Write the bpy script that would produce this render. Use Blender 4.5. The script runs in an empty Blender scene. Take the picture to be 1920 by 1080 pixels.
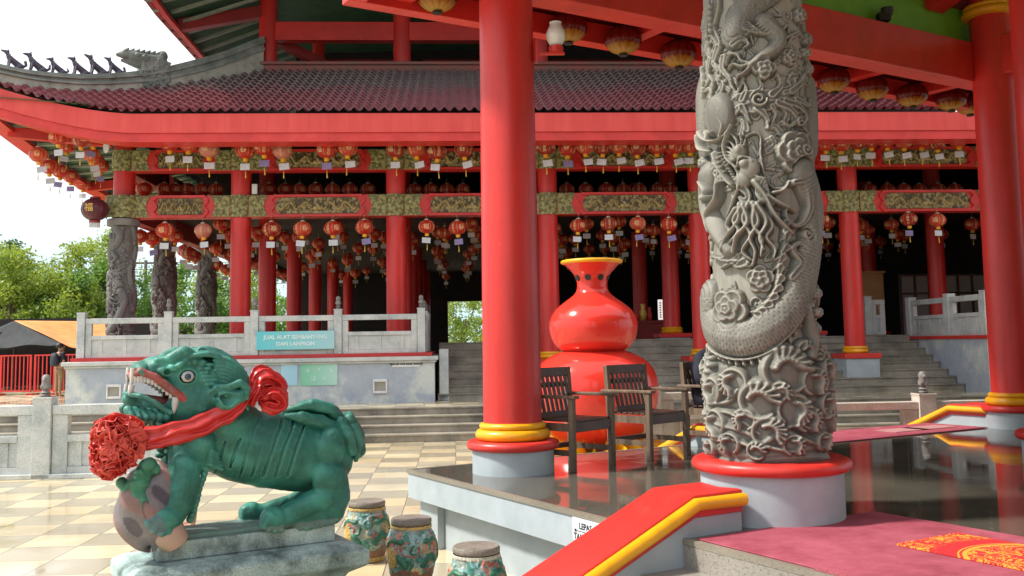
import bpy, math, random
import numpy as np
from mathutils import Vector, Matrix, Euler
SC = bpy.context.scene
C = SC.collection
R = math.radians
rnd = random.Random(7)

# ------------------------------------------------------------------ camera
CAMZ = 1.85
F, PX, PY = 1800.0, 960.0, 472.0
PITCH, ROLL = math.atan(172/1800.0), 0.017
cd = bpy.data.cameras.new('camera'); cam = bpy.data.objects.new('camera', cd); C.objects.link(cam)
cd.sensor_width = 36.0; cd.lens = F/1920*36
cd.shift_y = -(540-PY)/1920
cd.clip_start = 0.05; cd.clip_end = 2000
RM = Matrix.Rotation(math.pi/2+PITCH, 3, 'X') @ Matrix.Rotation(-ROLL, 3, 'Z')
cam.matrix_world = Matrix.Translation((0, 0, CAMZ)) @ RM.to_4x4()
SC.camera = cam
def ray(px, py):
    return RM @ Vector(((px-PX)/F, -(py-PY)/F, -1.0))
def onY(px, py, Y):
    d = ray(px, py); return Vector((0, 0, CAMZ)) + d*(Y/d.y)
def onZ(px, py, z):
    d = ray(px, py); return Vector((0, 0, CAMZ)) + d*((z-CAMZ)/d.z)
def onN(px, py, o, nrm):                      # vertical plane through o with normal nrm
    d = ray(px, py); p = Vector((0, 0, CAMZ))
    return p + d*((Vector(o)-p).dot(nrm)/d.dot(nrm))

# ------------------------------------------------------------------ light
SUN_EL, SUN_AZ = 50.0, 262.0       # azimuth clockwise from +Y (north)
w = bpy.data.worlds.new('World'); SC.world = w; w.use_nodes = True
nt = w.node_tree; nt.nodes.clear()
out = nt.nodes.new('ShaderNodeOutputWorld'); bg = nt.nodes.new('ShaderNodeBackground')
sky = nt.nodes.new('ShaderNodeTexSky'); sky.sky_type = 'NISHITA'; sky.sun_disc = False
sky.sun_elevation = R(SUN_EL); sky.sun_rotation = R(SUN_AZ); sky.dust_density = 3.0; sky.air_density = 1.0
tc = nt.nodes.new('ShaderNodeTexCoord'); mp = nt.nodes.new('ShaderNodeMapping'); mp.inputs['Scale'].default_value = (1, 1, 2.6)
nz = nt.nodes.new('ShaderNodeTexNoise'); nz.inputs['Scale'].default_value = 1.6; nz.inputs['Detail'].default_value = 6
cr = nt.nodes.new('ShaderNodeValToRGB'); cr.color_ramp.elements[0].position = .30; cr.color_ramp.elements[1].position = .50
cr.color_ramp.elements[0].color = (.35, .35, .35, 1)
mix = nt.nodes.new('ShaderNodeMix'); mix.data_type = 'RGBA'
L = nt.links.new
L(tc.outputs['Generated'], mp.inputs['Vector']); L(mp.outputs[0], nz.inputs['Vector']); L(nz.outputs['Fac'], cr.inputs[0])
L(cr.outputs[0], mix.inputs['Factor']); L(sky.outputs[0], mix.inputs['A']); mix.inputs['B'].default_value = (7.6, 7.9, 8.3, 1)
sz = nt.nodes.new('ShaderNodeSeparateXYZ'); L(tc.outputs['Generated'], sz.inputs[0])
hr = nt.nodes.new('ShaderNodeValToRGB'); hr.color_ramp.elements[0].position = .03; hr.color_ramp.elements[0].color = (1, 1, 1, 1); hr.color_ramp.elements[1].position = .22; hr.color_ramp.elements[1].color = (0, 0, 0, 1)
L(sz.outputs[2], hr.inputs[0]); mix2 = nt.nodes.new('ShaderNodeMix'); mix2.data_type = 'RGBA'; L(hr.outputs[0], mix2.inputs['Factor']); L(mix.outputs['Result'], mix2.inputs['A']); mix2.inputs['B'].default_value = (4.6, 6.2, 6.9, 1)
L(mix2.outputs['Result'], bg.inputs[0]); bg.inputs[1].default_value = 0.10; L(bg.outputs[0], out.inputs[0])
sl = bpy.data.lights.new('sun', 'SUN'); sl.energy = 3.4; sl.angle = R(6); sl.color = (1, .93, .82)
so = bpy.data.objects.new('sun', sl); C.objects.link(so)
sd = Vector((math.sin(R(SUN_AZ))*math.cos(R(SUN_EL)), math.cos(R(SUN_AZ))*math.cos(R(SUN_EL)), math.sin(R(SUN_EL))))
so.rotation_euler = sd.to_track_quat('Z', 'Y').to_euler(); so.location = sd*60
SC.view_settings.view_transform = 'Standard'; SC.view_settings.look = 'None'
SC.view_settings.exposure = 0.82; SC.view_settings.gamma = 1
try:
    SC.cycles.max_bounces = 6; SC.cycles.diffuse_bounces = 3; SC.cycles.glossy_bounces = 3; SC.cycles.transparent_max_bounces = 8
    SC.cycles.sample_clamp_indirect = 6; SC.cycles.use_denoising = True
except Exception: pass

# ------------------------------------------------------------------ materials
def nmat(name):
    m = bpy.data.materials.new(name); m.use_nodes = True
    t = m.node_tree; b = t.nodes['Principled BSDF']
    return m, t, b
def tex(t, kind, scale, detail=4, vec=None, rough=.5):
    n = t.nodes.new(kind); n.inputs['Scale'].default_value = scale
    if 'Detail' in n.inputs: n.inputs['Detail'].default_value = detail
    if 'Roughness' in n.inputs: n.inputs['Roughness'].default_value = rough
    if vec is not None: t.links.new(vec, n.inputs['Vector'])
    return n
def ocoord(t, scale=(1, 1, 1), rot=(0, 0, 0), loc=(0, 0, 0)):
    tc = t.nodes.new('ShaderNodeTexCoord'); m = t.nodes.new('ShaderNodeMapping')
    m.inputs['Scale'].default_value = scale; m.inputs['Rotation'].default_value = rot; m.inputs['Location'].default_value = loc
    t.links.new(tc.outputs['Object'], m.inputs['Vector']); return m.outputs[0]
def ramp(t, src, stops):
    r = t.nodes.new('ShaderNodeValToRGB'); e = r.color_ramp.elements
    while len(e) < len(stops): e.new(.5)
    for k, (p, c) in enumerate(stops):
        e[k].position = p; e[k].color = (c, c, c, 1) if isinstance(c, (int, float)) else (*c[:3], 1)
    t.links.new(src, r.inputs[0]); return r.outputs[0]
def mixc(t, f, a, b, mode='MIX'):
    n = t.nodes.new('ShaderNodeMix'); n.data_type = 'RGBA'; n.blend_type = mode
    for k, v in (('Factor', f), ('A', a), ('B', b)):
        i = n.inputs[k]
        if isinstance(v, bpy.types.NodeSocket): t.links.new(v, i)
        else: i.default_value = v if k == 'Factor' else (*v[:3], 1)
    return n.outputs['Result']
def bump(t, b, h, strength=.3, dist=.01):
    n = t.nodes.new('ShaderNodeBump'); n.inputs['Strength'].default_value = strength; n.inputs['Distance'].default_value = dist
    t.links.new(h, n.inputs['Height']); t.links.new(n.outputs[0], b.inputs['Normal'])
def pm(name, c1, c2=None, scale=4, rough=.5, bs=0, bscale=60, stretch=(1, 1, 1), lo=.35, hi=.65, metallic=0, rv=0, spec=.5, detail=5):
    m, t, b = nmat(name); v = ocoord(t, stretch)
    b.inputs['Roughness'].default_value = rough; b.inputs['Metallic'].default_value = metallic
    b.inputs['Specular IOR Level'].default_value = spec
    if c2 is None: c2 = tuple(x*.8 for x in c1)
    n = tex(t, 'ShaderNodeTexNoise', scale, detail, v, .6)
    t.links.new(ramp(t, n.outputs['Fac'], [(lo, c2), (hi, c1)]), b.inputs['Base Color'])
    if rv:
        n3 = tex(t, 'ShaderNodeTexNoise', scale*1.7, 4, v)
        t.links.new(ramp(t, n3.outputs['Fac'], [(.3, max(rough-rv, .02)), (.7, min(rough+rv, 1))]), b.inputs['Roughness'])
    if bs:
        n2 = tex(t, 'ShaderNodeTexNoise', bscale, 4, v); bump(t, b, n2.outputs['Fac'], bs)
    return m
M = {}
def redpaint(name, c, sc, stretch, rough=.36):
    m, t, b = nmat(name); v = ocoord(t, stretch)
    n = tex(t, 'ShaderNodeTexNoise', sc, 8, v, .7); n2 = tex(t, 'ShaderNodeTexNoise', sc*14, 4, v, .7); n3 = tex(t, 'ShaderNodeTexNoise', sc*3, 6, ocoord(t, (1, 1, .12)), .7)
    col = ramp(t, n.outputs['Fac'], [(.3, tuple(x*.72 for x in c)), (.60, c), (.8, (c[0]*1.04, c[1]*1.9, c[2]*1.9))])
    col = mixc(t, ramp(t, n3.outputs['Fac'], [(.56, 0.), (.76, .5)]), col, (c[0]*.70, c[1]*2.2, c[2]*2.0))
    col = mixc(t, ramp(t, n2.outputs['Fac'], [(.68, 0.), (.76, .55)]), col, (.42, .14, .11))
    t.links.new(col, b.inputs['Base Color']); t.links.new(ramp(t, n.outputs['Fac'], [(.3, rough+.14), (.7, rough-.06)]), b.inputs['Roughness'])
    bump(t, b, n2.outputs['Fac'], .12, .004); return m
M['red'] = redpaint('red_paint', (.66, .035, .028), 1.8, (1, 1, 1))
M['redcol'] = redpaint('red_column_paint', (.64, .032, .026), 2.2, (1, 1, .3), .33)
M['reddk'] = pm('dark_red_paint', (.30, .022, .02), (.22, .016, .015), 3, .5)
M['yellow'] = pm('yellow_paint', (.85, .42, .01), (.72, .32, .01), 6, .35, .05, 40)
M['grey'] = pm('blue_grey_paint', (.40, .46, .50), (.33, .39, .42), 3.5, .55, .08, 50, rv=.1)
M['green'] = pm('green_board', (.075, .19, .11), (.05, .13, .075), 3, .6, .1, 30)
M['greenbright'] = pm('green_ceiling', (.17, .45, .03), (.13, .36, .025), 3, .6)
M['rib'] = pm('pale_green_rib', (.30, .38, .30), (.2, .28, .22), 5, .6)
M['ridge'] = pm('mossy_plaster', (.33, .36, .33), (.14, .17, .15), 3, .8, .25, 30, lo=.3, hi=.7)
M['ridgedk'] = pm('dark_ridge_clay', (.10, .09, .13), (.05, .045, .07), 8, .6, .2, 40)
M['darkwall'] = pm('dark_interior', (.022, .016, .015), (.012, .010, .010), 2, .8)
M['wood'] = pm('weathered_teak', (.22, .15, .10), (.08, .05, .03), 5, .6, .3, 40, stretch=(3, 3, .5), lo=.3, hi=.7)
M['wooddk'] = pm('dark_and_shaded_teak', (.10, .045, .03), (.045, .02, .015), 5, .45, .2, 40)
M['white'] = pm('white_paint', (.75, .77, .78), (.6, .62, .64), 4, .5)
M['black'] = pm('black_plastic', (.02, .02, .022), None, 5, .5)
M['gold'] = pm('gold_leaf', (.85, .55, .12), (.7, .4, .06), 12, .35, metallic=.2)
def stone(name, c1, c2, c3, sc=2.0, rough=.75, bs=.35):
    m, t, b = nmat(name); v = ocoord(t)
    n = tex(t, 'ShaderNodeTexNoise', sc, 7, v, .65); n2 = tex(t, 'ShaderNodeTexNoise', 90, 3, v)
    a = ramp(t, n.outputs['Fac'], [(.32, c3), (.5, c2), (.66, c1)])
    c = mixc(t, .35, a, ramp(t, n2.outputs['Fac'], [(.35, .25), (.65, .9)]), 'OVERLAY')
    t.links.new(c, b.inputs['Base Color']); b.inputs['Roughness'].default_value = rough
    bump(t, b, n2.outputs['Fac'], bs, .004); return m
M['stonebal'] = stone('pale_stone', (.56, .58, .55), (.47, .50, .49), (.33, .37, .37), 2.2)
def carvemat(name, c1, c2, c3, edge_tone):
    m, t, b = nmat(name); v = ocoord(t); n = tex(t, 'ShaderNodeTexNoise', 2.2, 7, v, .6); n2 = tex(t, 'ShaderNodeTexNoise', 160, 3, v)
    c = ramp(t, n.outputs['Fac'], [(.32, c3), (.5, c2), (.68, c1)])
    g_ = t.nodes.new('ShaderNodeNewGeometry'); p_ = ramp(t, g_.outputs['Pointiness'], [(.48, 0.), (.56, 1.)])
    c = mixc(t, p_, c, edge_tone)  # lighter tone on the raised edges of the carving
    n3 = tex(t, 'ShaderNodeTexNoise', 6, 6, ocoord(t, (1, 1, .18)), .7); c = mixc(t, ramp(t, n3.outputs['Fac'], [(.50, 0.), (.68, .55)]), c, tuple(x*.45 for x in c2)); t.links.new(c, b.inputs['Base Color']); b.inputs['Roughness'].default_value = .62
    bump(t, b, n2.outputs['Fac'], .15, .002); return m
M['stonecarve'] = carvemat('carved_grey_stone', (.155, .15, .125), (.12, .12, .105), (.08, .085, .078), (.30, .29, .25))
M['stonecarve2'] = carvemat('carved_dark_stone', (.17, .165, .155), (.13, .13, .125), (.09, .09, .09), (.23, .22, .21))
M['stonestep'] = stone('grey_step_granite', (.34, .31, .255), (.25, .23, .185), (.13, .12, .10), 1.5, .7)
M['stonebeige'] = stone('beige_stone', (.50, .46, .41), (.42, .385, .34), (.30, .27, .24), 1.6)
def wall_mat():
    m, t, b = nmat('stained_wall_plaster'); v = ocoord(t)
    n = tex(t, 'ShaderNodeTexNoise', .9, 8, v, .68); n2 = tex(t, 'ShaderNodeTexNoise', 5, 6, v, .7)
    blue = ramp(t, n2.outputs['Fac'], [(.35, (.33, .38, .45)), (.7, (.42, .47, .52))])
    pale = ramp(t, n2.outputs['Fac'], [(.35, (.50, .55, .53)), (.7, (.62, .66, .62))])
    f = ramp(t, n.outputs['Fac'], [(.50, 0.), (.60, 1.)])
    t.links.new(mixc(t, f, blue, pale), b.inputs['Base Color']); b.inputs['Roughness'].default_value = .7
    bump(t, b, n2.outputs['Fac'], .15); return m
M['wall'] = wall_mat()
def granite(name, cols, sc=230, rough=.08, wet=True):
    m, t, b = nmat(name); v = ocoord(t)
    vo = tex(t, 'ShaderNodeTexVoronoi', sc, vec=v); n = tex(t, 'ShaderNodeTexNoise', sc*.6, 3, v)
    c = ramp(t, vo.outputs['Color'], [(.15, cols[0]), (.5, cols[1]), (.85, cols[2])])
    n4 = tex(t, 'ShaderNodeTexNoise', 1.2, 5, v)
    c = mixc(t, .5, c, ramp(t, n4.outputs['Fac'], [(.3, .35), (.7, .65)]), 'OVERLAY')
    t.links.new(c, b.inputs['Base Color'])
    if wet:
        n3 = tex(t, 'ShaderNodeTexNoise', 1.1, 6, v, .6)
        t.links.new(ramp(t, n3.outputs['Fac'], [(.40, rough*.4), (.7, rough*2.6)]), b.inputs['Roughness'])
        n5 = tex(t, 'ShaderNodeTexNoise', 5, 3, v); bump(t, b, n5.outputs['Fac'], .03, .01)
    else: b.inputs['Roughness'].default_value = rough
    b.inputs['Specular IOR Level'].default_value = .75
    return m
M['granfloor'] = granite('polished_granite', [(.02, .02, .018), (.055, .052, .044), (.12, .11, .09)], rough=.05)
M['granedge'] = granite('granite_edge', [(.04, .037, .032), (.12, .11, .09), (.24, .215, .17)], sc=140, rough=.4, wet=False)
M['riser'] = granite('speckled_riser_granite', [(.04, .037, .034), (.13, .12, .105), (.27, .25, .22)], sc=110, rough=.45, wet=False)
def floor_mat():
    m, t, b = nmat('checker_tile'); v = ocoord(t, rot=(0, 0, R(-3.5)))
    ck = t.nodes.new('ShaderNodeTexChecker'); ck.inputs['Scale'].default_value = 1/.6
    t.links.new(v, ck.inputs['Vector'])
    n = tex(t, 'ShaderNodeTexNoise', 120, 3, v); n2 = tex(t, 'ShaderNodeTexNoise', .35, 6, v, .6)
    # per tile tone
    vm = t.nodes.new('ShaderNodeVectorMath'); vm.operation = 'SCALE'; vm.inputs['Scale'].default_value = 1/.6; t.links.new(v, vm.inputs[0])
    fl = t.nodes.new('ShaderNodeVectorMath'); fl.operation = 'FLOOR'; t.links.new(vm.outputs[0], fl.inputs[0])
    wn = t.nodes.new('ShaderNodeTexWhiteNoise'); t.links.new(fl.outputs[0], wn.inputs['Vector'])
    ca = ramp(t, n.outputs['Fac'], [(.3, (.62, .51, .31)), (.7, (.80, .69, .47))])
    cb = ramp(t, n.outputs['Fac'], [(.3, (.38, .335, .235)), (.7, (.50, .45, .33))])
    c = mixc(t, ck.outputs['Fac'], cb, ca)
    c = mixc(t, .45, c, ramp(t, wn.outputs['Value'], [(0, .33), (1, .62)]), 'OVERLAY')
    # dirt
    c = mixc(t, ramp(t, n2.outputs['Fac'], [(.42, 0.), (.66, .5)]), c, (.27, .24, .18))
    # joints
    fr = t.nodes.new('ShaderNodeVectorMath'); fr.operation = 'FRACTION'; t.links.new(vm.outputs[0], fr.inputs[0])
    sp = t.nodes.new('ShaderNodeSeparateXYZ'); t.links.new(fr.outputs[0], sp.inputs[0])
    js = []
    for ax in (0, 1):
        a = t.nodes.new('ShaderNodeMath'); a.operation = 'PINGPONG'; a.inputs[1].default_value = .5; t.links.new(sp.outputs[ax], a.inputs[0])
        q = t.nodes.new('ShaderNodeMath'); q.operation = 'LESS_THAN'; q.inputs[1].default_value = .008; t.links.new(a.outputs[0], q.inputs[0]); js.append(q)
    mx = t.nodes.new('ShaderNodeMath'); mx.operation = 'MAXIMUM'; t.links.new(js[0].outputs[0], mx.inputs[0]); t.links.new(js[1].outputs[0], mx.inputs[1])
    c = mixc(t, mx.outputs[0], c, (.15, .13, .10))
    t.links.new(c, b.inputs['Base Color'])
    n3 = tex(t, 'ShaderNodeTexNoise', .8, 5, v, .6)
    t.links.new(ramp(t, n3.outputs['Fac'], [(.44, .045), (.60, .26)]), b.inputs['Roughness'])
    n6 = tex(t, 'ShaderNodeTexNoise', 3, 3, v); bump(t, b, n6.outputs['Fac'], .02, .01)
    return m
M['plaza'] = floor_mat()

# ------------------------------------------------------------------ mesh helpers
class MB:
    def __init__(s): s.v = []; s.f = []
    def add(s, vs, fs, mat=None):
        o = len(s.v)
        s.v += [tuple(mat @ Vector(p)) if mat is not None else tuple(p) for p in vs]
        s.f += [tuple(i+o for i in f) for f in fs]; return s
    def box(s, x0, y0, z0, x1, y1, z1, mat=None):
        return s.add([(x0,y0,z0),(x1,y0,z0),(x1,y1,z0),(x0,y1,z0),(x0,y0,z1),(x1,y0,z1),(x1,y1,z1),(x0,y1,z1)],
                     [(0,3,2,1),(4,5,6,7),(0,1,5,4),(1,2,6,5),(2,3,7,6),(3,0,4,7)], mat)
    def bar(s, p, q, w, h, up=(0, 0, 1)):           # rectangular bar from p to q
        p = Vector(p); q = Vector(q); d = (q-p); l = d.length; d.normalize()
        up = Vector(up); x = d.cross(up); x.normalize(); u = x.cross(d)
        m = Matrix((( x.x, d.x, u.x, p.x), (x.y, d.y, u.y, p.y), (x.z, d.z, u.z, p.z), (0,0,0,1)))
        return s.box(-w/2, 0, -h/2, w/2, l, h/2, m)
    def lathe(s, prof, c=(0, 0, 0), n=32, a0=0, a1=2*math.pi, mat=None):
        full = abs(a1-a0-2*math.pi) < 1e-6; k = n if full else n+1
        vs = []; fs = []
        for r, z in prof:
            for i in range(k):
                a = a0+(a1-a0)*i/n; vs.append((c[0]+r*math.cos(a), c[1]+r*math.sin(a), c[2]+z))
        for j in range(len(prof)-1):
            for i in range(n if full else n):
                i2 = (i+1) % k; fs.append((j*k+i, j*k+i2, (j+1)*k+i2, (j+1)*k+i))
        if full:
            fs.append(tuple(range(k-1, -1, -1))); fs.append(tuple((len(prof)-1)*k+i for i in range(k)))
        return s.add(vs, fs, mat)
    def tube(s, pts, r, n=8, closed=False):
        pts = [Vector(p) for p in pts]; rs = r if isinstance(r, (list, tuple)) else [r]*len(pts)
        vs = []; fs = []; up = Vector((0, 0, 1)); N = len(pts)
        prevx = None
        for i, p in enumerate(pts):
            a = pts[(i-1) % N] if (i > 0 or closed) else p; b = pts[(i+1) % N] if (i < N-1 or closed) else p
            d = (b-a).normalized()
            x = d.cross(up) if prevx is None else prevx - d*prevx.dot(d)
            if x.length < 1e-4: x = d.cross(Vector((1, 0, 0)))
            x.normalize(); prevx = x; y = x.cross(d)
            for k in range(n):
                t = 2*math.pi*k/n; vs.append(p + (x*math.cos(t)+y*math.sin(t))*rs[i])
        for i in range(N if closed else N-1):
            for k in range(n):
                k2 = (k+1) % n; j = (i+1) % N; fs.append((i*n+k, i*n+k2, j*n+k2, j*n+k))
        if not closed:
            fs.append(tuple(range(n-1, -1, -1))); fs.append(tuple((N-1)*n+k for k in range(n)))
        return s.add(vs, fs)
    def prism(s, poly, z0, z1, mat=None):
        n = len(poly); vs = [(x, y, z0) for x, y in poly]+[(x, y, z1) for x, y in poly]
        fs = [tuple(range(n-1, -1, -1)), tuple(range(n, 2*n))]+[(i, (i+1) % n, n+(i+1) % n, n+i) for i in range(n)]
        return s.add(vs, fs, mat)
    def build(s, name, mat, parent=None, smooth=None, bevel=0, loc=None):
        me = bpy.data.meshes.new(name); me.from_pydata(s.v, [], s.f); me.update()
        return link(name, me, mat, parent, smooth, bevel, loc)
def link(name, me, mat, parent=None, smooth=None, bevel=0, loc=None):
    o = bpy.data.objects.new(name, me); C.objects.link(o)
    if mat is not None:
        for m_ in (mat if isinstance(mat, (list, tuple)) else [mat]): me.materials.append(m_)
    if smooth is not None:
        me.shade_smooth()
        if smooth < 180: me.set_sharp_from_angle(angle=R(smooth))
    if parent is not None: o.parent = parent
    if loc is not None: o.location = loc
    if bevel:
        b = o.modifiers.new('bevel', 'BEVEL'); b.width = bevel; b.segments = 2; b.limit_method = 'ANGLE'; b.angle_limit = R(40)
    return o
def thing(name, label, cat, loc=(0, 0, 0), rz=0, group=None):
    o = bpy.data.objects.new(name, None); C.objects.link(o); o.location = loc; o.rotation_euler = (0, 0, rz); o.empty_display_size = .1
    return tag(o, label, cat, group)
def tag(o, label=None, cat=None, group=None, kind=None):
    if label: o['label'] = label
    if cat: o['category'] = cat
    if group: o['group'] = group
    if kind: o['kind'] = kind
    return o
def struct(o): o['kind'] = 'structure'; return o
def children_of(o): return [c for c in bpy.data.objects if c.parent == o]
def tree_of(o):
    return (o, [tree_of(c) for c in children_of(o)])
def dup_tree(t, parent=None):
    c = t[0].copy(); C.objects.link(c)
    if parent is not None: c.parent = parent
    for k in t[1]: dup_tree(k, c)
    return c
def grid_mesh(name, P, mat, parent=None, smooth=180, keep=None, wrap=False, colors=None, flip=False):
    """P: (rows, cols, 3) array -> mesh"""
    r, c = P.shape[:2]; idx = np.arange(r*c).reshape(r, c)
    if wrap: idx = np.concatenate([idx, idx[:, :1]], 1)
    q = np.stack([idx[:-1, :-1], idx[:-1, 1:], idx[1:, 1:], idx[1:, :-1]], -1)
    if flip: q = q[..., ::-1]
    if keep is not None: q = q[keep[:q.shape[0], :q.shape[1]]]
    return np_mesh(name, P.reshape(-1, 3), q.reshape(-1, 4), mat, parent, smooth, colors)
def np_mesh(name, V, Q, mat, parent=None, smooth=180, colors=None):
    me = bpy.data.meshes.new(name); k = Q.shape[1]
    me.vertices.add(len(V)); me.vertices.foreach_set('co', np.ascontiguousarray(V, dtype=np.float32).ravel())
    me.loops.add(Q.size); me.loops.foreach_set('vertex_index', np.ascontiguousarray(Q, dtype=np.int32).ravel())
    me.polygons.add(len(Q)); me.polygons.foreach_set('loop_start', np.arange(0, Q.size, k, dtype=np.int32))
    me.update(calc_edges=True); me.validate()
    if colors is not None:
        a = me.color_attributes.new('paint', 'FLOAT_COLOR', 'POINT')
        cc = np.ones((len(V), 4), np.float32); cc[:, :3] = colors; a.data.foreach_set('color', cc.ravel())
    return link(name, me, mat, parent, smooth)
def text_mesh(body, size=1.0, depth=0.0, align='CENTER', spacing=1.0, bold=0.0):
    c = bpy.data.curves.new('lettering', 'FONT'); c.body = body; c.size = size; c.extrude = depth; c.align_x = align; c.align_y = 'CENTER'
    c.space_character = spacing; c.offset = bold; c.resolution_u = 3
    o = bpy.data.objects.new('lettering', c); C.objects.link(o)
    dg = bpy.context.evaluated_depsgraph_get(); dg.update(); me = bpy.data.meshes.new_from_object(o.evaluated_get(dg))
    me.name = 'lettering'
    bpy.data.objects.remove(o); bpy.data.curves.remove(c)
    return me
# ------------------------------------------------------------------ ground and steps
g = MB().add([(-400, -60, 0), (400, -60, 0), (400, 900, 0), (-400, 900, 0)], [(0, 1, 2, 3)]).build('plaza', M['plaza']); struct(g)
HA = R(3.5)
HM = Matrix.Rotation(HA, 4, 'Z')
def hp(px, py, n):                             # hall coords of the pixel on the plane n = const
    nr = HM.to_3x3() @ Vector((0, 1, 0)); p = onN(px, py, HM @ Vector((0, n, 0)), nr)
    return HM.inverted() @ p
def hz(px, py, n): return hp(px, py, n).z
def he(px, n, py=600): return hp(px, py, n).x
b = MB()
for k in range(4):
    n0 = 18.75+.33*k; z = .15*(k+1)
    b.box(-30, n0, z-.15 if k else 0, 30, n0+.33 if k < 3 else 60, z-.035)
    b.box(-30, n0-.025, z-.035, 30, n0+.33, z)
o = b.build('steps', M['stonestep'], bevel=.006); o.rotation_euler.z = HA; struct(o)
o = MB().box(-60, 20.07, .596, 60, 90, .606).build('terrace', M['plaza']); o.rotation_euler.z = HA; struct(o)

# ------------------------------------------------------------------ main hall
hall = thing('temple_hall', 'large red temple hall with maroon tiled roof, rows of red columns and grey balcony', 'temple', rz=HA)
N0 = 22.5
EAVE_N = 20.3
def upf(e): return .6*max(0, (-e-6.7)/2.9)**1.6
def ups(n): return .78*max(0, (28-n)/7.8)**1.6
KE, KN, TE, TN = -10.2, 20.2, -5.0, 25.0
# tiles
def tile_roof():
    rows = 16; S = []
    off = []
    for k in range(rows):
        S += [k/rows, (k+.5)/rows, (k+.93)/rows, (k+.999)/rows]; off += [.072, .05, .03, .0]
    S = np.array(S); off = np.array(off)
    E = np.arange(KE-.3, 16.5, .215/8); pit = .215
    ee, ss = np.meshgrid(E, S)
    up = .6*np.clip((-ee-6.7)/2.9, 0, None)**1.6
    n = EAVE_N-.08+ss*(TN-EAVE_N+.05)
    ph = (ee/pit) % 1.0
    wave = .058*np.where(ph < .5, np.sin(ph*2*np.pi), -.45*np.sin((ph-.5)*2*np.pi))
    rg = np.random.RandomState(3)
    jit = rg.uniform(-.007, .007, (rows, int(E.size/8)+2))
    jj = jit[np.repeat(np.arange(rows), 4)][:, (np.arange(E.size)//8)]
    z = 6.79+up*(1-ss)+2.27*(.9*ss+.1*ss*ss)+off[:, None]+wave+jj
    P = np.stack([ee, n, z], -1)
    hipe = KE+(TE-KE)*ss
    keep = (ee > hipe-.05)
    return P, keep
def tile_mat():
    m, t, b = nmat('maroon_roof_tile'); v = ocoord(t)
    n = tex(t, 'ShaderNodeTexNoise', 1.3, 6, v, .65); n2 = tex(t, 'ShaderNodeTexNoise', 22, 4, v, .7)
    sp = t.nodes.new('ShaderNodeSeparateXYZ'); t.links.new(v, sp.inputs[0])
    a = t.nodes.new('ShaderNodeMath'); a.operation = 'MULTIPLY_ADD'; a.inputs[1].default_value = .23; a.inputs[2].default_value = -4.95
    t.links.new(sp.outputs[1], a.inputs[0])
    s = t.nodes.new('ShaderNodeMath'); s.operation = 'ADD'; t.links.new(a.outputs[0], s.inputs[0]); t.links.new(n.outputs['Fac'], s.inputs[1])
    red = ramp(t, n2.outputs['Fac'], [(.35, (.13, .022, .032)), (.7, (.32, .065, .075))])
    moss = ramp(t, n2.outputs['Fac'], [(.35, (.075, .045, .05)), (.7, (.22, .145, .14))])
    t.links.new(mixc(t, ramp(t, s.outputs[0], [(.65, 0.), (.95, 1.)]), red, moss), b.inputs['Base Color'])
    b.inputs['Roughness'].default_value = .38; bump(t, b, n2.outputs['Fac'], .25, .004); return m
M['tile'] = tile_mat()
P, keep = tile_roof()
roof = grid_mesh('tiled_roof', P, M['tile'], hall, 50, keep)
# left slope of the same roof, seen from below only
b = MB()
nn = np.linspace(KN, 46, 40)
vs = []; fs = []
for n in nn:
    vs.append((KE, n, 6.8+ups(n))); vs.append((TE, max(n, TN), 9.1))
for i in range(len(nn)-1): fs.append((2*i, 2*i+1, 2*i+3, 2*i+2))
b.add(vs, fs).build('side_roof', M['tile'], hall)
# fascia: curved board with lower lip, front and side
def fascia_mat():
    m, t, b = nmat('fascia_red_board'); v = ocoord(t)
    n = tex(t, 'ShaderNodeTexNoise', 3, 4, ocoord(t, (1, 1, .3))); 
    wv = t.nodes.new('ShaderNodeTexWave'); wv.inputs['Scale'].default_value = .72; wv.inputs['Distortion'].default_value = .3; t.links.new(v, wv.inputs['Vector'])
    c = ramp(t, n.outputs['Fac'], [(.3, (.62, .045, .038)), (.7, (.72, .075, .06))])
    c = mixc(t, ramp(t, wv.outputs['Fac'], [(.0, .16), (.06, 0.)]), c, (.42, .03, .028))
    t.links.new(c, b.inputs['Base Color']); b.inputs['Roughness'].default_value = .5
    bump(t, b, wv.outputs['Fac'], .15, .02); return m
M['fascia'] = fascia_mat()
def sweep_board(name, path, prof, mat, parent, up_axis_dir):
    """prof: (outward, z) points; path: list of (pos, outward dir)"""
    vs = []; fs = []; k = len(prof)
    for p, o_ in path:
        for a, z in prof: vs.append((p[0]+o_[0]*a, p[1]+o_[1]*a, p[2]+z))
    for i in range(len(path)-1):
        for j in range(k): fs.append((i*k+j, i*k+(j+1) % k, (i+1)*k+(j+1) % k, (i+1)*k+j))
    fs.append(tuple(range(k))); fs.append(tuple((len(path)-1)*k+j for j in range(k-1, -1, -1)))
    b = MB().add(vs, fs); return b.build(name, mat, parent, 35)
front = [((e, EAVE_N, 6.2+upf(e)), (0, -1)) for e in np.concatenate([np.linspace(KE, -6, 30), np.linspace(-5, 16.5, 10)])]
sweep_board('fascia', front, [(-.1, .19), (.02, .19), (.02, .60), (-.1, .60)], M['fascia'], hall, None)
sweep_board('fascia_lip', front, [(-.55, 0), (-.02, 0), (-.02, .188), (-.55, .188)], M['red'], hall, None)
side = [((KE, n, 6.2+ups(n)), (-1, 0)) for n in np.linspace(KN, 46, 40)]
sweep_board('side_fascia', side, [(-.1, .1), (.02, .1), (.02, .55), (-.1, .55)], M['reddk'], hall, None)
sweep_board('side_fascia_lip', side, [(-.4, 0), (-.02, 0), (-.02, .098), (-.4, .098)], M['red'], hall, None)
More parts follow.
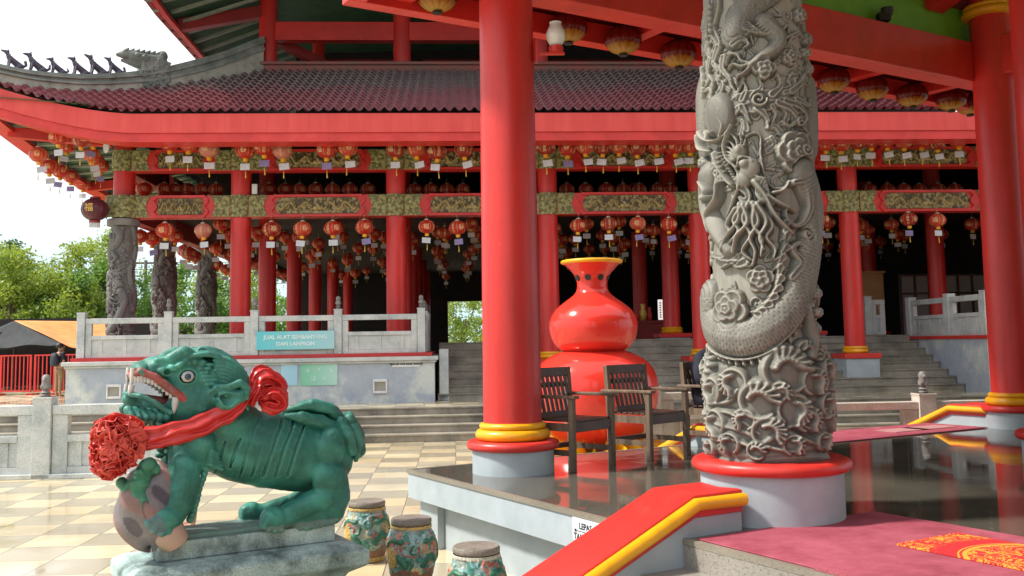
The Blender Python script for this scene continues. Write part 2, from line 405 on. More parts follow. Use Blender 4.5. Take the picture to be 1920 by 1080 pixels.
# soffit boards, green, with pale ribs
b = MB(); vs = []; fs = []
es = np.concatenate([np.linspace(KE+.3, -6, 20), np.linspace(-5, 16.5, 8)])
for e in es: vs += [(e, EAVE_N+.5, 6.42+upf(e)), (e, N0+.25, 6.75+upf(e)*.25)]
for i in range(len(es)-1): fs.append((2*i, 2*i+1, 2*i+3, 2*i+2))
b.add(vs, fs)
vs = []; fs = []
for n in nn: vs += [(KE+.35, n, 6.40+ups(n)), (-7.6, n, 6.80+ups(n)*.25)]
for i in range(len(nn)-1): fs.append((2*i, 2*i+2, 2*i+3, 2*i+1))
b.add(vs, fs); b.build('soffit', M['green'], hall)
for n in np.arange(21.2, 40, .62):
    MB().bar((KE+.3, n, 6.36+ups(n)), (-7.6, n+.35, 6.74+ups(n)*.25), .16, .06).build('soffit_rib', M['rib'], hall)
for n in (21.9, 26.6, 31):
    MB().bar((KE+.25, n, 6.24+ups(n)), (-7.8, n+.3, 6.6), .24, .22).build('rafter', M['red'], hall)
for e in (-6.4, -2.7, .9, 4.4, 8, 11.5):
    MB().bar((e, EAVE_N+.5, 6.30+upf(e)), (e, N0, 6.62), .2, .22).build('rafter', M['red'], hall)
# hip ridge
HT = [0, .09, .2, .34, .48, .61, .76, .86, .96, 1.0]
HZT = [8.06, 7.95, 7.94, 8.06, 8.30, 8.6, 9.07, 9.42, 9.85, 10.0]
HZB = [7.70, 7.60, 7.58, 7.64, 7.83, 8.05, 8.45, 8.8, 9.2, 9.3]
ts = np.linspace(0, 1, 40); zt = np.interp(ts, HT, HZT); zb = np.interp(ts, HT, HZB)
# smooth
for _ in range(3): zt[1:-1] = (zt[:-2]+zt[1:-1]*2+zt[2:])/4; zb[1:-1] = (zb[:-2]+zb[1:-1]*2+zb[2:])/4
ZRT = zt.copy()
def hip(t): return KE+(TE-KE)*t, KN+(TN-KN)*t
nx, ny = -.68, -.733                           # toward the viewer / left
nxn = Vector((-(TN-KN), TE-KE, 0)).normalized()*-1   # one side normal
def ridge_part(name, half, f0, f1, mat):
    vs = []; fs = []
    for t, a, c_ in zip(ts, zb, zt):
        e, n = hip(t); h = c_-a
        for sgn, ff in ((-1, f0), (1, f0), (1, f1), (-1, f1)):
            vs.append((e+nxn.x*half*sgn, n+nxn.y*half*sgn, a+h*ff))
    for i in range(len(ts)-1):
        for j in range(4): fs.append((i*4+j, i*4+(j+1) % 4, i*4+4+(j+1) % 4, i*4+4+j))
    fs.append((3, 2, 1, 0)); q = (len(ts)-1)*4; fs.append((q, q+1, q+2, q+3))
    return MB().add(vs, fs).build(name, mat, hall, 40)
ridge_part('ridge', .13, -1.2, .42, stone('pale_ridge_plaster', (.52, .51, .43), (.42, .42, .36), (.24, .26, .23), 3))
ridge_part('ridge_moulding', .19, .423, .55, M['ridge'])
ridge_part('ridge_moulding', .13, .553, .72, M['ridge'])
ridge_part('ridge_moulding', .20, .723, .84, M['ridge'])
ridge_part('ridge_cap', .15, .843, 1.0, M['ridge'])
# upper storey
b = MB(); b.box(-5.1, 24.9, 9.0, 16.5, 25.3, 9.22); b.box(-5.15, 24.82, 9.22, 16.5, 25.35, 9.30)
b.build('upper_sill', pm('weathered_red_sill', (.36, .10, .09), (.22, .13, .11), 4, .7, .2), hall, bevel=.01)
UP = [he(503, 25.3, 50), he(753.5, 25.3, 50), he(1010, 25.3, 50), he(1265, 25.3, 50), he(1520, 25.3, 50), he(1775, 25.3, 50)]
for e in UP:
    MB().lathe([(.235, 9.3), (.235, 14)], (e, 25.3, 0), 28).build('upper_column', M['redcol'], hall, 40)
for i in range(len(UP)-1):
    MB().box(UP[i]+.2, 25.15, 9.98, UP[i+1]-.2, 25.45, 10.48).build('upper_beam', M['red'], hall, bevel=.01)
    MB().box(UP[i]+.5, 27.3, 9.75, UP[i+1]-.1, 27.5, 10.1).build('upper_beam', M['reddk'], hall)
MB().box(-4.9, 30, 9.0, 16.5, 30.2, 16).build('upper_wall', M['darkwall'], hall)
e0 = UP[0]+1.1
o = MB().lathe([(.17, 9.3), (.17, 9.62), (.24, 9.68), (.2, 9.74), (.24, 9.8), (.2, 9.86), (.24, 9.92), (.17, 10), (.17, 10.5)], (e0, 27, 0), 20).build('inner_column', M['redcol'], hall, 40)
MB().bar((e0-.9, 25.6, 10.1), (e0+1.2, 27.2, 9.3), .25, .25).build('brace', M['reddk'], hall)
# upper eave: left edge and green soffit
UE = he(265, 22.3, 0)
edge = [((UE+(.0 if n > 0 else 0), n, 9.98+.10*max(0, (23-n))), (-1, 0)) for n in np.linspace(18.5, 40, 14)]
sweep_board('upper_fascia', edge, [(-.1, .06), (.02, .06), (.02, .4), (-.1, .4)], M['reddk'], hall, None)
sweep_board('upper_fascia_lip', edge, [(-.30, 0), (-.16, 0), (-.16, .1), (-.30, .1)], M['red'], hall, None)
b = MB().add([(UE+.05, 18.5, 10.4), (UE+.05, 40, 10.06), (-4.9, 40, 11.0), (-4.9, 18.5, 11.2)], [(0, 1, 2, 3)])
b.add([(-4.9, 18.5, 11.2), (-4.9, 40, 11.0), (17, 40, 11.6), (17, 18.5, 11.6)], [(0, 1, 2, 3)])
b.build('upper_soffit', M['green'], hall)
for n in np.arange(19.5, 33, .72):
    MB().bar((UE+.25, n, 10.10+.035*max(0, 28-n)), (-4.9, n+.0, 10.92), .1, .07).build('soffit_rib', M['rib'], hall)
    MB().box(UE+.02, n, 10.04, UE+.2, n+.12, 10.12).build('rafter_end', M['rib'], hall)
MB().bar((UE+.2, 21.3, 10.3), (-4.9, 21.3, 10.9), .3, .3).build('rafter', M['reddk'], hall)
MB().bar((UE+.2, 24.6, 10.15), (-4.9, 25.3, 10.8), .3, .3).build('rafter', M['reddk'], hall)
# interior envelope
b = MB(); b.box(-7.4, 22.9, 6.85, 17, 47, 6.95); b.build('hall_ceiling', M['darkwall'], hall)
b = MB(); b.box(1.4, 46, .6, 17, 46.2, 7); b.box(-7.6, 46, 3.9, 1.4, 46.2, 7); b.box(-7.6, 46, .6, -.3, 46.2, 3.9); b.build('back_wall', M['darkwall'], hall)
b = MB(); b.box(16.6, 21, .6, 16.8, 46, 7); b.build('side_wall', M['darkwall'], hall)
# columns of the hall
RE = [he(451, N0, 500), he(743, N0, 500), he(1029, N0, 500), he(1313, N0, 500), he(1596, N0, 500), he(1880, N0, 500)]
DE = he(230, N0, 500)
def red_column(e, n, r, zb, zt, plinth):
    c = MB().lathe([(r, zb), (r*1.0, zb+1), (r*.97, zt)], (e, n, 0), 30).build('column', M['redcol'], hall, 40)
    if plinth:
        MB().lathe([(r+.0, zb), (r+.045, zb+.01), (r+.07, zb+.045), (r+.045, zb+.08), (r+.035, zb+.10), (r+.055, zb+.13), (r+.035, zb+.165), (r, zb+.17)], (e, n, 0), 30).build('ring', M['yellow'], c, 40)
        MB().box(e-.44, n-.44, zb-.115, e+.44, n+.44, zb).build('plinth_cap', M['red'], c, bevel=.015)
        MB().box(e-.40, n-.40, plinth, e+.40, n+.40, zb-.115).build('plinth', M['grey'], c, bevel=.01)
    return c
for i, e in enumerate(RE):
    red_column(e, N0, .235, 1.48, 6.9, .6)
rown = [25.7, 30.0, 34.5, 39.5, 45.0]
for n in rown:
    for e in RE:
        if n > 31 and e > 3: continue
        red_column(e, n, .23, 2.05, 6.9, 1.7 if n < 31 else 0)
# beams with carved panels (front face at N0-.2)
ZB = [(hz(600, 408, N0), hz(600, 367, N0)), (hz(600, 322, N0), hz(600, 283, N0))]
# ------------------------------------------------------------------ relief height maps (drawn in pixel-like units)
class Relief:
    def __init__(s, u0, u1, v0, v1, step):
        s.u = np.arange(u0, u1+step*.5, step); s.v = np.arange(v0, v1+step*.5, step); s.step = step
        s.U, s.V = np.meshgrid(s.u, s.v); s.H = np.zeros_like(s.U); s.K = np.zeros(s.U.shape, np.int32)
    def win(s, x0, y0, x1, y1):
        i0 = max(0, int((x0-s.u[0])/s.step)); i1 = min(len(s.u), int((x1-s.u[0])/s.step)+2)
        j0 = max(0, int((y0-s.v[0])/s.step)); j1 = min(len(s.v), int((y1-s.v[0])/s.step)+2)
        if i1 <= i0 or j1 <= j0: return None
        return (slice(j0, j1), slice(i0, i1))
    def put(s, w, h, k=0, mode='max'):
        m = h > s.H[w] if mode == 'max' else h > 0
        H = s.H[w]; K = s.K[w]
        if mode == 'max': H[m] = h[m]
        elif mode == 'over': H[m] = h[m]
        if k: K[m] = k
    def ell(s, x, y, rx, ry, h, base=0, k=0, a=0, pw=.5, mode='max'):
        r = max(rx, ry); w = s.win(x-r, y-r, x+r, y+r)
        if w is None: return
        dx = s.U[w]-x; dy = s.V[w]-y; ca, sa = math.cos(a), math.sin(a)
        q = ((dx*ca+dy*sa)/rx)**2+((-dx*sa+dy*ca)/ry)**2
        hh = np.where(q < 1, base+h*np.clip(1-q, 0, 1)**pw, -1); s.put(w, hh, k, mode)
    def stroke(s, pts, w0, w1=None, h=5, base=0, k=0, prof='round', n=None, mode='max', wm=None, groove=0):
        """tapered stroke along a smoothed polyline; w0->w1 half widths (wm mid)"""
        w1 = w0 if w1 is None else w1
        P = cr_curve(pts, n); T = np.linspace(0, 1, len(P))
        W = w0+(w1-w0)*T if wm is None else np.interp(T, [0, .5, 1], [w0, wm, w1])
        m = W.max()+1; w = s.win(P[:, 0].min()-m, P[:, 1].min()-m, P[:, 0].max()+m, P[:, 1].max()+m)
        if w is None: return
        X = s.U[w]; Y = s.V[w]; best = np.full(X.shape, 9.); bt = np.zeros(X.shape); sd = np.zeros(X.shape)
        for i in range(len(P)-1):
            ax, ay = P[i]; bx, by = P[i+1]; dx, dy = bx-ax, by-ay; L2 = dx*dx+dy*dy+1e-9
            t = np.clip(((X-ax)*dx+(Y-ay)*dy)/L2, 0, 1); ww = W[i]+(W[i+1]-W[i])*t+1e-6
            d = np.hypot(X-ax-t*dx, Y-ay-t*dy)/ww; m_ = d < best
            best[m_] = d[m_]; bt[m_] = (T[i]+(T[i+1]-T[i])*t)[m_]; sd[m_] = np.sign((X-ax)*dy-(Y-ay)*dx)[m_]
        q = np.clip(1-best**2, 0, 1)
        if prof == 'round': hh = base+h*(.55*np.sqrt(q)+.45*(1-best))
        elif prof == 'flat': hh = base+h*np.clip((1-best)*3, 0, 1)**.6
        elif prof == 'rim': hh = base+h*(.55+.45*np.clip(best, 0, 1)**3)*np.clip((1-best)*6, 0, 1)**.5     # hollow ribbon with raised rims
        if groove: hh = hh-groove*np.abs(np.sin(best*sd*4.2))
        hh = np.where(best < 1, hh, -1); s.put(w, hh, k, mode)
        return w, best*sd, bt, best
    def scaly(s, pts, w0, w1, h, base, sc=12, k=0, n=None, wm=None, mode='max', dep=1.6):
        P = cr_curve(pts, n); Ls = np.hypot(*np.diff(P, axis=0).T).sum()
        H0 = s.H.copy() if False else None
        r = s.stroke(pts, w0, w1, h, base, k, n=n, wm=wm, mode=mode)
        if r is None: return
        w, sd, t, best = r
        W = (w0+w1)/2 if wm is None else (w0+w1+2*wm)/4
        a = t*Ls/sc*1.35; c_ = np.arcsin(np.clip(sd, -1, 1))*W/sc*1.1
        # overlapping scales: nearest of two offset lattices
        hh = np.zeros(a.shape)
        for off in (0, .5):
            ca = (a-off); ia = np.floor(ca); fa = ca-ia
            cc = (c_-off) - np.round(c_-off)
            d = np.hypot(cc*1.15, fa-.0)
            hh = np.maximum(hh, np.where(d < .72, (1-fa*.85)*np.clip((.72-d)*8, 0, 1), 0)*1.0)
        m = (best < .93) & (s.H[w] > base) & (s.H[w] <= base+h+.01)
        s.H[w][m] += (hh*dep)[m]
    def spiral(s, x, y, r, turns=1.6, h=5, base=0, w=None, a0=0, flip=1, k=0, mode='max', disc=.35):
        w = w or r*.2
        if disc: s.ell(x, y, r*1.02, r*1.02, h*disc, base, k, mode=mode, pw=.35)
        t = np.linspace(0, 1, 22); rr = r*.86*(1-t)**.9+w*.2; a = a0+flip*t*turns*2*np.pi
        s.stroke(np.stack([x+rr*np.cos(a), y+rr*np.sin(a)], 1), w, w*.8, h, base, k, n=40, mode=mode)
    def flower(s, x, y, r, h=6, base=0, petals=5, k=0, rings=2, a0=0, mode='over'):
        for q in range(rings):
            rr = r*(1-.36*q); 
            for i in range(petals):
                a = a0+q*.6+2*np.pi*i/petals
                cx, cy = x+rr*.52*math.cos(a), y+rr*.52*math.sin(a)
                w = s.win(cx-rr*.5, cy-rr*.5, cx+rr*.5, cy+rr*.5)
                if w is None: continue
                d = np.hypot(s.U[w]-cx, s.V[w]-cy)/(rr*.5)
                dd = np.hypot(s.U[w]-x, s.V[w]-y)/rr
                hh = np.where(d < 1, base+h*(.45+.35*q)+h*.30*d**3*np.clip((1-d)*9, 0, 1)+h*.25*dd, -1)
                s.put(w, hh, k, mode if True else 'max')
        s.ell(x, y, r*.15, r*.15, h*.5, base+h*.9, k, mode='over')
    def curlwave(s, x, y, r, a=0, flip=1, h=9, base=2, n=6, k=0):
        """breaking wave: crescent hollow with fat knuckled curls along the rim"""
        ts = np.linspace(-.1*np.pi, 1.15*np.pi, 14); ang = a+flip*ts
        s.stroke(np.stack([x+r*np.cos(ang), y+r*np.sin(ang)], 1), r*.16, r*.34, h*.7, base, k, n=30)
        s.ell(x, y, r*.95, r*.95, h*.25, base, k, pw=.3)
        top = a+flip*(ts[-1]+.55)
        for i in range(n):
            aa = top+flip*(i/(n-1)-.5)*2.0; cx, cy = x+r*1.02*math.cos(aa), y+r*1.02*math.sin(aa)
            ln = r*.80; ux, uy = -math.cos(aa), -math.sin(aa); tx, ty = uy*-flip, ux*flip
            p1 = (cx+ux*ln*.5+tx*ln*.15, cy+uy*ln*.5+ty*ln*.15); p2 = (cx+ux*ln*.85+tx*ln*.5, cy+uy*ln*.85+ty*ln*.5)
            s.stroke([(cx, cy), p1, p2], r*.17, r*.24, h*.95, base+1.0+.5*(i % 2), k, n=10, mode='max')
            s.ell(cx, cy, r*.19, r*.19, h*.9, base+1.5, k)
            s.ell(p2[0], p2[1], r*.15, r*.15, h*1.05, base+2, k)
def cr_curve(pts, n=None):
    p = np.array(pts, float)
    if len(p) < 3: 
        n = n or 2; t = np.linspace(0, 1, n)[:, None]; return p[0]*(1-t)+p[-1]*t
    q = np.vstack([2*p[0]-p[1], p, 2*p[-1]-p[-2]]); n = n or max(12, 6*len(p)); o = []
    for x in np.linspace(0, len(p)-1-1e-6, n):
        i = int(x); t = x-i; a, b_, c_, d = q[i], q[i+1], q[i+2], q[i+3]
        o.append(.5*((2*b_)+(c_-a)*t+(2*a-5*b_+4*c_-d)*t*t+(3*b_-a-3*c_+d)*t**3))
    return np.array(o)
def blur(A, k=1):
    for _ in range(k):
        A = A.copy(); A[1:-1] = (A[:-2]+2*A[1:-1]+A[2:])/4; A[:, 1:-1] = (A[:, :-2]+2*A[:, 1:-1]+A[:, 2:])/4
    return A
def paint_mat(name, rough=.6, bs=.2, bscale=60, tint=.35):
    m, t, b = nmat(name); v = ocoord(t)
    a = t.nodes.new('ShaderNodeAttribute'); a.attribute_name = 'paint'
    n = tex(t, 'ShaderNodeTexNoise', 9, 6, v, .65)
    c = mixc(t, tint, a.outputs['Color'], ramp(t, n.outputs['Fac'], [(.3, .2), (.7, .75)]), 'OVERLAY')
    t.links.new(c, b.inputs['Base Color']); b.inputs['Roughness'].default_value = rough
    n2 = tex(t, 'ShaderNodeTexNoise', bscale, 4, v); bump(t, b, n2.outputs['Fac'], bs, .005); return m

# carved gilded panels of the hall beams (units: mm/10 -> 1 unit = 1 cm)
def random_scrolls(rl, u0, u1, v0, v1, rg, n, r0, r1, h, k=0):
    for i in range(n):
        x, y = rg.uniform(u0, u1), rg.uniform(v0, v1); r = rg.uniform(r0, r1)
        rl.spiral(x, y, r, rg.uniform(1.1, 1.7), h*rg.uniform(.8, 1.1), 0, a0=rg.uniform(0, 6.3), flip=rg.choice([-1, 1]), k=k, disc=.45, w=r*.27)
def carved_mesh(W, H, seed, dragon=True, cols=None, notch=0):
    rg = np.random.RandomState(seed)
    rl = Relief(0, W, 0, H, .8)
    random_scrolls(rl, 0, W, 0, H, rg, int(W*H/42), 2.4, 4.6, 2.2, 1)
    if dragon:
        for s0, d in ((0.06, 1), (.94, -1)):
            x0 = W*s0; xs = np.linspace(0, W*.40, 7)*d
            xs = np.linspace(0, W*.40, 16)*d; pts = [(x0+x, H*.5+H*.22*math.sin(i*.95+.5+.4*math.sin(i))) for i, x in enumerate(xs)]
            rl.scaly(pts, 3.6, 2.6, 5, 1.5, 3.2, 2, n=50, dep=.8, mode='max')
            for i in range(14):
                p = pts[i+1]; rl.stroke([p, (p[0]+rg.uniform(-4, 4), p[1]+rg.choice([-7, 7])), (p[0]+rg.uniform(-8, 8), p[1]+rg.choice([-10, 10]))], 1.7, .6, 5, 1, 1+(i % 2), n=8)
            hx, hy = pts[-1]; rl.ell(hx+3*d, hy, 6.5, 5, 6, 1.5, 2)
        rl.ell(W*.5, H*.5, 5, 5, 6, 1, 3)
    Hh = np.clip(rl.H, 0, 9)
    P = np.stack([rl.U/100, -Hh/100, (H-rl.V)/100], -1)
    c = np.zeros(P.shape); base = np.array(cols[0]); 
    c[:] = base
    c[rl.K == 1] = cols[1]; c[rl.K == 2] = cols[2]; c[rl.K == 3] = cols[3]
    f = rg.rand(*rl.U.shape)
    nz_ = blur(rg.rand(*rl.U.shape), 6); nz_ = (nz_-nz_.mean())/nz_.std()
    c *= (1+.18*nz_)[..., None]
    return P, np.clip(c, 0, 1).reshape(-1, 3)
M['carve'] = paint_mat('carved_gilded_relief', .5, .1, 90, .3)
CC = [(.17, .155, .06), (.31, .30, .125), (.46, .30, .12), (.5, .36, .15)]
CP = [(.10, .075, .035), (.31, .26, .12), (.36, .28, .12), (.42, .34, .2)]
bw = 2.02
Pm, cm = carved_mesh(202, 34, 5, True, CP)
# clipped corners of the lozenge panel
def panel_mesh():
    P = Pm; r, c = P.shape[:2]; x = P[..., 0]; z = P[..., 2]
    inset = .11*np.abs(z/.34-.5)*2; keep = (x > inset) & (x < bw-inset)
    o = grid_mesh('carved_panel', P, M['carve'], None, 180, keep, colors=cm, flip=True); return o
pan0 = panel_mesh(); pan_me = pan0.data; bpy.data.objects.remove(pan0)
Pe, ce = carved_mesh(42, 50, 9, False, CC)
def end_mesh():
    P = Pe; x = P[..., 0]; z = P[..., 2]
    lim = .42-.10*np.abs(np.abs(z/.50-.5)*2-1)**1.0
    keep = x < lim
    o = grid_mesh('carved_end', P, M['carve'], None, 180, keep, colors=ce, flip=True); return o
en0 = end_mesh(); end_me = en0.data; bpy.data.objects.remove(en0)
Pw, cw = carved_mesh(90, 50, 13, False, CC)
def wrap_mesh():
    P = Pw.copy(); a = -np.pi+P[..., 0]/.9*np.pi; r = .262-P[..., 1]
    Q = np.stack([r*np.cos(a), r*np.sin(a), P[..., 2]], -1)
    return grid_mesh('carved_collar', Q, M['carve'], None, 180, None, colors=cw, flip=True)
wr0 = wrap_mesh(); wrap_me = wr0.data; bpy.data.objects.remove(wr0)
def inst(name, me, parent, loc, sc=(1, 1, 1), rz=0):
    o = bpy.data.objects.new(name, me); C.objects.link(o); o.parent = parent; o.location = loc; o.scale = sc; o.rotation_euler.z = rz; return o
cols = [DE]+RE+[RE[-1]+3.6]
for lev, (z0, z1) in enumerate(ZB):
    H = z1-z0; nf = N0-.17
    for i in range(len(cols)-1):
        a, b_ = cols[i], cols[i+1]
        bm = MB(); bm.box(a+.2, nf, z0, b_-.2, N0+.17, z1)
        o = bm.build('beam', M['red'], hall, bevel=.008)
        la, lb = a+.66, b_-.66
        fr = MB()          # raised frame round the panel
        w_ = lb-la; ins = .12
        fr.box(la+ins, nf-.05, z0+.0, lb-ins, nf-.002, z0+.055); fr.box(la+ins, nf-.05, z1-.055, lb-ins, nf-.002, z1)
        for x0, s in ((la, 1), (lb, -1)):
            pts = [(x0+s*ins, z0), (x0, z0+H*.25), (x0+s*.10, z0+H*.5), (x0, z0+H*.75), (x0+s*ins, z1)]
            for p, q in zip(pts[:-1], pts[1:]): fr.bar((p[0]+s*.05, nf-.026, p[1]), (q[0]+s*.05, nf-.026, q[1]), .044, .055, (0, 1, 0))
        fr.build('panel_frame', M['red'], o)
        sx = 1 if i % 2 else -1
        inst('carved_panel', pan_me, o, (la+.13 if sx > 0 else lb-.13, nf-.006, z0+H*.5-.185*H/.5), (sx*(w_-.26)/bw, 1, 1.09*H/.5))
        for x0, s in ((a, 1), (b_, -1)):
            inst('carved_end', end_me, o, (x0+s*.22, nf-.012, z0+.01), (s*1.0, 1, H/.5-.02))
    for e in cols[:-1]:
        rr = 1.45 if e == DE and lev == 0 else 1.0
        inst('carved_collar', wrap_me, hall, (e, N0, z0), (rr, rr, H/.5))
    # side beams running back
    for i, n in enumerate([N0]+rown[:-1]):
        n2 = rown[i]; MB().box(DE-.15, n+.2, z0, DE+.15, n2-.2, z1).build('side_beam', M['darkwall'] if lev == 0 and i > 3 else M['reddk'], hall)  # darker than the front beams: back-lit shade put into the colour
MB().lathe([(.24, hz(230, 408, N0)+.4), (.24, 6.9)], (DE, N0, 0), 28).build('column', M['redcol'], hall, 40)
# wall clock like disc on the corner column and small boxes
o = MB().lathe([(.0, 0), (.14, 0), (.15, .02), (.14, .04), (0, .04)], (0, 0, 0), 24).build('clock', M['white'], hall, 40)
p = hp(201, 275, N0-.6); o.location = p; o.rotation_euler = (R(90), 0, R(-50))
MB().box(-.06, -.06, -.12, .06, .06, .12).build('speaker_box', M['white'], hall, loc=hp(478, 355, N0-.1), bevel=.01)

# ------------------------------------------------------------------ balcony wall and balustrade
def balustrade_bay(parent, p0, p1, z0, H, W=.10, sw=.13):
    """open rail bay between two points (local xy), built as frame pieces"""
    p0 = Vector((*p0, 0)); p1 = Vector((*p1, 0)); d = (p1-p0); l = d.length; a = math.atan2(d.y, d.x)
    m = Matrix.Translation(p0) @ Matrix.Rotation(a, 4, 'Z')
    def bx(x0, z0_, x1, z1_, t=W): return MB().box(x0, -t/2, z0+z0_*H, x1, t/2, z0+z1_*H, m)
    bx(0, .86, l, 1.0, W*1.25).build('top_rail', M['stonebal'], parent, bevel=.008)
    for x0, x1 in ((0.003, sw), (l-sw, l-.003)): MB().box(x0, -W/2, z0, x1, W/2, z0+.858*H, m).build('stile', M['stonebal'], parent, bevel=.005)
    bx(sw+.002, .46, l-sw-.002, .56, W*1.1).build('middle_rail', M['stonebal'], parent, bevel=.006)
    b = MB(); b.box(sw+.002, -W*.25, z0+.10*H, l-sw-.002, W*.25, z0+.458*H, m); b.box(sw+.002, -W*.45, z0, l-sw-.002, W*.45, z0+.098*H, m)
    for f in (.14, .5, .86):
        x = sw+(l-2*sw)*f; b.box(x-.035, -W*.4, z0+.10*H, x+.035, W*.4, z0+.457*H, m)
    b.build('panel', M['stonebal'], parent, bevel=.004)
def finial(parent, x, y, z, s=1.0):
    """little seated stone beast on a lotus foot"""
    o = MB().lathe([(.055*s, 0), (.06*s, .02*s), (.04*s, .035*s), (.06*s, .055*s), (.035*s, .08*s), (.05*s, .11*s), (.06*s, .15*s), (.045*s, .19*s), (.052*s, .215*s), (.05*s, .25*s), (.03*s, .28*s), (0, .285*s)], (x, y, z), 12).build('finial', M['stonecarve2'], parent, 60)
    b = MB()
    for a in (0, 1.5, 3.1, 4.7): b.lathe([(0, 0), (.028*s, .01*s), (.03*s, .04*s), (0, .055*s)], (x+.04*s*math.cos(a+.6), y+.04*s*math.sin(a+.6), z+.1*s), 8)
    b.lathe([(0, 0), (.025*s, .015*s), (.02*s, .04*s), (0, .05*s)], (x, y-.05*s, z+.2*s), 8)
    b.build('carving', M['stonecarve2'], o, 60)
def post(parent, x, y, z0, H, w=.17, fin=1.0, rz=0):
    b = MB(); b.box(x-w/2, y-w/2, z0, x+w/2, y+w/2, z0+H); b.box(x-w/2-.008, y-w/2-.008, z0+H-.03, x+w/2+.008, y+w/2+.008, z0+H)
    b.build('post', M['stonebal'], parent, bevel=.006)
    if fin: finial(parent, x, y, z0+H, fin)
WN = 21.3
zw0, zw1, zw2 = .6, hz(600, 683, WN), hz(600, 671, WN)
EL, ER = he(123, WN, 700), he(815, WN, 700)
b = MB(); b.box(EL, WN, zw0, ER, 25.2, zw1); b.build('balcony_wall', M['wall'], hall, bevel=.005)
b = MB(); b.box(EL-.03, WN-.05, zw1+.001, ER+.04, 25.2, zw1+.05); b.box(EL-.07, WN-.10, zw1+.051, ER+.08, 25.2, zw2); b.build('cornice', M['stonebal'], hall, bevel=.012)
zr = hz(600, 664, WN-.0)
b = MB(); b.box(EL+.1, WN-.04, zw2+.001, ER-.05, 25.19, zr); b.build('balcony_floor', pm('red_floor_edge', (.5, .03, .03), None, 4, .5), hall)
zt = hz(600, 591, WN+.05)
pxs = [153, 316, 477.5, 634, 790]
ps = [he(x, WN+.06, 620) for x in pxs]
bal = thing('balustrade', 'pale stone balustrade along the front of the raised grey balcony above the turquoise sign', 'balustrade', rz=HA)
for i, e in enumerate(ps): post(bal, e, WN+.08, zr, zt-zr+.13, .17, 1.0 if i else 0)
for a, b_ in zip(ps[:-1], ps[1:]): balustrade_bay(bal, (a+.09, WN+.08), (b_-.09, WN+.08), zr, zt-zr)
# return of the balustrade along the stairs
for i, n in enumerate((22.6, 23.8, 25.0)): post(bal, ps[-1]+.02, n, zr, zt-zr+.1, .17, .9)
for n in (21.5, 22.7, 23.9): balustrade_bay(bal, (ps[-1]+.02, n), (ps[-1]+.02, n+1.02), zr, zt-zr)
# stairs up to the hall
b = MB()
SR = he(1640, 25, 640)
RW = (1711-850)/1800*24.5
for k in range(8):
    n0 = 21.6+.36*k; z = .6+.1625*(k+1)
    b.box(ER+.06, n0, z-.165, RW-.03, 25.0 if k < 7 else 46, z-.03); b.box(ER+.06, n0-.02, z-.03, RW-.03, 25.0 if k < 7 else 46, z)
b.build('stair', M['stonestep'], hall, bevel=.006)
MB().box(ER+.1, WN+.3, .6, ER+.3, 24.9, 1.75).build('stair_cheek', M['wall'], hall)
# right cheek wall and its balustrade
b = MB(); b.box(RW, 20.6, .6, RW+3, 26, 1.78); b.build('cheek_wall', M['wall'], hall, bevel=.005)
b = MB(); b.box(RW-.05, 20.5, 1.781, RW+3, 26, 1.86); b.build('cheek_cap', M['red'], hall, bevel=.01)
bal2 = thing('balustrade', 'stone balustrade in shade on the right cheek wall of the hall stairs', 'balustrade', rz=HA)
for i, n in enumerate((20.75, 22.35, 24.3)):
    post(bal2, RW+.12, n, 1.86, 1.0, .2, 0)
balustrade_bay(bal2, (RW+.12, 20.86), (RW+.12, 22.24), 1.86, .92)
balustrade_bay(bal2, (RW+.12, 22.46), (RW+.12, 24.19), 1.86, .92)
bal3 = thing('balustrade', 'dim inner stone balustrade behind the right end of the hall stairs', 'balustrade', rz=HA)
post(bal3, SR+.1, 25.6, 1.92, 1.05, .2, 0); balustrade_bay(bal3, (SR+.2, 25.6), (RW+.0, 25.6), 1.92, .95)
# boxes and clutter in the hall
for (x0, x1, y0, y1, n, c, lab) in ((1190, 1204, 646, 657, 26.4, (.5, .03, .03), 'small red container on the floor inside the dim hall'), (1210, 1230, 646, 657, 26.4, (.30, .17, .08), 'brown cardboard box on the floor inside the dim hall')):
    p = hp(x0, y1, n); q = hp(x1, y0, n)
    o = MB().box(p.x, n, p.z, q.x, n+.25, q.z).build('storage_box', pm('box_paint', c, None, 3, .6), None, bevel=.01); o.rotation_euler.z = HA; tag(o, lab, 'box')
pt = thing('screen_partition', 'dim pale gridded partition wall inside the right side of the hall', 'partition', rz=HA)
a_, b2_ = hp(1690, 575, 28), hp(1900, 512, 28); MB().box(a_.x, 28, 1.9, b2_.x, 28.1, b2_.z).build('panel', pm('dusty_panel', (.34, .32, .29), None, 2, .7), pt)
b = MB()
for i in range(9): x = a_.x+(b2_.x-a_.x)*i/8; b.box(x-.03, 27.95, 1.9, x+.03, 27.999, b2_.z)
b.box(a_.x, 27.94, b2_.z-.06, b2_.x, 27.998, b2_.z); b.box(a_.x, 27.94, (1.9+b2_.z)/2+.3, b2_.x, 27.998, (1.9+b2_.z)/2+.36); b.build('grid', M['wooddk'], pt)
a_, b2_ = hp(1618, 580, 27), hp(1656, 512, 27); o = MB().box(a_.x, 27, 1.9, b2_.x, 27.5, b2_.z).box(a_.x-.05, 26.95, b2_.z, b2_.x+.05, 27.55, b2_.z+.06).build('cabinet', pm('ochre_cabinet', (.42, .24, .09), None, 3, .6), None, bevel=.01); o.rotation_euler.z = HA; tag(o, 'ochre wooden cabinet in the dim hall left of the gridded partition', 'cabinet')
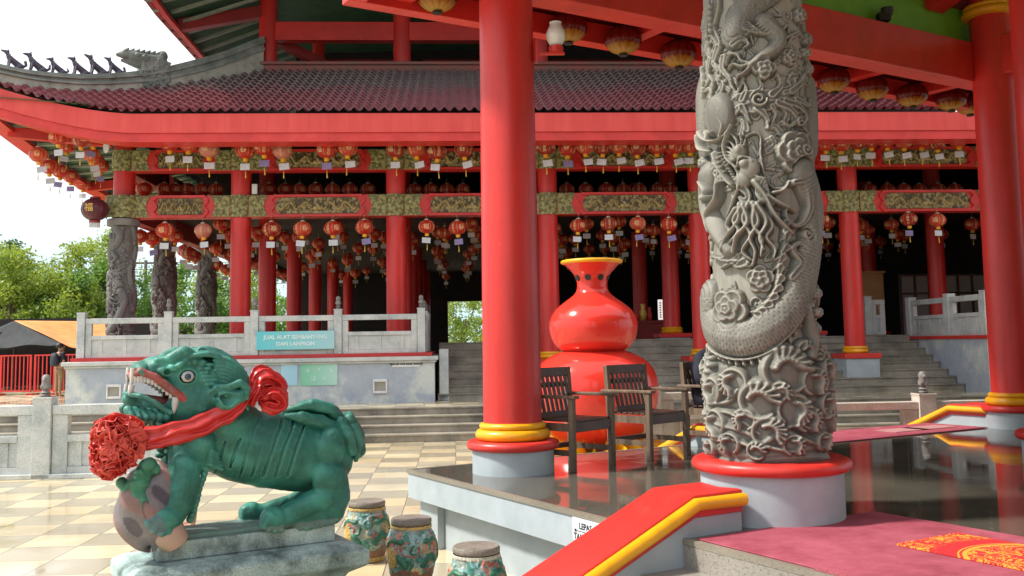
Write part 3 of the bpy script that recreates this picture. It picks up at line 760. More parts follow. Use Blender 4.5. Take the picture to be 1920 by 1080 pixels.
# altar table in the middle of the hall
a_, b2_ = hp(1190, 660, 28), hp(1262, 600, 28)
al = thing('altar_table', 'dark red altar table in the dim hall behind the gourd vase', 'table', rz=HA)
MB().box(a_.x, 28, b2_.z-.1, b2_.x, 29, b2_.z).build('tabletop', M['reddk'], al, bevel=.01); MB().box(a_.x+.05, 28.05, 1.9, b2_.x-.05, 28.95, b2_.z-.1).build('apron', M['reddk'], al)
p = hp(1244, 580, 28.3)
tb = thing('lit_tablet', 'small bright white lit panel with writing standing on the altar table', 'panel', HM @ Vector((p.x, 28.3, b2_.z)), HA)
mm_, t2_, b2s = nmat('lit_panel'); b2s.inputs['Base Color'].default_value = (.8, .78, .75, 1); b2s.inputs['Emission Color'].default_value = (1, .93, .88, 1); b2s.inputs['Emission Strength'].default_value = .45
MB().box(-.16, 0, .02, .16, .03, .62).build('panel', mm_, tb)
b = MB()
for c_ in range(3):
    for r_ in range(7): b.box(-.12+.09*c_, -.004, .08+.07*r_, -.07+.09*c_, -.001, .12+.07*r_)
b.build('writing', M['reddk'], tb)
for i, (px_a, wd, hh_) in enumerate(((1195, .10, .35), (1206, .12, .5), (1218, .08, .4))):
    p = hp(px_a, 600, 28.4); o = MB().lathe([(.03, 0), (wd*.7, .02), (wd, hh_*.4), (wd*.5, hh_*.75), (wd*.7, hh_)], n=14).build('altar_vessel', M['red'] if i != 1 else M['gold'], None, 60)
    o.location = HM @ Vector((p.x, 28.4, b2_.z)); tag(o, '%s vessel standing on the altar table in the dim hall' % ('left red', 'tall gilded', 'right red')[i], 'vessel')
# wall vents / lamps on the balcony wall
for px, py in ((713, 724), (214, 734)):
    v_ = thing('wall_lamp', 'square recessed lamp box on the grey balcony wall, %s' % ('right of the green notice board' if px > 500 else 'left of the green lion head'), 'lamp')
    p = HM @ hp(px, py, WN); v_.location = p; v_.rotation_euler.z = HA
    b = MB(); s = .155
    b.box(-s, -.05, -s, -s+.035, 0, s); b.box(s-.035, -.05, -s, s, 0, s); b.box(-s+.036, -.05, s-.06, s-.036, 0, s); b.box(-s+.036, -.05, -s, s-.036, 0, -s+.05)
    b.build('housing', M['white'], v_, bevel=.01); MB().box(-s+.036, -.015, -s+.05, s-.036, -.004, s-.06).build('reflector', pm('lamp_inside', (.35, .33, .28), None, 4, .5), v_)
# ------------------------------------------------------------------ signs
def sign(name, label, cat, px0, py0, px1, py1, n, matl, lines, tmat, th=.025, parent=None):
    a = hp(px0, (py0+py1)/2, n); b_ = hp(px1, (py0+py1)/2, n); mx = (px0+px1)/2
    zt_, zb_ = hz(mx, py0, n), hz(mx, py1, n); w_ = b_.x-a.x; h_ = zt_-zb_
    s = thing(name, label, cat); s.location = HM @ Vector(((a.x+b_.x)/2, n, (zt_+zb_)/2)); s.rotation_euler.z = HA
    MB().box(-w_/2, -th, -h_/2, w_/2, 0, h_/2).build('board', matl, s, bevel=.003)
    for body, fx, fz, size, bold in lines:
        me = text_mesh(body, size*h_, .004, bold=bold); o = link('lettering', me, tmat, s); o.rotation_euler.x = R(90)
        o.location = (fx*w_, -th-.004, fz*h_)
        wd = max(o.dimensions.x, 1e-3)
    return s
def grad_mat(name, c0, c1, w_, rough=.35):
    m, t, b = nmat(name); v = ocoord(t); s = t.nodes.new('ShaderNodeSeparateXYZ'); t.links.new(v, s.inputs[0])
    a = t.nodes.new('ShaderNodeMath'); a.operation = 'MULTIPLY_ADD'; a.inputs[1].default_value = 1/w_; a.inputs[2].default_value = .5; t.links.new(s.outputs[0], a.inputs[0])
    t.links.new(mixc(t, a.outputs[0], c0, c1), b.inputs['Base Color']); b.inputs['Roughness'].default_value = rough; return m
M['letwhite'] = pm('sign_letter_white', (.62, .85, .86), None, 5, .5)
M['letblack'] = pm('sign_letter_black', (.02, .03, .06), None, 5, .5)
tq = grad_mat('turquoise_sign', (.10, .55, .62), (.36, .60, .64), 1.9)
sign('shop_sign', 'turquoise sign reading JUAL ALAT SEMBAHYANG DAN LAMPIION on the balcony balustrade', 'sign', 482, 621, 627.5, 655, WN-.0,
     tq, [('JUAL ALAT SEMBAHYANG', 0, .17, .30, .006), ('DAN LAMPIION', 0, -.2, .30, .006)], M['letwhite'], .06)
sign('notice_board', 'small pale blue notice on the grey wall, left of the green board', 'notice', 527.5, 678, 558, 723, WN, grad_mat('blue_notice', (.36, .60, .72), (.30, .56, .70), .4),
     [('▬▬▬', 0, .33, .12, 0)], M['letwhite'], .02)
gb = sign('notice_board', 'green and mint gradient notice board with round symbols on the grey wall', 'notice', 564, 676.5, 633, 722.5, WN, grad_mat('green_notice', (.16, .52, .33), (.42, .66, .58), .85),
     [], M['letwhite'], .02)
for fx, fz in ((-.3, .12), (0, .16), (.32, .1), (-.14, -.22), (.14, -.2)):
    MB().tube([(fx*.8+.05*math.cos(a), -.024, fz*.55+.05*math.sin(a)) for a in np.linspace(0, 6.2, 14)], .006, 5, True).build('symbol', M['letwhite'], gb)
    MB().box(fx*.8-.018, -.026, fz*.55-.02, fx*.8+.018, -.02, fz*.55+.02).build('symbol', M['letwhite'], gb)
MB().box(-.40, -.028, .235, .40, -.02, .255).build('title_strip', M['letwhite'], gb)
sign('shoe_notice', 'small white notice with black text near the right end of the grey balcony wall', 'notice', 735, 673, 788, 688, WN, M['white'],
     [('LEPAS ALAS KAKI ANDA', 0, .2, .30, .003), ('TAKE OFF YOUR SHOES / SANDALS', 0, -.14, .26, .003), ('____________________', 0, .14, .2, 0)], M['letblack'], .015)

# ------------------------------------------------------------------ lanterns
def lantern_mat():
    m, t, b = nmat('lantern_red_cloth'); v = ocoord(t, (1, 1, 1)); n = tex(t, 'ShaderNodeTexNoise', 20, 3, v)
    t.links.new(ramp(t, n.outputs['Fac'], [(.3, (.52, .025, .012)), (.7, (.68, .045, .02))]), b.inputs['Base Color'])
    b.inputs['Roughness'].default_value = .32; b.inputs['Sheen Weight'].default_value = .1
    tr = t.nodes.new('ShaderNodeBsdfTranslucent'); tr.inputs[0].default_value = (.85, .06, .02, 1)
    mx = t.nodes.new('ShaderNodeMixShader'); mx.inputs[0].default_value = .35
    o = [x for x in t.nodes if x.type == 'OUTPUT_MATERIAL'][0]
    t.links.new(b.outputs[0], mx.inputs[1]); t.links.new(tr.outputs[0], mx.inputs[2]); t.links.new(mx.outputs[0], o.inputs[0]); return m
M['lant'] = lantern_mat()
M['lantpink'] = M['lant'].copy(); M['lantpink'].name = 'lantern_faded_pink_cloth'
for nd in M['lantpink'].node_tree.nodes:
    if nd.type == 'VALTORGB': nd.color_ramp.elements[0].color = (.62, .20, .15, 1); nd.color_ramp.elements[1].color = (.72, .30, .24, 1)
    if nd.type == 'BSDF_TRANSLUCENT': nd.inputs[0].default_value = (.7, .25, .18, 1)
M['lantgold'] = pm('lantern_gold_print', (.90, .66, .38), (.82, .50, .20), 20, .25)
M['tagpaper'] = pm('paper_tag_white', (.62, .66, .70), (.5, .52, .6), 14, .5)
M['tagpurple'] = pm('paper_tag_violet', (.25, .20, .42), (.2, .16, .33), 14, .5)
LR, LZ = .2, .168
def shade_mesh(name, matl, ribs=16):
    nth, nph = 64, 17
    ph = np.linspace(-1.32, 1.32, nph); th = np.linspace(0, 2*np.pi, nth, endpoint=False)
    T, Pp = np.meshgrid(th, ph); r = 1-.03*np.abs(np.cos(T*ribs/2))**3
    P = np.stack([LR*r*np.cos(Pp)*np.cos(T), LR*r*np.cos(Pp)*np.sin(T), LZ*np.sin(Pp)], -1)
    o = grid_mesh(name, P, matl, None, 180, wrap=True); return o
def chars_mesh(groups):
    V = []; Fc = []
    def wrapv(x, z, lon):
        la = max(-1.3, min(1.3, z/LZ)); k = 1.012
        lo = lon+x/LR/max(math.cos(la), .35); return (LR*k*math.cos(la)*math.cos(lo), LR*k*math.cos(la)*math.sin(lo), LZ*k*math.sin(la))
    for body, lon, size in groups:
        me = text_mesh(body, size, 0); o = len(V)
        zs = [v.co.y for v in me.vertices]; zc = (max(zs)+min(zs))/2
        V += [wrapv(v.co.x, v.co.y-zc, lon) for v in me.vertices]
        Fc += [tuple(i+o for i in p.vertices) for p in me.polygons]
        bpy.data.meshes.remove(me)
    n = len(groups)
    for i in range(n):
        lon = groups[i][1]+math.pi/n
        for s in range(10):
            z0 = -.14+.028*s; z1 = z0+.028; o = len(V)
            V += [wrapv(-.0022, z0, lon), wrapv(.0022, z0, lon), wrapv(.0022, z1, lon), wrapv(-.0022, z1, lon)]; Fc.append((o, o+1, o+2, o+3))
    me = bpy.data.meshes.new('gold_characters'); me.from_pydata(V, [], Fc); me.materials.append(M['lantgold']); me.update(); return me
ch_a = chars_mesh([('福' if i % 2 else '恭\n喜\n發\n財', 2*math.pi*i/6+.2, .145 if i % 2 else .075) for i in range(6)])
ch_b = chars_mesh([('春' if i % 2 else '四\n季\n平\n安', 2*math.pi*i/6+.5, .145 if i % 2 else .075) for i in range(6)])
sh0 = shade_mesh('shade', M['lant']); sh_red = sh0.data; bpy.data.objects.remove(sh0)
sh1 = shade_mesh('shade', M['lantpink']); sh_pink = sh1.data; bpy.data.objects.remove(sh1)
sh_red2 = sh_red.copy(); sh_red3 = sh_red.copy()
for me_, f_ in ((sh_red2, (.62, .8)), (sh_red3, (1.1, 2.6))):
    m_ = M['lant'].copy(); m_.name = 'lantern_red_cloth_aged'; me_.materials[0] = m_
    for nd in m_.node_tree.nodes:
        if nd.type == 'VALTORGB':
            for e_ in nd.color_ramp.elements: c_ = e_.color; e_.color = (min(1, c_[0]*f_[0]), c_[1]*f_[1], c_[2]*f_[1], 1)
def mesh_only(b, mat, smooth=40):
    o = b.build('x', mat, None, smooth); me = o.data; bpy.data.objects.remove(o); return me
M['capwhite'] = pm('lantern_cap', (.75, .68, .5), None, 6, .4)
cap_me = mesh_only(MB().lathe([(.045, .155), (.05, .158), (.05, .182), (.03, .186)], n=14).tube([(0, 0, .18), (0, 0, .3)], .003, 4), M['capwhite'])
foot_me = mesh_only(MB().lathe([(.044, -.225), (.05, -.22), (.05, -.165), (.04, -.16)], n=14), M['yellow'])
tas_me = mesh_only(MB().tube([(0, 0, -.22), (0, 0, -.42)], .002, 4).tube([(0, 0, -.42), (.004, 0, -.56)], [.006, .014], 6), pm('tassel_yellow', (.75, .5, .06), None, 8, .6))
tag_b = MB().box(-.10, -.002, -.395, .10, .002, -.265).box(-.075, -.0035, -.31, .075, -.0022, -.298).box(-.075, -.0035, -.335, .075, -.0022, -.327).box(-.075, -.0035, -.36, .05, -.0022, -.352)
tagw_me = mesh_only(tag_b, M['tagpaper']); tagv_me = mesh_only(tag_b, M['tagpurple'])
ORD = ['first', 'second', 'third', 'fourth', 'fifth', 'sixth', 'seventh', 'eighth', 'ninth', 'tenth', 'eleventh', 'twelfth', 'thirteenth', 'fourteenth', 'fifteenth', 'sixteenth', 'seventeenth', 'eighteenth', 'nineteenth', 'twentieth']
LN = [0]
def NUM(i): return ORD[i] if i < 20 else 'twenty '+ORD[i-20]
def lantern(p, label, group, sc=1.0, pink=False, tagged=1, tassel=True, tilt=0):
    LN[0] += 1; k = LN[0]
    t_ = thing('paper_lantern', label, 'lantern', p, rnd.uniform(0, 6.28), group); t_.scale = (sc,)*3
    t_.rotation_euler = (rnd.uniform(-.06, .06), rnd.uniform(-.06, .06), rnd.uniform(0, 6.28))
    s = inst('shade', sh_pink if pink else rnd.choice((sh_red, sh_red, sh_red2, sh_red3)), t_, (0, 0, 0))
    inst('gold_characters', ch_a if k % 2 else ch_b, s, (0, 0, 0))
    inst('cap', cap_me, t_, (0, 0, 0)); inst('foot', foot_me, t_, (0, 0, 0))
    if tassel: inst('tassel', tas_me, t_, (rnd.uniform(-.012, .012), 0, 0))
    if tagged:
        rz = -t_.rotation_euler.z+rnd.uniform(-.35, .35)
        o = inst('name_tag', tagw_me if rnd.random() < .72 else tagv_me, t_, (rnd.uniform(-.012, .012), 0, rnd.uniform(-.01, .01)), (1, 1, 1), rz)
        o.rotation_euler.y = rnd.uniform(-.2, .2)
    return t_
def lrow(pts, n, desc, group, pink=(), sc=1.0):
    for i, (px, py) in enumerate(pts):
        p = HM @ hp(px, py, n+rnd.uniform(-.08, .08))
        lab = '%s lantern, %s %s' % ('faded pink' if i in pink else 'red', ORD[i], desc)
        lantern(p, lab, group, sc*rnd.uniform(.96, 1.06), i in pink)
lrow([(318, 268), (354, 268), (392, 280), (460, 282), (495, 276), (530, 283), (612, 281), (652, 277), (741, 281), (781, 279), (819, 284), (870, 280)],
     21.2, 'from left under the eave left of the smooth red column', 'lanterns under the eave, left half', (2, 5), 1.1)
lrow([(1023, 275), (1064, 278), (1098, 275), (1130, 275), (1161, 274), (1194, 277), (1232, 275), (1265, 275), (1294, 273)], 21.2,
     'from left under the eave above the gourd vase', 'lanterns under the eave, middle', (), 1.08)
lrow([(1547, 270), (1577, 270), (1607, 268), (1633, 264), (1662, 264), (1695, 265), (1727, 264), (1757, 268), (1797, 262)], 21.2,
     'from left under the eave right of the carved pillar', 'lanterns under the eave, right half')
lrow([(310, 432), (381, 432), (509, 430), (567, 429), (624, 428), (683, 426), (800, 425), (858, 427)], 22.2,
     'from left under the lower beam left of the smooth column', 'lanterns under the lower beam, left half', (1,), 1.0)
lrow([(1084, 423), (1141, 420), (1196, 419), (1254, 421)], 22.2, 'from left under the lower beam behind the gourd vase', 'lanterns under the lower beam, middle')
lrow([(1539, 412), (1704, 411), (1758, 413)], 22.2, 'from left under the lower beam right of the carved pillar', 'lanterns under the lower beam, right half')
# side eave cluster on the left
for i, (px, py, n) in enumerate([(109, 257, 20.9), (153, 262, 20.9), (72, 290, 21.4), (92, 313, 22.6), (113, 321, 23.8), (133, 331, 25), (155, 345, 26.2), (172, 290, 22.6), (181, 302, 23.8), (190, 312, 25), (126, 273, 23), (175, 262, 22.2)]):
    lantern(HM @ hp(px, py, n), 'red lantern in the left corner cluster under the green soffit, %s from the front' % ORD[i], 'lanterns under the left corner of the eave', 1.0, False)
for i, (px, py, n, s_) in enumerate([(263, 443, 24.5, 1), (286, 447, 25.0, 1.1), (345, 470, 27.5, 1), (354, 475, 27.0, 1.1), (366, 481, 27.2, .95), (407, 497, 30, .95), (423, 505, 31, .9), (270, 355, 23.4, 1), (434, 510, 33, .9)]):
    lantern(HM @ hp(px, py, n), 'bright red lantern beside the dark carved side pillars, %s from the left' % ORD[i], 'lanterns along the left side of the hall', s_, False, tassel=False)
# maroon palace lantern at the corner
ml = thing('corner_lantern', 'large dark maroon lantern with a gold character and fringe at the left corner column', 'lantern', HM @ hp(178, 393, 21.9))
s = inst('shade', sh_red.copy(), ml, (0, 0, 0), (1.5, 1.5, 1.55)); s.data.materials[0] = pm('maroon_lantern_cloth', (.12, .02, .035), (.08, .015, .025), 9, .4)
me = text_mesh('福', .2, .004); o = link('gold_character', me, M['gold'], ml); o.location = (0, -.315, 0); o.rotation_euler = (R(90), 0, 0)
MB().lathe([(.11, -.30), (.12, -.29), (.12, -.25), (.1, -.245)], n=18).lathe([(.1, .245), (.11, .25), (.11, .285), (.08, .29)], n=18).build('collar', M['reddk'], ml, 40)
b = MB()
for i in range(18):
    a = 6.283*i/18; b.tube([(.105*math.cos(a), .105*math.sin(a), -.3), (.108*math.cos(a), .108*math.sin(a), -.4)], [.008, .012], 5)
b.build('fringe', M['white'], ml)
# dim rows deep in the hall: one mesh per lantern
full = MB()
def merged(name, parts):
    import bmesh
    bm = bmesh.new(); mats = []
    for me in parts:
        off = len(mats); mats += list(me.materials); n0 = len(bm.faces); bm.from_mesh(me); bm.faces.ensure_lookup_table()
        for f in bm.faces[n0:]: f.material_index += off
    me = bpy.data.meshes.new(name); bm.to_mesh(me); bm.free()
    for m_ in mats: me.materials.append(m_)
    return me
lan_one = merged('paper_lantern', [sh_red, ch_a, cap_me, foot_me, tas_me, tagw_me])
def simple_lantern(p, lab, grp, sc=1.0):
    o = bpy.data.objects.new('paper_lantern', lan_one); C.objects.link(o); o.location = p; o.scale = (sc,)*3; o.rotation_euler.z = rnd.uniform(-.5, .5)
    return tag(o, lab, 'lantern', grp)
xs = [308, 330, 352, 378, 405, 505, 535, 562, 592, 624, 656, 690, 778, 808, 838, 868, 1063, 1098, 1137, 1168, 1199, 1232, 1257, 1630, 1664, 1695, 1724, 1759, 1790]
for i, px in enumerate(xs):
    simple_lantern(HM @ hp(px, 356, 24.0+rnd.uniform(-.1, .1)), 'dim red lantern between the two carved beams, %s from the left' % NUM(i), 'inner row of lanterns between the beams', rnd.uniform(.95, 1.05))
k = 0
for n in (25.2, 27.0, 28.8, 30.6, 32.4, 35, 38, 41):
    for e in np.arange(-7.0, 14.5, .95 if n < 31 else 1.1):
        if n > 34 and e > 2: continue
        z = 5.0+rnd.uniform(-.28, .12)
        simple_lantern(HM @ Vector((e+rnd.uniform(-.2, .2), n+rnd.uniform(-.3, .3), z)), 'dim red lantern with paper tag hanging inside the shadowed hall', 'lanterns hanging deep inside the hall', rnd.uniform(.9, 1.05)); k += 1
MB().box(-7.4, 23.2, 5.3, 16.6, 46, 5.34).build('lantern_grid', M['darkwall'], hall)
# ------------------------------------------------------------------ pavilion
PA = math.atan2(.5075, .8616)
AO = Vector((-.02, 8.95, 0))
PM_ = Matrix.Translation(AO) @ Matrix.Rotation(PA, 4, 'Z'); PI_ = PM_.inverted()
def pz(px, py, z): return PI_ @ onZ(px, py, z)
def pv(px, py, v):                             # pavilion coords on plane v = const
    nr = PM_.to_3x3() @ Vector((0, 1, 0)); return PI_ @ onN(px, py, PM_ @ Vector((0, v, 0)), nr)
def pu(px, py, u):
    nr = PM_.to_3x3() @ Vector((1, 0, 0)); return PI_ @ onN(px, py, PM_ @ Vector((u, 0, 0)), nr)
ZP = .68
pav = thing('pavilion', 'near open pavilion with red columns, carved dragon pillar and wet granite floor', 'pavilion', AO, PA)
U0, V0 = pz(764.5, 880, ZP).x, pz(764.5, 880, ZP).y
_f = onZ(1450, 992.5, ZP); _d = Vector((_f.x, _f.y, 0)).normalized(); _b = PI_ @ (_f+_d*.463); UB, VB = _b.x, _b.y
UMAX, VMIN = 12.0, -9.5
MB().box(U0-.0, VMIN, ZP-.028, UMAX, V0, ZP).build('floor_slab', M['granfloor'], pav)
b = MB(); b.box(U0-.012, VMIN, ZP-.032, U0+.03, V0+.012, ZP+.003); b.box(U0+.031, V0-.03, ZP-.032, UMAX, V0+.012, ZP+.003); b.build('floor_edge', M['granedge'], pav)
MB().box(U0+.0, VMIN, ZP-.26, UMAX, V0-.005, ZP-.033).build('fascia', M['grey'], pav, bevel=.004)
MB().box(U0+.16, VMIN, 0, UMAX, V0-.16, ZP-.261).build('base_wall', M['grey'], pav)
MB().box(U0+.09, V0-.45, 0, U0+.159, V0-.08, ZP-.261).build('base_pier', M['grey'], pav, bevel=.004)
def torus_prof(R_, r, z, n=10):
    return [(R_+r*math.cos(t), z+r*math.sin(t)) for t in np.linspace(-math.pi/2, math.pi/2, n)]
def pav_column(u, v, r, rd, hd=.21, yellow=True, top=7.0, name='column'):
    c = MB().lathe([(r*1.03, ZP+hd+.05), (r*1.02, 2.2), (r*.98, 4.5), (r*.97, top)], (u, v, 0), 56).build(name, M['redcol'], pav, 40)
    MB().lathe([(rd, ZP), (rd, ZP+hd)], (u, v, 0), 64).build('drum', M['grey'], c, 40)
    MB().lathe([(rd*.6, ZP+hd+.001)]+torus_prof(rd*1.03, .042, ZP+hd+.042)+[(rd*.6, ZP+hd+.085)], (u, v, 0), 64).build('rim', M['red'], c, 50)
    if yellow:
        MB().lathe([(r, ZP+hd+.086)]+torus_prof(r*1.13, .05, ZP+hd+.135, 8)+torus_prof(r*1.07, .028, ZP+hd+.212, 6)+[(r, ZP+hd+.245)], (u, v, 0), 56).build('base_ring', M['yellow'], c, 50)
    return c
pav_column(0, 0, .262, .375)
_f = onZ(1908, 806, ZP); _b = PI_ @ (_f+Vector((_f.x, _f.y, 0)).normalized()*.37); UC, VC = _b.x, _b.y
cC = pav_column(UC, VC, .27, .37, .20)
MB().lathe([(.27, 6.02)]+torus_prof(.31, .05, 6.08, 8)+torus_prof(.30, .035, 6.16, 6)+[(.27, 6.2)], (UC, VC, 0), 40).build('top_ring', M['yellow'], cC, 50)
dd = PI_ @ Vector((5.02, 8.8, 0))
UD, VD = dd.x, dd.y
pav_column(UD, VD, .27, .40, .22)
# beams
zbm = [pv(1535, 97, -.15).z, 0]; Z1 = pv(1535, 95, -.15).z; Z1t = pv(1535, 13, -.15).z
MB().box(-1.1, -.16, Z1, UMAX+1, .16, Z1t).build('beam', M['red'], pav, bevel=.01)
V2 = 1.12; Z2 = pv(1589, 164, V2-.08).z
MB().box(-1.2, V2-.09, Z2, UMAX+3, V2+.09, Z2+.24).build('eave_beam', M['red'], pav, bevel=.008)
MB().box(-1.2, -16, Z2, -1.02, V2-.1, Z2+.24).build('eave_beam', M['red'], pav, bevel=.008)
MB().box(-.16, -15, Z1, .16, -.17, Z1t).build('beam', M['red'], pav, bevel=.01)
MB().box(UC-.15, -15, Z1+.02, UC+.15, -.17, Z1t).build('beam', M['red'], pav, bevel=.01)
for u in (pv(1225, 60, .6).x, pv(1640, 150, .6).x, 7.6, -.6):
    MB().bar((u, -.15, Z1+.22), (u, V2+.0, Z2+.16), .16, .16).build('outrigger', M['red'], pav)
# roof: boards between eave and inner beam, green ceiling panels inside with red rafters
apex = (UC/2, -2.6, 8.6)
b = MB(); b.add([(-1.25, V2+.12, Z2+.245), (UMAX+3, V2+.12, Z2+.245), (UMAX+3, -.0, Z1t-.012), (-.0, -.0, Z1t-.012)], [(0, 1, 2, 3)])
b.add([(-1.25, V2+.12, Z2+.245), (-.0, -.0, Z1t-.012), (-.0, -16, Z1t-.012), (-1.25, -16, Z2+.245)], [(0, 1, 2, 3)])
b.build('eave_boards', M['reddk'], pav)
b = MB(); b.add([(.02, .02, Z1t-.012), (UMAX+3, .02, Z1t-.012), (UMAX+3, 0, Z2+1.0), (0, 0, Z2+1.0)], [(0, 1, 2, 3)])
b.add([(0, 0, Z2+1.0), (UMAX+3, 0, Z2+1.0), (UMAX+3, -3.2, Z2+2.2), (3, -3.2, Z2+2.2)], [(0, 1, 2, 3)])
b.add([(.02, .02, Z1t-.012), (0, 0, Z2+1.0), (0, -16, Z2+1.0), (.02, -16, Z1t-.012)], [(0, 1, 2, 3)])
b.add([(0, 0, Z2+1.0), (3, -3.2, Z2+2.2), (3, -16, Z2+2.2), (0, -16, Z2+1.0)], [(0, 1, 2, 3)])
b.add([(3, -3.2, Z2+2.2), (UMAX+3, -3.2, Z2+2.2), (UMAX+3, -16, Z2+2.2), (3, -16, Z2+2.2)], [(0, 1, 2, 3)])
b.build('ceiling_panels', M['greenbright'], pav)
for u in np.arange(.3, 11, 1.9):
    MB().bar((u+.5, .0, Z2+.88), (max(u+.5, 3), -3.2, Z2+2.1), .34, .14).build('rafter', M['red'], pav)
MB().bar((0, 0, Z2+.86), (3, -3.2, Z2+2.08), .3, .2).build('hip_rafter', M['red'], pav)
b = MB(); b.add([(-1.35, V2+.2, Z2+.3), (UMAX+3, V2+.2, Z2+.3), (UMAX+3, -3.2, Z2+2.5), (3, -3.2, Z2+2.5), (3, -16, Z2+2.5), (-1.35, -16, Z2+.3)], [(0, 1, 2, 3), (0, 3, 4, 5), (3, 2, 2, 4)][:2])
b.add([(3, -3.2, Z2+2.5), (UMAX+3, -3.2, Z2+2.5), (UMAX+3, -16, Z2+2.5), (3, -16, Z2+2.5)], [(0, 1, 2, 3)])
b.build('roof_deck', M['tile'], pav)  # unseen stretch of the roof extended to block sky light
# ---- banisters: flat cap, slope down; local frame: x along run, y across
def banister(name, label, origin, ang, run_flat, run_slope, drop, w=.40, zt=.92, parent=pav, tubes=(-1,)):
    t_ = thing(name, label, 'banister', PM_ @ Vector((origin[0], origin[1], 0)), PA+ang)
    L1, L2 = run_flat, run_flat+run_slope
    def zz(x): return zt if x <= L1 else zt-drop*(x-L1)/run_slope
    xs = [0, L1, L2]
    # cap: gently dished red top with vertical side strips
    prof = [(-w/2, 0), (-w/2+.03, .006), (0, -.004), (w/2-.03, .006), (w/2, 0), (w/2, -.13), (-w/2, -.13)]
    vs = []; fs = []; k = len(prof)
    for x in xs:
        for y, z in prof: vs.append((x, y, zz(x)+z))
    for i in range(2):
        for j in range(k): fs.append((i*k+j, (i+1)*k+j, (i+1)*k+(j+1) % k, i*k+(j+1) % k))
    fs += [tuple(range(k)), tuple(2*k+j for j in range(k-1, -1, -1))]
    MB().add(vs, fs).build('cap', M['red'], t_, 25, bevel=.004)
    for s in tubes:
        MB().tube([(0.0, s*(w/2+.012), zz(0)-.055), (L1, s*(w/2+.012), zz(L1)-.052), (L2, s*(w/2+.012), zz(L2)-.055)], .040, 20).build('side_tube', M['yellow'], t_, 40)
    vs = []
    for y in (-w/2+.015, w/2-.015):
        vs += [(0, y, 0), (0, y, zt-.131), (L1, y, zt-.131), (L2, y, zz(L2)-.131), (L2, y, 0)]
    MB().add(vs, [(0, 1, 2, 3, 4), (9, 8, 7, 6, 5), (0, 5, 6, 1), (1, 6, 7, 2), (2, 7, 8, 3), (3, 8, 9, 4), (4, 9, 5, 0)]).build('side_wall', M['grey'], t_)
    return t_
RB = .463
# right side face of the near banister: use picture points to get the offset
pb = pz(1387, 919, .925); pbend = pz(1301, 929, .925)
wv = .40
lp_ = pz(1266, 894, .925)
wv = abs(lp_.y-pb.y)*.58
vmid = pb.y+wv/2
ub0 = pb.x+.02
flat = ub0-(pbend.x)
pend = pv(1087.6, 1080, pb.y)
slope_run = pbend.x-pend.x; dropn = .925-pend.z
ks = 1.75/slope_run
banister('stair_banister', 'near sloping red stair banister with yellow side tube at the foot of the carved pillar', (ub0, vmid), math.pi, flat, 1.75, dropn*ks, wv, .925, tubes=(1,))
banister('stair_banister', 'far small red and yellow banister running down from the right red column', (UC, VC+.2), math.pi/2, .55, 1.5, .68, .58, .95, tubes=(-1, 1))
banister('stair_banister', 'red and yellow banister partly hidden behind the wooden chairs', (UC-4.4, VC+.35), math.pi/2, .5, 1.5, .68, .40, .93, tubes=(-1, 1))
# ---- steps of the pavilion (near side)
vst = pb.y-.0
b = MB()
for k in range(4):
    z = ZP-.165*(k+1); b.box(U0-.33*(k+1), VMIN, 0 if k == 3 else z-.165, U0-.33*k-(.0), vst+.02, z)
b.build('stair', M['riser'], pav, bevel=.004)
MB().box(U0-.013, VMIN, ZP-.165, U0-.002, vst, ZP-.034).build('riser', M['riser'], pav)
# far side steps
b = MB()
for k in range(3):
    z = ZP-.17*(k+1); b.box(UC-4.2, V0+.3*k, 0, UC-.4, V0+.3*(k+1), z)
b.build('stair', M['riser'], pav, bevel=.004)
# ---- carpets
def carpet_mat(name, c1, c2):
    m, t, b = nmat(name); v = ocoord(t); n = tex(t, 'ShaderNodeTexNoise', 3.5, 8, v, .75); n2 = tex(t, 'ShaderNodeTexNoise', 260, 2, v)
    c = ramp(t, n.outputs['Fac'], [(.35, c2), (.65, c1)]); c = mixc(t, .3, c, ramp(t, n2.outputs['Fac'], [(.3, .2), (.7, .8)]), 'OVERLAY')
    t.links.new(c, b.inputs['Base Color']); b.inputs['Roughness'].default_value = .95; b.inputs['Specular IOR Level'].default_value = .15
    bump(t, b, n2.outputs['Fac'], .5, .004); return m
M['carpet'] = carpet_mat('faded_pink_carpet', (.40, .098, .14), (.27, .052, .078))
cc = pz(1639, 962, ZP)
CE = PI_ @ Vector((0, 0, 0))
o = MB().prism([(U0+.03, VMIN+.1), (cc.x, VMIN+.1), (cc.x, cc.y), (U0+.03, cc.y)], ZP+.004, ZP+.013).build('entrance_carpet', M['carpet'], None, bevel=.003)
o.matrix_world = PM_; tag(o, 'large faded pink carpet at the top of the near steps', 'carpet')
o = MB().box(U0+.028, VMIN+.1, ZP-.05, U0+.029, 0, ZP-.04)
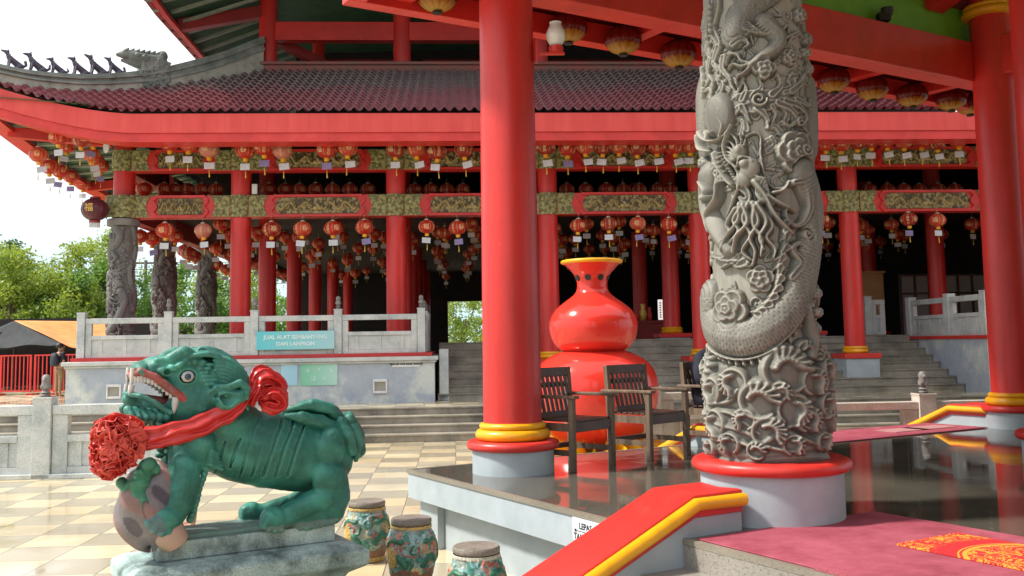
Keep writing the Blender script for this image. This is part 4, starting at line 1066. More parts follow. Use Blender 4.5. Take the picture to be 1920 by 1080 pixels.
# stitched hem
hem = MB()
hem.box(U0+.012, VMIN+.1, ZP+.0045, U0+.029, cc.y-.9, ZP+.015)
ho = hem.build('hem', pm('carpet_hem', (.5, .12, .15), (.18, .03, .05), 90, .9, .4, 200), None); ho.parent = o if False else bpy.data.objects['entrance_carpet']
c1 = pz(1562, 814, ZP); c2 = pz(1562, 829.5, ZP); c3 = pz(1852, 804.5, ZP)
o = MB().prism([(c1.x-1.6, V0-.03), (c3.x+.1, V0-.03), (c3.x+.1, (c2.y+c3.y)/2), (c1.x-1.6, (c2.y+c3.y)/2)], ZP+.0045, ZP+.014).build('runner_carpet', M['carpet'], None, bevel=.003)
o.matrix_world = PM_; tag(o, 'long pink runner carpet along the far edge of the granite floor', 'carpet')
vm = V0*.45+(c2.y+c3.y)/2*.55
for (x0, x1, lb) in ((1615, 1700, 'left'), (1720, 1815, 'right')):
    a = pz(x0, 808, ZP).x; b_ = pz(x1, 804, ZP).x
    o = MB().prism([(a, vm-.16), (b_, vm-.16), (b_, vm+.16), (a, vm+.16)], ZP+.0145, ZP+.022).build('doormat', carpet_mat('pale_mat_'+lb, (.45, .24, .24), (.34, .17, .17)), None)
    o.matrix_world = PM_; tag(o, 'thin pale doormat lying on the pink runner, the %s one' % lb, 'mat')
# patterned rug
r0 = pz(1681, 1028, ZP); r1 = pz(1796, 1007, ZP)
def rug_mat():
    m, t, b = nmat('red_gold_rug'); v = ocoord(t); W = abs(r1.x-r0.x)
    mp_ = t.nodes.new('ShaderNodeMapping'); t.links.new(v, mp_.inputs[0])
    n = tex(t, 'ShaderNodeTexNoise', 6, 5, v, .75)
    wn = mixc(t, .12, v, n.outputs['Color'])
    s = t.nodes.new('ShaderNodeVectorMath'); s.operation = 'LENGTH'; t.links.new(v, s.inputs[0])
    wv = t.nodes.new('ShaderNodeTexNoise'); wv.inputs['Scale'].default_value = 13; wv.inputs['Detail'].default_value = 2; wv.inputs['Distortion'].default_value = 2.4; t.links.new(v, wv.inputs['Vector'])
    sw = ramp(t, wv.outputs['Fac'], [(.50, 0.), (.52, 1.), (.60, 1.), (.62, 0.)])
    ring = ramp(t, s.outputs['Value'], [(.0, .0), (.35, 0.), (.353, 1.), (.375, 1.), (.378, 0.), (.39, 0.), (.392, 1.), (.40, 1.), (.402, 0.)])
    sp = t.nodes.new('ShaderNodeSeparateXYZ'); t.links.new(v, sp.inputs[0])
    ab = t.nodes.new('ShaderNodeMath'); ab.operation = 'ABSOLUTE'; t.links.new(sp.outputs[1], ab.inputs[0])
    clear = ramp(t, s.outputs['Value'], [(.0, 1.), (.35, 1.), (.352, .0), (.50, 0.), (.56, 1.)])
    f = t.nodes.new('ShaderNodeMath'); f.operation = 'MULTIPLY'; t.links.new(sw, f.inputs[0]); t.links.new(clear, f.inputs[1])
    g_ = t.nodes.new('ShaderNodeMath'); g_.operation = 'MAXIMUM'; t.links.new(f.outputs[0], g_.inputs[0]); t.links.new(ring, g_.inputs[1])
    t.links.new(mixc(t, g_.outputs[0], (.58, .015, .02), (.90, .33, .03)), b.inputs['Base Color']); b.inputs['Roughness'].default_value = .8
    n2 = tex(t, 'ShaderNodeTexNoise', 300, 2, v); bump(t, b, n2.outputs['Fac'], .4, .003); return m
rw = r1.x-r0.x; rl_ = 1.35
o = MB().box(-rw/2, -rl_/2, 0, rw/2, rl_/2, .012).build('patterned_rug', rug_mat(), None, bevel=.003)
o.matrix_world = PM_ @ Matrix.Translation((r0.x+rw/2, r0.y-rl_/2, ZP+.0145)); tag(o, 'red rug with orange swirling ornament on the pink carpet', 'rug')
# shoe notice on the fascia
q0 = pu(1074, 962, U0-.004); q1 = pu(1131, 975, U0-.004); qb = pu(1076, 1012, U0-.004)
st = thing('shoe_notice', 'white paper notice beginning LEPAS and TAKE taped to the pavilion fascia behind the banister', 'notice', PM_ @ Vector((U0-.004, q0.y, q0.z)), PA-math.pi/2)
sw_, sh_ = .55, (q0.z-qb.z)
MB().box(0, -.004, -sh_, sw_, 0, 0).build('paper', M['white'], st)
for body, x, z, s_ in (('LEPAS ALAS KAKI', .08, -.42*sh_, .058), ('TAKE OFF YOUR SHOES', .015, -.83*sh_, .058), ('◄───────', .02, -.62*sh_, .03)):
    me = text_mesh(body, s_, .0006, 'LEFT', bold=.0015); o = link('lettering', me, M['letblack'], st); o.rotation_euler.x = R(90); o.location = (x, -.0055, z)
# ---- gourd vase
VY = 15.5
vc = onZ(1120, 870, 0); vx = onY(1113, 640, VY).x
vas = thing('gourd_vase', 'huge glossy red double gourd vase with a yellow rim on the plaza behind the chairs', 'vase', (vx, VY, 0))
prof_px = [(834, 50), (826, 62), (812, 82), (795, 98), (775, 109), (750, 115.5), (722, 117.5), (700, 113), (682, 102), (668, 84), (660, 66), (657, 57), (655.5, 60), (648, 70), (636, 77.5), (622, 81.5), (608, 82.5), (594, 79), (580, 70), (568, 56), (558, 42), (550, 33), (541, 29), (532, 28.5), (522, 30.5), (512, 36), (503, 44), (496, 51), (491, 56)]
sc_ = VY/1800
prof = [(w_*sc_, CAMZ+(641-y)*sc_) for y, w_ in prof_px]
pr = cr_curve(prof, 120)
M['vasered'] = pm('glossy_vase_red', (.72, .045, .03), (.66, .035, .024), 1.2, .16, .02, 6)
bd = MB().lathe([tuple(x) for x in pr]+[(.40, pr[-1][1]-.02), (.24, pr[-1][1]-.3)], n=96).build('body', M['vasered'], vas, 60)
MB().lathe([(pr[-1][0]-.03, pr[-1][1]-.035)]+torus_prof(pr[-1][0]-.01, .03, pr[-1][1], 8)+[(pr[-1][0]-.04, pr[-1][1]+.02)], n=72).build('lip', M['yellow'], vas, 60)
hz_ = CAMZ+(641-521)*sc_
for i in range(8):
    a = -math.pi/2-.33+i*math.pi/4
    rr = np.interp(hz_, [p[1] for p in pr[70:]], [p[0] for p in pr[70:]])
    o = MB().lathe([(0, 0), (.052, 0), (.052, .012), (0, .012)], n=20).build('hole_disc', M['black'], bd, 40)  # black disc stands for the dark inside of an opening
    o.location = (rr*math.cos(a)*.985, rr*math.sin(a)*.985, hz_); o.rotation_euler = Vector((math.cos(a), math.sin(a), -.35)).to_track_quat('Z', 'Y').to_euler()
b = MB()
for i in range(26):
    a = 2*math.pi*i/26; w_ = .13
    m = Matrix.Rotation(a, 4, 'Z')
    b.add([(.62, -w_/2*.8, .02), (.98, -w_*.9, .02), (1.06, 0, .27), (.98, w_*.9, .02), (.62, w_/2*.8, .02), (.74, 0, .36), (.9, 0, .12)],
          [(0, 1, 6), (1, 2, 6), (2, 3, 6), (3, 4, 6), (4, 5, 0), (0, 5, 2, 1), (4, 3, 2, 5)], m)
b.build('petal_ring', M['yellow'], vas)
MB().lathe([(1.22, 0.0), (1.22, .03), (.5, .05)], n=64).build('base_disc', pm('green_base', (.10, .42, .05), None, 3, .4), vas, 40)
# ---- chairs
def chair(loc, rz, label):
    """origin under seat centre; faces local -y"""
    t_ = thing('wooden_armchair', label, 'chair', loc, rz, 'slatted wooden armchairs'); W, D = .60, .50
    hw_, hd = W/2, D/2; A = M['wood']; B_ = M['wooddk']  # parts facing the viewer get darker teak, shade put into the colour
    for s in (-1, 1):
        MB().bar((s*hw_, -hd, 0), (s*hw_, -hd, .655), .055, .05, (0, 1, 0)).build('front_leg', A, t_, bevel=.004)
        b = MB(); b.bar((s*hw_, hd, 0), (s*hw_, hd, .44), .055, .05, (0, 1, 0)); b.bar((s*hw_, hd, .43), (s*hw_, hd+.035, .93), .055, .05, (0, 1, 0)); b.build('rear_leg', A, t_, bevel=.004)
        MB().box(s*hw_-.04, -hd-.06, .656, s*hw_+.04, hd+.09, .686).build('armrest', A, t_, bevel=.008)
        MB().box(s*hw_-.017, -hd+.03, .36, s*hw_+.017, hd-.03, .43).build('side_rail', A, t_)
        MB().box(s*hw_-.013, -hd+.03, .14, s*hw_+.013, hd-.03, .19).build('stretcher', A, t_)
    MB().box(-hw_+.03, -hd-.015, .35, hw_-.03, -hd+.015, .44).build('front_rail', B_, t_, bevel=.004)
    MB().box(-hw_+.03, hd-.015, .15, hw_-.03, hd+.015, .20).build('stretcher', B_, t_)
    for i in range(7):
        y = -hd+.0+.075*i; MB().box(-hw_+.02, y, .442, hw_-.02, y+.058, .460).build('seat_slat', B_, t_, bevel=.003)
    def bp(z): return hd-.085+(z-.43)*.24
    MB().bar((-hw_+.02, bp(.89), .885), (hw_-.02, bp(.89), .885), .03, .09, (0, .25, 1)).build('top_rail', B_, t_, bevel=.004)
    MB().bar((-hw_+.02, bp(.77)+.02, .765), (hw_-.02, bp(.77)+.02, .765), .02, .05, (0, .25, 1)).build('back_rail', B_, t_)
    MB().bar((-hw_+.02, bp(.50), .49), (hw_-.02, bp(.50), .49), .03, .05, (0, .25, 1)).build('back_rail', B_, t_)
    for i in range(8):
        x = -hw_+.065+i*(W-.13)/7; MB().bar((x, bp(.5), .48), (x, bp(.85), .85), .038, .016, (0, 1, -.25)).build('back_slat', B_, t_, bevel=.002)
    return t_
f1 = onZ(1067, 886.7, ZP); f2 = onZ(1155.6, 871, ZP); rr_ = onZ(1089.5, 864, ZP)
def place_chair(fl, fr, label):
    d = (fr-fl); d.z = 0; ang = math.atan2(d.y, d.x); mid = (fl+fr)/2; dn = Vector((-math.sin(ang), math.cos(ang), 0))
    # which side is the back: away to the upper left
    c_ = mid+dn*.25; c_.z = ZP; chair(c_, ang, label)
place_chair(f1, f2, 'slatted wooden armchair standing next to the smooth red column')
f3 = onZ(1213, 865.6, ZP); f4 = onZ(1294, 853, ZP)
place_chair(f3, f4, 'slatted wooden armchair in the middle in front of the gourd vase')
d12 = f3-f1
place_chair(f3+d12*1.0+Vector((.12, .08, 0)), f4+d12*1.0+Vector((.12, .08, 0)), 'slatted wooden armchair mostly hidden behind the carved dragon pillar')
# ---- pavilion lanterns
def pl_mat():
    m, t, b = nmat('painted_silk_lantern'); a = t.nodes.new('ShaderNodeAttribute'); a.attribute_name = 'paint'
    t.links.new(a.outputs['Color'], b.inputs['Base Color']); b.inputs['Roughness'].default_value = .25
    tr = t.nodes.new('ShaderNodeBsdfTranslucent'); t.links.new(a.outputs['Color'], tr.inputs[0])
    mx = t.nodes.new('ShaderNodeMixShader'); mx.inputs[0].default_value = .5
    o = [x for x in t.nodes if x.type == 'OUTPUT_MATERIAL'][0]
    t.links.new(b.outputs[0], mx.inputs[1]); t.links.new(tr.outputs[0], mx.inputs[2]); t.links.new(mx.outputs[0], o.inputs[0]); return m
nth, nph = 120, 40
ph = np.linspace(-1.4, 1.4, nph); th = np.linspace(0, 2*np.pi, nth, endpoint=False); T, Pp = np.meshgrid(th, ph)
r = 1-.035*np.abs(np.cos(T*6))**4
PLm = np.stack([.215*r*np.cos(Pp)*np.cos(T), .215*r*np.cos(Pp)*np.sin(T), .165*np.sin(Pp)], -1)
zf = np.sin(Pp); lot = -.62+.22*np.abs(np.sin(T*7))+.12*np.abs(np.sin(T*7+1.57)); k_ = np.clip((lot-zf)*12, 0, 1)[..., None]
up_ = np.clip((zf-.35)*1.8, 0, 1)[..., None]
colr = np.array([.22, .014, .010])*(1-up_)+np.array([.035, .008, .010])*up_
gold_ = np.array([.50, .19, .02])*(1-np.clip((-zf-.5)*1.6, 0, 1)[..., None])+np.array([.75, .50, .10])*np.clip((-zf-.5)*1.6, 0, 1)[..., None]
colr = colr*(1-k_)+gold_*k_
ribl = (np.abs(np.cos(T*6)) > .985)[..., None]; colr = np.where(ribl, colr*.5, colr)
o = grid_mesh('shade', PLm, pl_mat(), None, 180, wrap=True, colors=colr.reshape(-1, 3)); pl_me = o.data; bpy.data.objects.remove(o)
plc_me = mesh_only(MB().lathe([(.05, -.165), (.055, -.18), (.045, -.19)], n=14).lathe([(.045, .16), (.055, .165), (.05, .18)], n=14).tube([(0, 0, .17), (0, 0, .5)], .003, 4), M['darkwall'])
for i, (px, py) in enumerate([(820, -8), (1065, 52), (1168, 75), (1272, 100), (1415, 128), (1563, 150), (1636, 165), (1710, 178), (1783, 186), (1818, 195)]):
    p = PM_ @ pv(px, py, V2-(.28 if i != 9 else .0))
    t_ = thing('silk_lantern', 'translucent red and gold lantern under the near pavilion beam, %s from the left' % ORD[i], 'lantern', p, rnd.uniform(0, 6), 'lanterns along the pavilion beam')
    inst('shade', pl_me, t_, (0, 0, 0)); inst('collar', plc_me, t_, (0, 0, 0))
# white lamp on its bracket by the smooth column
p = onY(1042, 68, 8.9)
lt = thing('bracket_lamp', 'white onion shaped glass lamp on a red bracket beside the smooth red column', 'lamp', p)
k = 8.9/1800
MB().lathe([(x*k, z*k) for x, z in cr_curve([(9, -19), (14, -14), (18.5, -2), (18, 8), (13, 18), (11, 24), (12, 27)], 20)], n=28).build('globe', pm('milk_glass', (.78, .78, .74), None, 3, .15), lt, 60)
b = MB(); b.lathe([(12*k, -33*k), (14*k, -31*k), (14*k, -21*k), (10*k, -19*k)], n=20); b.box(-34*k, -.03, -36*k, 16*k, .03, -33*k); b.box(-40*k, -.06, -50*k, -36*k, .06, -10*k)
b.build('bracket', M['red'], lt, 40)
# small dark loudspeaker on the beam
o = MB().box(-.09, -.06, 0, .05, .06, .10).lathe([(.06, 0), (.075, .03), (.075, .09), (.02, .1)], (.03, 0, .08), 14).build('spotlight', M['black'], None, 40)
o.location = PM_ @ pv(1660, 40, -.1); tag(o, 'small black spotlight on top of the dark red pavilion beam', 'spotlight')
# ------------------------------------------------------------------ carved dragon pillar (height map on a cylinder)
RP = 108.0
def xc(py): return 1418+24*py/850.0
def mpt(p):
    s = max(-.985, min(.985, (p[0]-xc(p[1]))/RP)); return (RP*math.asin(s), p[1])
def mp_(pts): return [mpt(p) for p in pts]
UW = RP*math.pi
def pillar_relief():
    rl = Relief(-UW, UW-1.6, -230, 868, 1.55)
    rg = np.random.RandomState(11)
    S = rl.stroke
    # low background clouds everywhere
    for i in range(260):
        x, y = rg.uniform(-UW, UW), rg.uniform(-225, 640)
        rl.spiral(x, y, rg.uniform(9, 17), rg.uniform(1.1, 1.6), rg.uniform(3.5, 7.5), 0, a0=rg.uniform(0, 6.3), flip=rg.choice([-1, 1]), disc=.25)
    for i in range(150):
        x, y = rg.uniform(-UW, UW), rg.uniform(-225, 600); a = rg.uniform(0, 6.3); l = rg.uniform(18, 34)
        S([(x, y), (x+l*math.cos(a), y+l*math.sin(a)*.8), (x+l*1.5*math.cos(a+.7), y+l*1.5*math.sin(a+.7)), (x+l*1.9*math.cos(a+.1), y+l*1.9*math.sin(a+.1))], 6, 1.5, rg.uniform(4, 8), 0, prof='rim', n=18)
    # calm stone areas on the front
    for x, y, rx, ry in ((1375, 520, 44, 28),):
        u, v = mpt((x, y)); w = rl.win(u-rx, v-ry, u+rx, v+ry); q = ((rl.U[w]-u)/rx)**2+((rl.V[w]-v)/ry)**2
        f = np.clip((1.1-q)*3, 0, 1); rl.H[w] = rl.H[w]*(1-f)+1.0*f
    # ---- back and flank content
    for sgn in (-1, 1):
        rl.scaly([(sgn*175, -240), (sgn*215, -120), (sgn*260, -20), (sgn*230, 80), (sgn*180, 160), (sgn*190, 260), (sgn*250, 340), (sgn*300, 430), (sgn*UW, 520)], 26, 34, 12, 2, 13, n=60)
        for y in (-160, -40, 110, 300, 470, 560): rl.flower(sgn*rg.uniform(180, 320), y, rg.uniform(18, 30), 8, 2, 5)
    # ---- upper dragon body
    rl.scaly(mp_([(1450, -170), (1490, -100), (1470, -40), (1425, -5), (1400, 30), (1385, 58)]), 36, 34, 13, 1, 13, n=50, dep=3.4)
    S(mp_([(1366, 60), (1385, 68), (1410, 66), (1425, 58)]), 4, 3, 13, 0)
    for i in range(7): S(mp_([(1368+8*i, 64), (1370+8*i, 76), (1374+8*i, 84)]), 3.4, 2.2, 10, 0, n=8)
    S(mp_([(1340, -60), (1348, -10), (1340, 35), (1352, 72), (1344, 100)]), 13, 5, 11, 1, prof='rim')
    for k in range(5): rl.ell(*mpt((1341, -6+12*k)), 4, 5, 2, 11, mode='max')
    for q in range(4): S(mp_([(1312+5*q, -80), (1322+4*q, -20), (1316+4*q, 40), (1326+3*q, 92)]), 4, 1.5, 9+q, 0, groove=1.2)
    # cloud rolls at the top and on the right
    for x, y, r_ in ((1512, 22, 17), (1525, 62, 15), (1490, 108, 18), (1522, 92, 12), (1440, -60, 20), (1380, -95, 22), (1500, -150, 20), (1528, 120, 12)):
        rl.flower(*mpt((x, y)), r_, 9, 3, 5)
    # leg with claw
    rl.scaly(mp_([(1445, 45), (1468, 72), (1462, 95), (1438, 112), (1415, 128)]), 21, 9, 15, 3, 8, n=40, dep=2.4)
    for pts in ([(1420, 126), (1405, 140), (1392, 146), (1389, 162)], [(1416, 124), (1400, 118), (1392, 104), (1378, 100), (1368, 118)], [(1418, 124), (1400, 128), (1384, 120), (1372, 128)], [(1470, 62), (1482, 52), (1484, 70)], [(1475, 78), (1488, 70), (1486, 84)]):
        S(mp_(pts), 6.5, 1.6, 15, 2)
    S(mp_([(1382, 82), (1400, 74), (1412, 84), (1402, 92)]), 5, 2, 16, 2, prof='rim')
    for k in range(5): S(mp_([(1392+3*k, 50+2*k), (1412+2*k, 44+5*k), (1424+6*k, 52+4*k), (1452, 30+5*k)]), 3.5, 1.5, 15, 2, groove=.8)
    rl.flower(*mpt((1440, 134)), 22, 10, 7, 4, rings=2)
    # hanging flame ribbons on the left
    for pts, w_ in (([(1352, 78), (1343, 104), (1350, 128), (1352, 152)], 7), ([(1334, 96), (1330, 122), (1340, 142), (1337, 164)], 6), ([(1362, 100), (1360, 122), (1372, 142), (1378, 160), (1390, 182)], 7), ([(1344, 108), (1356, 128), (1350, 150)], 5),
                    ([(1312, 100), (1316, 130), (1308, 158)], 6), ([(1400, 150), (1392, 168), (1388, 186)], 5)):
        S(mp_(pts), w_, 2, 12, 1, prof='rim')
    # great flame cloud to the right of the pearl
    S(mp_([(1378, 198), (1410, 186), (1445, 186), (1480, 178), (1508, 160), (1525, 140)]), 15, 4, 10, 1, prof='rim', wm=13)
    S(mp_([(1400, 204), (1440, 206), (1480, 196), (1520, 190)]), 14, 7, 9, 1, prof='rim')
    for pts, w_ in (([(1398, 190), (1406, 170), (1400, 152)], 6), ([(1420, 186), (1436, 168), (1428, 150)], 7), ([(1455, 184), (1472, 166), (1466, 142)], 8), ([(1492, 176), (1510, 156), (1522, 128)], 8), ([(1478, 180), (1496, 170), (1498, 150)], 5),
                    ([(1398, 204), (1406, 220), (1414, 236)], 7), ([(1428, 208), (1444, 226), (1447, 250)], 8), ([(1455, 206), (1462, 222), (1456, 236)], 5), ([(1466, 200), (1492, 212), (1502, 230), (1488, 243), (1472, 234)], 7), ([(1480, 196), (1508, 204), (1522, 220), (1512, 240)], 7), ([(1500, 190), (1524, 196), (1534, 180)], 6), ([(1390, 206), (1378, 222), (1368, 240), (1372, 262)], 6)):
        S(mp_(pts), w_, 2, 13, 1, prof='rim')
    rl.spiral(*mpt((1430, 193)), 16, 1.5, 15, 1, 4, mode='over', disc=.7)
    rl.spiral(*mpt((1505, 232)), 11, 1.4, 13, 1, 3)
    for k_ in range(46):
        x = rg.uniform(1325, 1530); y = rg.choice([rg.uniform(225, 300), rg.uniform(330, 560), rg.uniform(10, 190)]); a = rg.uniform(-2.6, -.5); l = rg.uniform(14, 26); b_ = rg.choice([-.9, .9])
        S(mp_([(x, y), (x+l*math.cos(a), y+l*math.sin(a)), (x+l*1.7*math.cos(a+b_*.6), y+l*1.7*math.sin(a+b_*.6)), (x+l*2.1*math.cos(a-b_*.3), y+l*2.1*math.sin(a-b_*.3))]), rg.uniform(5, 7.5), 1.3, rg.uniform(7, 11), 0, prof='rim', n=16)
    # pearl
    u, v = mpt((1354, 213)); rl.ell(u, v, 37, 47, 19, 2, mode='over', a=-.15, pw=.5)
    for pts in ([(1322, 232), (1332, 252), (1350, 262), (1370, 254), (1380, 236)], [(1362, 256), (1367, 236), (1360, 218), (1363, 202)], [(1338, 258), (1336, 244), (1328, 232)], [(1310, 235), (1320, 262), (1330, 275)]):
        S(mp_(pts), 5, 1.3, 22, 1, prof='round')
    rl.ell(*mpt((1348, 247)), 5, 5, 6, 23, mode='over')
    # ---- dragon head
    for k, (a, l) in enumerate(((2.5, 32), (2.75, 40), (3.0, 44), (3.3, 42), (3.6, 38), (3.9, 40), (4.2, 42), (4.5, 44), (4.8, 40), (5.1, 30))):
        x0, y0 = 1392+6*math.cos(a), 300+6*math.sin(a)
        S(mp_([(x0, y0), (x0+l*.55*math.cos(a+.12), y0+l*.55*math.sin(a+.12)), (x0+l*math.cos(a-.1), y0+l*math.sin(a-.1))]), 5.5, 1.2, 13, 2, groove=1.2, n=12)
    rl.ell(*mpt((1395, 292)), 13, 17, 15, 6); rl.ell(*mpt((1412, 325)), 20, 24, 15, 5); rl.ell(*mpt((1400, 345)), 17, 18, 14, 5)
    rl.ell(*mpt((1394, 288)), 6, 9, 8, 17, mode='over'); rl.ell(*mpt((1403, 315)), 8, 8, 9, 17, mode='over')
    S(mp_([(1392, 318), (1396, 304), (1410, 303), (1418, 312)]), 3.4, 2, 24, 1)
    S(mp_([(1375, 250), (1367, 275), (1372, 300), (1388, 322), (1394, 350), (1382, 385), (1372, 410)]), 4.5, 2.5, 19, 1)
    S(mp_([(1345, 285), (1352, 310), (1368, 340), (1378, 352)]), 11, 6, 14, 1, groove=1.0); S(mp_([(1362, 292), (1374, 318), (1386, 348)]), 4.5, 3, 9, 1)
    for k in range(9): rl.ell(*mpt((1363+2.9*k, 296+6.0*k)), 2.2, 2.6, 5, 16, mode='over')
    S(mp_([(1405, 262), (1420, 256), (1432, 264), (1432, 300), (1440, 340), (1455, 362), (1476, 360), (1484, 348)]), 3, 2, 13, 1)
    for k in range(8): S(mp_([(1410+3*k, 330+2*k), (1426+2*k, 348), (1422+4*k, 372+3*k), (1434+3*k, 392)]), 4, 2, 14, 3, groove=.8)
    S(mp_([(1395, 355), (1408, 372), (1406, 385), (1394, 378)]), 8, 4, 18, 2, prof='rim')
    # smooth belly on the left
    S(mp_([(1322, 318), (1322, 370), (1340, 425), (1372, 475)]), 30, 24, 15, 1)
    S(mp_([(1356, 345), (1352, 375), (1334, 402), (1338, 435)]), 7, 1.5, 22, 1); S(mp_([(1322, 330), (1330, 350), (1326, 372)]), 5, 2, 21, 1); rl.ell(*mpt((1330, 366)), 6, 6, 6, 18, mode='over')
    rl.flower(*mpt((1320, 292)), 13, 8, 6, 5)
    # mane
    for i, pts in enumerate(([(1386, 398), (1372, 425), (1376, 442), (1358, 460)], [(1394, 390), (1392, 420), (1372, 448), (1360, 474)], [(1400, 392), (1408, 425), (1388, 452), (1382, 482)], [(1408, 392), (1400, 420), (1412, 450), (1398, 478), (1412, 496)],
                  [(1416, 390), (1426, 425), (1412, 455), (1420, 480), (1416, 506)], [(1424, 392), (1440, 425), (1428, 455), (1436, 478)], [(1430, 400), (1450, 432), (1440, 455), (1454, 476), (1452, 494)], [(1398, 396), (1384, 420), (1392, 440), (1376, 462)], [(1420, 396), (1418, 430), (1432, 458), (1430, 490)])):
        S(mp_(pts), 8, 3, 17+(i % 3)*1.5, 2, groove=1.6, n=26)
    # horns
    S(mp_([(1420, 350), (1438, 378), (1452, 410), (1470, 434), (1488, 452)]), 9, 2, 24, 0); S(mp_([(1442, 378), (1466, 394), (1496, 408)]), 7.5, 2, 22, 0); S(mp_([(1452, 372), (1468, 368), (1480, 356)]), 6, 2, 18, 0)
    # rose cloud
    rl.flower(*mpt((1497, 294)), 42, 11, 4, 6, rings=3); rl.spiral(*mpt((1507, 288)), 14, 1.4, 8, 14, 3.5, mode='over', disc=.2)
    # ---- great scaled body
    body = [(1512, 335), (1530, 395), (1526, 450), (1512, 520), (1490, 580), (1445, 622), (1395, 640), (1345, 628), (1318, 600), (1306, 560)]
    rl.scaly(mp_(body), 34, 38, 15, 3, 15, n=80, mode='over', dep=3.6)
    S(mp_([(1322, 650), (1345, 668), (1385, 680), (1430, 672), (1475, 640), (1506, 592)]), 2.6, 2, 17, 0)
    for k in range(17):
        t = k/16; P_ = cr_curve([(1328, 660), (1350, 676), (1388, 686), (1432, 678), (1478, 648), (1508, 602)], 17)[k]
        S(mp_([(P_[0], P_[1]-5), (P_[0]+3, P_[1]+4)]), 4, 4, 11, 0, n=2)
    fin = cr_curve([(1472, 430), (1474, 470), (1462, 505), (1462, 540), (1448, 568), (1430, 590), (1416, 598)], 12)
    for i in range(11):
        a, b_ = fin[i], fin[i+1]; d = b_-a; n_ = np.array([-d[1], d[0]])/np.hypot(*d)
        S(mp_([tuple(a-n_*3), tuple((a+b_)/2+n_*0), tuple(b_+n_*9+d*.5)]), 8, 1.2, 17, 2, prof='rim', n=10)
    rl.flower(*mpt((1372, 585)), 38, 12, 5, 5, rings=3, a0=.3); rl.flower(*mpt((1428, 532)), 27, 9, 3, 5, rings=2, a0=1); rl.ell(*mpt((1369, 543)), 3, 3, 5, 1)
    for pts in ([(1398, 486), (1378, 496), (1350, 508)], [(1384, 488), (1358, 490), (1332, 480)], [(1400, 500), (1385, 505), (1372, 498)]): S(mp_(pts), 9, 1.2, 14, 1, prof='rim')
    rl.spiral(*mpt((1408, 502)), 7, 1.3, 13, 1, 2.4)
    # ribbons on the right
    for pts, w_ in (([(1512, 365), (1516, 398), (1504, 428), (1488, 432), (1474, 414), (1478, 398)], 7), ([(1482, 530), (1500, 502), (1486, 478), (1500, 466), (1518, 480), (1512, 510), (1520, 530)], 6), ([(1508, 445), (1512, 460), (1520, 440)], 6), ([(1490, 352), (1512, 345), (1528, 352)], 6),
                    ([(1524, 372), (1534, 400), (1526, 420)], 6)):
        S(mp_(pts), w_, 2.2, 20, 2, prof='rim')
    rl.spiral(*mpt((1510, 448)), 11, 1.3, 18, 2, 3.2, mode='over', disc=.5)
    for x, y, r_ in ((1524, 560, 12), (1526, 595, 11), (1522, 625, 11)): rl.flower(*mpt((x, y)), r_, 12, 8, 5)
    rl.scaly(mp_([(1508, 585), (1514, 615), (1520, 645), (1516, 672)]), 8, 11, 14, 6, 6, n=20)
    # ---- breaking waves
    for q in range(7):
        S([(u, 735+22*q+10*math.sin(u/60.+q*1.7)) for u in np.linspace(-UW, UW, 26)], 13, 13, 5, 0, n=90)
    for i in range(34):
        u = -UW+UW*2*i/34+rg.uniform(-6, 6)
        if abs(u) < 120: continue
        rl.curlwave(u, 690+52*(i % 3)+rg.uniform(-8, 8), rg.uniform(24, 34), a=rg.uniform(1.2, 2.2), flip=1 if i % 2 else -1, h=11, n=6)
    for pts, w_ in (([(1330, 778), (1370, 778), (1400, 795), (1425, 815)], 10), ([(1335, 765), (1372, 758), (1388, 735)], 8), ([(1345, 800), (1400, 812), (1440, 838), (1500, 850)], 12), ([(1425, 838), (1460, 812), (1500, 826), (1540, 850)], 12), ([(1440, 828), (1480, 800), (1520, 812), (1550, 838)], 8), ([(1330, 838), (1370, 826), (1420, 842)], 11)):
        S(mp_(pts), w_, 5, 10, 0)
    for x, y, r_, a, fl, n_ in ((1472, 700, 40, 1.1, 1, 7), (1508, 668, 20, 1.4, 1, 6), (1425, 755, 32, 1.2, 1, 6), (1382, 722, 24, .6, -1, 6), (1345, 740, 24, .5, -1, 6), (1350, 800, 24, .3, -1, 6), (1440, 812, 26, 1.9, 1, 7), (1482, 772, 27, 2.6, 1, 7), (1515, 722, 24, 2.2, 1, 6), (1505, 790, 22, 2.2, 1, 6), (1537, 765, 20, 2, 1, 6), (1540, 700, 18, 2.2, 1, 5), (1375, 835, 18, .8, -1, 5), (1480, 835, 17, 2.2, 1, 5), (1420, 845, 15, 1.2, 1, 5), (1530, 832, 16, 2.2, 1, 5), (1340, 848, 14, .8, -1, 5), (1400, 790, 18, .9, -1, 6), (1460, 740, 17, 1.9, 1, 5), (1332, 690, 18, .8, -1, 5), (1330, 705, 10, 0, 1, 4)):
        u, v = mpt((x, y)); rl.curlwave(u, v, r_, a=a, flip=fl, h=13, base=4, n=n_)
    H = np.clip(rl.H, 0, 26); H = np.where(H > 15, 15+(H-15)*.5, H)+5.5*np.clip((rl.V-672)/22, 0, 1)
    H = np.concatenate([H, H, H], 1); H = blur(H, 1)[:, rl.H.shape[1]:2*rl.H.shape[1]]
    return rl, H
rl, HH = pillar_relief()
KP = .00355
bc = Vector((UB, VB, 0)); bw_ = PM_ @ bc
faceang = math.atan2(-bw_.y, -bw_.x)                        # direction from the pillar towards the camera
zrow = np.array([onY(xc(v), v, bw_.y-.36).z for v in (0.0, 850.0)])
zv = zrow[0]+(rl.V-0)*(zrow[1]-zrow[0])/850.0
ztop_, zbot_ = zv.min(), zv.max()
rad = (RP-18)*KP+HH*KP*1.72
ang = rl.U/RP
